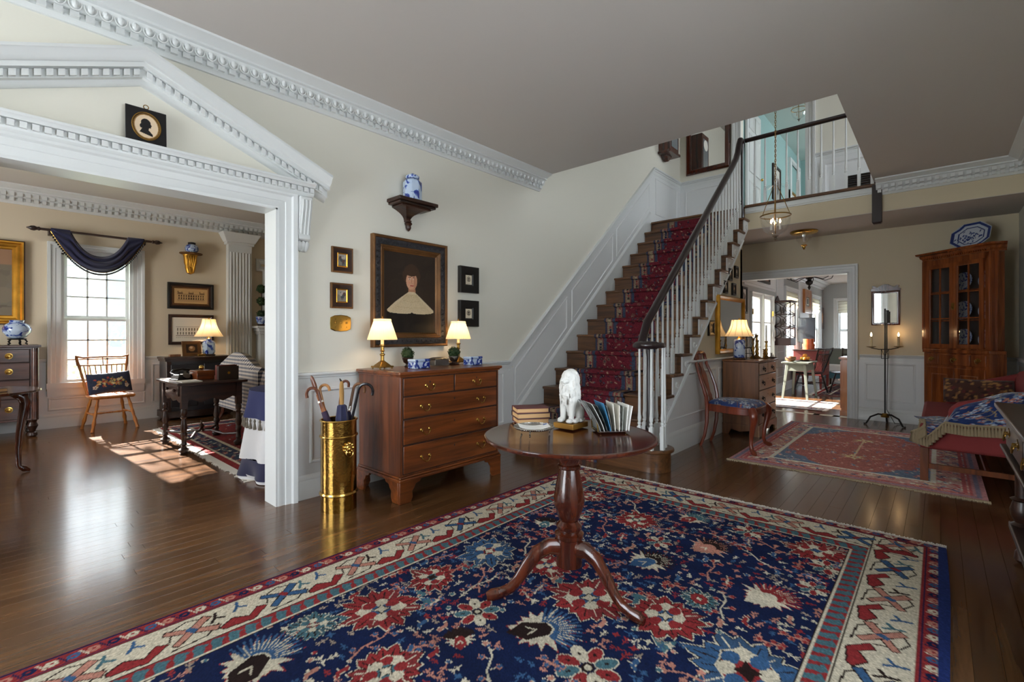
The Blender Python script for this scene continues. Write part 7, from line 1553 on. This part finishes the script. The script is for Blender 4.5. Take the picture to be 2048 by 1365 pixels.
for k, (x, y_, z) in enumerate(((-.11, -.02, 0), (-.04, .04, 0), (-.05, -.05, 0), (.03, 0, 0), (.09, .04, 0), (.1, -.04, 0), (-.02, -.0, .055), (.05, .0, .055))):
    t = thing('orange', ('orange', 'yellow')[k % 2]+' fruit, '+('at the left end', 'at the back left', 'at the front left', 'in the middle', 'at the back right', 'at the front right', 'on top at the left', 'on top at the right')[k]+' of the platter pile', 'fruit', (10.5+x, 1.90+y_, .706+z), 0, 'oranges on the platter'); obj('fruit', MB().ball((0, 0, .032), .033, 12, 8), (oc_, yc_)[k % 2], t); obj('stem', MB().ball((0, 0, .066), .005, 6, 4), M['green'], t)
windsor('windsor_chair', 'black windsor chair behind the grey kitchen table', (11.35, 1.95, 0), PI*.9, M['black'])
windsor('windsor_chair', 'black windsor chair drawn up to the red desk', (11.6, 1.35, 0.009), 2.2, M['black'])
# red desk
RDP = paint('red_milk_paint', rgb(126, 52, 46), .55, var=.1)
t = thing('desk', 'red painted desk under the television in the kitchen', 'desk', (12.45, 2.12, 0)); obj('body', MB().box(-.45, -.27, .3, .45, .27, .84), RDP, t, bev=.004); obj('top', MB().box(-.48, -.3, .84, .48, .29, .865), M['darkw'], t, bev=.004)
for sx in (-1, 1):
    for sy in (-1, 1): obj('leg', MB().taper(sx*.42, sy*.24, .0095, .035, .035, .3, .055, .055), RDP, t)
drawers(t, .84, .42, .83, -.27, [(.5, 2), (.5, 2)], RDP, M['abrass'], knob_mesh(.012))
om_ = paint('orange_wood', rgb(188, 88, 40), .4)
for k, (r_, z, h, lb) in enumerate(((.115, .8655, .12, 'larger round orange wooden box on the red desk'), (.10, .986, .11, 'smaller round orange box stacked on the larger one'))):
    t = thing('round_box', lb, 'box', (12.18, 2.13, z)); lathe_obj('body', [(r_, 0), (r_, h*.6)], om_, t, n=24); lathe_obj('lid', [(r_*1.04, h*.6), (r_*1.04, h), (.002, h)], om_, t, n=24)
tag(obj('laptop', MB().cb(12.5, 1.98, .8655, .3, .22, .02), M['black'], bev=.003), 'closed black laptop on the red desk', 'laptop')
t = thing('television', 'flat television swung out from the kitchen wall', 'television', (12.62, 2.26, 1.30), -PI/2+.0); obj('screen', MB().box(-.15, -.012, -.27, .17, .0, .27), paint('tv_glass', rgb(60, 64, 70), .08, coat=1), t, smooth=False); obj('case', MB().box(-.16, 0, -.28, .18, .035, .28), M['black'], t, bev=.005); obj('mount_arm', MB().tube([(-.12, .02, 0), (-.17, .05, 0)], .015, 6), M['black'], t)
cv = Canvas(.2, .3, .02, (60, 54, 46)); cv.rect(.05, .04, .15, .26, (230, 224, 206)); cv.rect(.075, .07, .125, .23, (60, 54, 50))
picture('framed_print', 'wide gold-oak framed print on the grey kitchen wall', 'picture', 13.3, 14.1, 1.72, 2.3, None, [(M['maple'], [(0, 0), (0, .05), (.1, .06), (.18, .03)])], cv, wall=KY)
cv = Canvas(.2, .3, .02, (90, 70, 60)); cv.ell(.1, .15, .05, .08, (170, 120, 80))
picture('framed_print', 'small dark framed picture near the kitchen corner', 'picture', 15.55, 15.95, 1.35, 1.95, None, [(M['darkw'], [(0, 0), (0, .03), (.05, .03)])], cv, wall=KY)
picture('framed_print', 'black framed picture above the french doors', 'picture', 9.4, 10.2, 2.16, 2.5, None, [(M['black'], [(0, 0), (0, .03), (.05, .03), (.055, .01)])], tiny_scene(7, (200, 120, 90)), wall=KY)
for k, (z0, z1, lb) in enumerate(((1.55, 2.0, 'tall black framed print left of the french doors, upper one'), (.95, 1.45, 'black framed print left of the french doors, lower one'))): picture('framed_print', lb, 'picture', 8.44, 8.72, z0, z1, None, [(M['black'], [(0, 0), (0, .03), (.03, .03), (.04, .012)])], tiny_scene(8+k, (210, 206, 196)), wall=KY)
# hanging fretwork shelf
t = thing('hanging_shelf', 'dark hanging corner shelf with pierced fretwork sides on the kitchen wall', 'shelf', (10.78, KY-.002, .98)); dk = paint('shelf_maroon', rgb(58, 34, 34), .4)
obj('drawer_box', MB().box(-.22, -.30, 0, .22, 0, .13), dk, t, bev=.004)
for k in range(4): obj('shelf_board', MB().box(-.22, -.30, .13+k*.24, .22, 0, .145+k*.24), dk, t, smooth=False)
obj('top', MB().box(-.24, -.32, .86, .24, 0, .89), dk, t, bev=.005); obj('crest', MB().prism([(-.2, .89), (-.1, .93), (0, 1.0), (.1, .93), (.2, .89)], -.03, -.01, 'y'), dk, t)
for x in (-.21, .21):
    obj('post', MB().box(x-.01, -.30, .13, x+.01, -.285, .87), dk, t, smooth=False)
    for k in range(3):
        z = .145+k*.24
        for s in (1, -1): obj('fret', MB().tube([(x, -.29 if s > 0 else -.01, z), (x, -.2 if s > 0 else -.1, z+.06), (x, -.17 if s > 0 else -.13, z+.12), (x, -.2 if s > 0 else -.1, z+.17), (x, -.29 if s > 0 else -.01, z+.225)], [.03, .016, .022, .016, .03], 6, sq=(1, .3)), dk, t)
k = 0
for z in (.145, .385, .625):
    for x in (-.1, .1):
        p = Vector((10.78+x, KY-.12, .98+z+.0006)); s = thing('pewter_dish', ('left', 'right')[x > 0]+' pewter dish on the '+{.145: 'bottom', .385: 'middle', .625: 'top'}[z]+' board of the fretwork hanging shelf', 'plate', p, 0, 'dishes in the hanging shelf'); mb = place(MB(), (0, .03, .075), 0, PI/2-.2); mb.lathe([(.002, .004), (.05, .006), (.075, .014), (.076, .01), (.05, 0), (.002, 0)], 18, caps=False); obj('dish', mb, M['pewter'], s)
for k, (z, lb) in enumerate(((1.5, 'upper'), (1.18, 'lower'))):
    t = thing('wall_plate', lb+' of two white plates hung beside the fretwork shelf', 'plate', (10.47, KY-.002, z)); mb = place(MB(), (0, -.0, 0), 0, PI/2); mb.lathe([(.002, .012), (.08, .012), (.13, .03), (.132, .026), (.08, 0), (.002, 0)], 22, caps=False); obj('dish', mb, M['paper'], t)
# chandelier
t = thing('chandelier', 'black iron chandelier hanging in the kitchen', 'chandelier', (11.5, 2.0, 2.12)); lathe_obj('body', [(.003, 0), (.02, .03), (.03, .06), (.012, .09), (.06, .13), (.07, .17), (.03, .21), (.09, .27), (.1, .29), (.02, .31), (.02, .5)], M['iron'], t)
for k in range(6): a = k*PI/3; obj('arm', MB().tube([(.04*math.cos(a), .04*math.sin(a), .28), (.16*math.cos(a), .16*math.sin(a), .25), (.3*math.cos(a), .3*math.sin(a), .2), (.42*math.cos(a), .42*math.sin(a), .24), (.46*math.cos(a), .46*math.sin(a), .33)], .008, 6), M['iron'], t)
# cabinet just inside the opening, seating beyond
t = thing('cabinet', 'orange pine cabinet just inside the kitchen opening', 'cabinet', (8.75, .80, 0)); om2 = wood('orange_pine', rgb(176, 96, 40), rgb(212, 132, 64), .4, .8, 2); obj('body', MB().box(-.25, -.28, .05, .25, .27, .83), om2, t, bev=.003); obj('top', MB().box(-.28, -.3, .83, .27, .3, .86), om2, t, bev=.004); obj('foot_board', MB().box(-.27, -.29, 0, .26, .285, .07), om2, t)
d = obj('door', MB().box(-.235, .268, .1, .235, .285, .8), om2, t, bev=.003); obj('knob', MB().ball((-.18, .30, .52), .016, 8, 6), M['paper'], d)
t = thing('armchair', 'small upholstered chair with white seat at the end of the kitchen', 'chair', (13.9, 1.75, 0.0)); obj('seat', MB().box(-.3, -.3, .3, .3, .3, .46), M['paper'], t, bev=.04); obj('base', MB().box(-.29, -.29, .14, .29, .29, .3), paint('teal_cloth', rgb(70, 110, 120), .9), t); obj('backrest', MB().box(.2, -.3, .4, .32, .3, .85), GT, t, bev=.05)
for sx in (-.25, .25):
    for sy in (-.25, .25): obj('leg', MB().cb(sx, sy, .0, .04, .04, .15), M['darkw'], t)
# ============================================================ upstairs details
a, b = onX(1373, 355, FX+.05), onX(1461, 330, FX+.05)
y0_, y1_ = sorted((a.y, b.y)); zb = 4.0
t = thing('wall_mirror', 'large dark framed mirror at the top of the stairs', 'mirror', (FX+.058, (y0_+y1_)/2, zb+.55), -PI/2); w_ = y1_-y0_
obj('frame', MB().frame(w_, 1.1, [(0, 0), (0, .03), (.02, .05), (.06, .04), (.09, .02)]), M['dmahog'], t); obj('glass', MB().box(-w_/2+.085, -.022, -.47, w_/2-.085, -.016, .47), M['mirror'], t, smooth=False); obj('back', MB().box(-w_/2+.01, -.006, -.54, w_/2-.01, 0, .54), M['darkw'], t, smooth=False)
p = onY(1337, 312, W-.10); t = thing('wall_clock', 'mahogany cased wall clock high on the stair wall', 'clock', (p.x, W-.002, p.z)); obj('case', MB().box(-.17, -.2, .04, .17, 0, .75), M['dmahog'], t, bev=.004); obj('base', MB().box(-.2, -.22, .0, .2, 0, .04).taper(0, -.06, -.09, .03, .06, .0, .2, .12), M['dmahog'], t, bev=.005); obj('door_glass', MB().box(-.12, -.205, .1, .12, -.2, .66), paint('clock_glass', rgb(120, 130, 136), .05, coat=1), t, smooth=False); obj('dial', place(MB(), (0, -.207, .55), 0, PI/2).lathe([(.1, 0), (.1, .003), (.002, .004)], 24), M['paper'], t)
# open panelled door and things in the teal room
t = struct('door_3', MB().box(FX+.25, UY1-.05, UZ+.01, FX+1.05, UY1-.012, 5.05), M['trim'], 'white panelled door standing open upstairs', 'door', smooth=False); PD = onwall('y', UY1-.05, -1)
for u0, u1 in ((FX+.33, FX+.62), (FX+.68, FX+.97)):
    for z0, z1 in ((3.15, 3.8), (3.95, 4.6), (4.68, 4.95)): obj('panel', polyframe(MB(), rect(u0, z0, u1, z1), PANEL, PD, (.052, .001)), M['trim'], t)
obj('knob', MB().ball((FX+.99, UY1-.085, 3.95), .025, 10, 8), M['brass'], t)
lantern('small glass bell lantern in the upstairs room', (9.2, 1.75, 5.0), .29, .75, False)
for k, (x, z, lb) in enumerate(((10.6, 4.2, 'nearer'), (12.0, 4.0, 'farther'))): picture('framed_print', lb+' framed print on the teal upstairs wall', 'picture', x-.3, x+.3, z-.35, z+.35, None, [(M['darkw'] if k == 0 else M['gilt'], [(0, 0), (0, .03), (.04, .03), (.05, .01)])], tiny_scene(20+k, (190, 190, 170)), wall=UY1)
t = thing('hall_table', 'red wooden table against the teal upstairs wall', 'table', (10.6, UY1-.22, UZ)); obj('top', MB().box(-.5, -.2, .74, .5, .2, .77), M['redw'], t, bev=.004); obj('apron', MB().box(-.46, -.17, .6, .46, .17, .74), M['redw'], t)
for sx in (-.44, .44):
    for sy in (-.15, .15): obj('leg', MB().cb(sx, sy, 0, .04, .04, .62), M['redw'], t)
t = struct('window_5', MB().frame(1.0, 1.5, [(0, 0), (0, .04), (.08, .05), (.1, .02)]), M['trim'], 'window on the teal upstairs wall', 'window'); t.location = (12.2, UY1-.001, 4.3)
# ============================================================ outdoors
GR = paint('lawn', rgb(190, 200, 160), .95, var=.2); struct('ground', MB().box(-40, LW+.15, -.5, 60, 60, -.4).box(6, 3.6, -.5, 60, LW+.15, -.4), GR, 'sunlit lawn outside the windows', 'lawn', smooth=False)
struct('driveway', MB().box(-40, 22, -.4, 60, 27, -.385), paint('pale_drive', rgb(214, 210, 202), .9), 'pale driveway across the lawn', 'driveway', smooth=False)
lf = paint('leaf_green', rgb(160, 172, 130), .8, var=.3); la = paint('leaf_autumn', rgb(226, 170, 110), .8, var=.3); bk = paint('bark', rgb(110, 96, 84), .9, bmp=.6, bscale=20)
def shrub(label, c, r, seed):
    t = thing('shrub', label, 'shrub', (c[0], c[1], -.4), 0, 'shrubs below the window'); q = obj('foliage', leaves((0, 0, r*.8), r, 900, random.Random(seed), .07, .9), lf, t, smooth=False); q['kind'] = 'stuff'; obj('stem', MB().tube([(0, 0, 0), (0, 0, r*.8)], .03, 6), bk, t)
shrub('round green shrub outside, left below the living room window', (.55, 9.8, -.4), .75, 1); shrub('round green shrub outside, right below the living room window', (2.25, 10.4, -.4), .85, 2); shrub('larger green shrub outside by the right window panes', (2.6, 12.6, -.4), 1.2, 3)
def tree(label, c, h, clusters, m, seed, n=260, name='tree'):
    t = thing(name, label, 'tree', (c[0], c[1], -.4)); r = random.Random(seed); obj('trunk', MB().tube([(0, 0, 0), (.1, 0, h*.4), (.05, .1, h*.7), (.2, .0, h)], [.22, .17, .12, .05], 8), bk, t)
    for x, y, z, rad in clusters:
        b = obj('branch', MB().tube([(.05, 0, z*.6), (x*.5, y*.5, z*.8), (x, y, z)], [.06, .045, .015], 6), bk, t); q = obj('leaves', leaves((x, y, z), rad, n, r, .11), m, b, smooth=False); q['kind'] = 'stuff'
tree('autumn tree outside with orange leaves at the upper left panes', (-1.8, 15.5), 7, [(1.0, -.4, 3.3, .8), (1.4, .2, 4.0, .9), (2.6, -.6, 5.6, 1.3), (-.8, 0, 5, 1.4), (1.2, -.9, 6.4, 1.3)], la, 5)
tree('bare grey trunked tree outside behind the middle panes', (4.2, 19.5), 8, [(-.8, 0, 5.0, 1.2), (.9, 0, 6, 1.4), (-.6, -.5, 7, 1.4), (-1.6, -2.5, 7.2, 1.2)], lf, 6, 160)
t = thing('house', 'white neighbouring house across the lawn outside the window', 'building', (3.0, 34, -.4)); hw = paint('house_white', rgb(226, 228, 230), .9)
obj('wall', MB().box(-8, 0, 0, 8, 6, 5.2), hw, t, smooth=False); obj('roof', MB().prism([(-8.4, 5.2), (8.4, 5.2), (7, 8), (-7, 8)], -.4, 6.4, 'y'), paint('roof_grey', rgb(130, 134, 140), .9), t, smooth=False)
for x in (-6, -3.4, -1, 2, 4.4, 6.6):
    for z in (.9, 3.2): f = obj('window', MB().box(x-.5, -.06, z, x+.5, 0, z+1.5), paint('pane_dark', rgb(110, 124, 140), .2) if x == -6 and z < 1 else bpy.data.materials['pane_dark'], t, smooth=False)
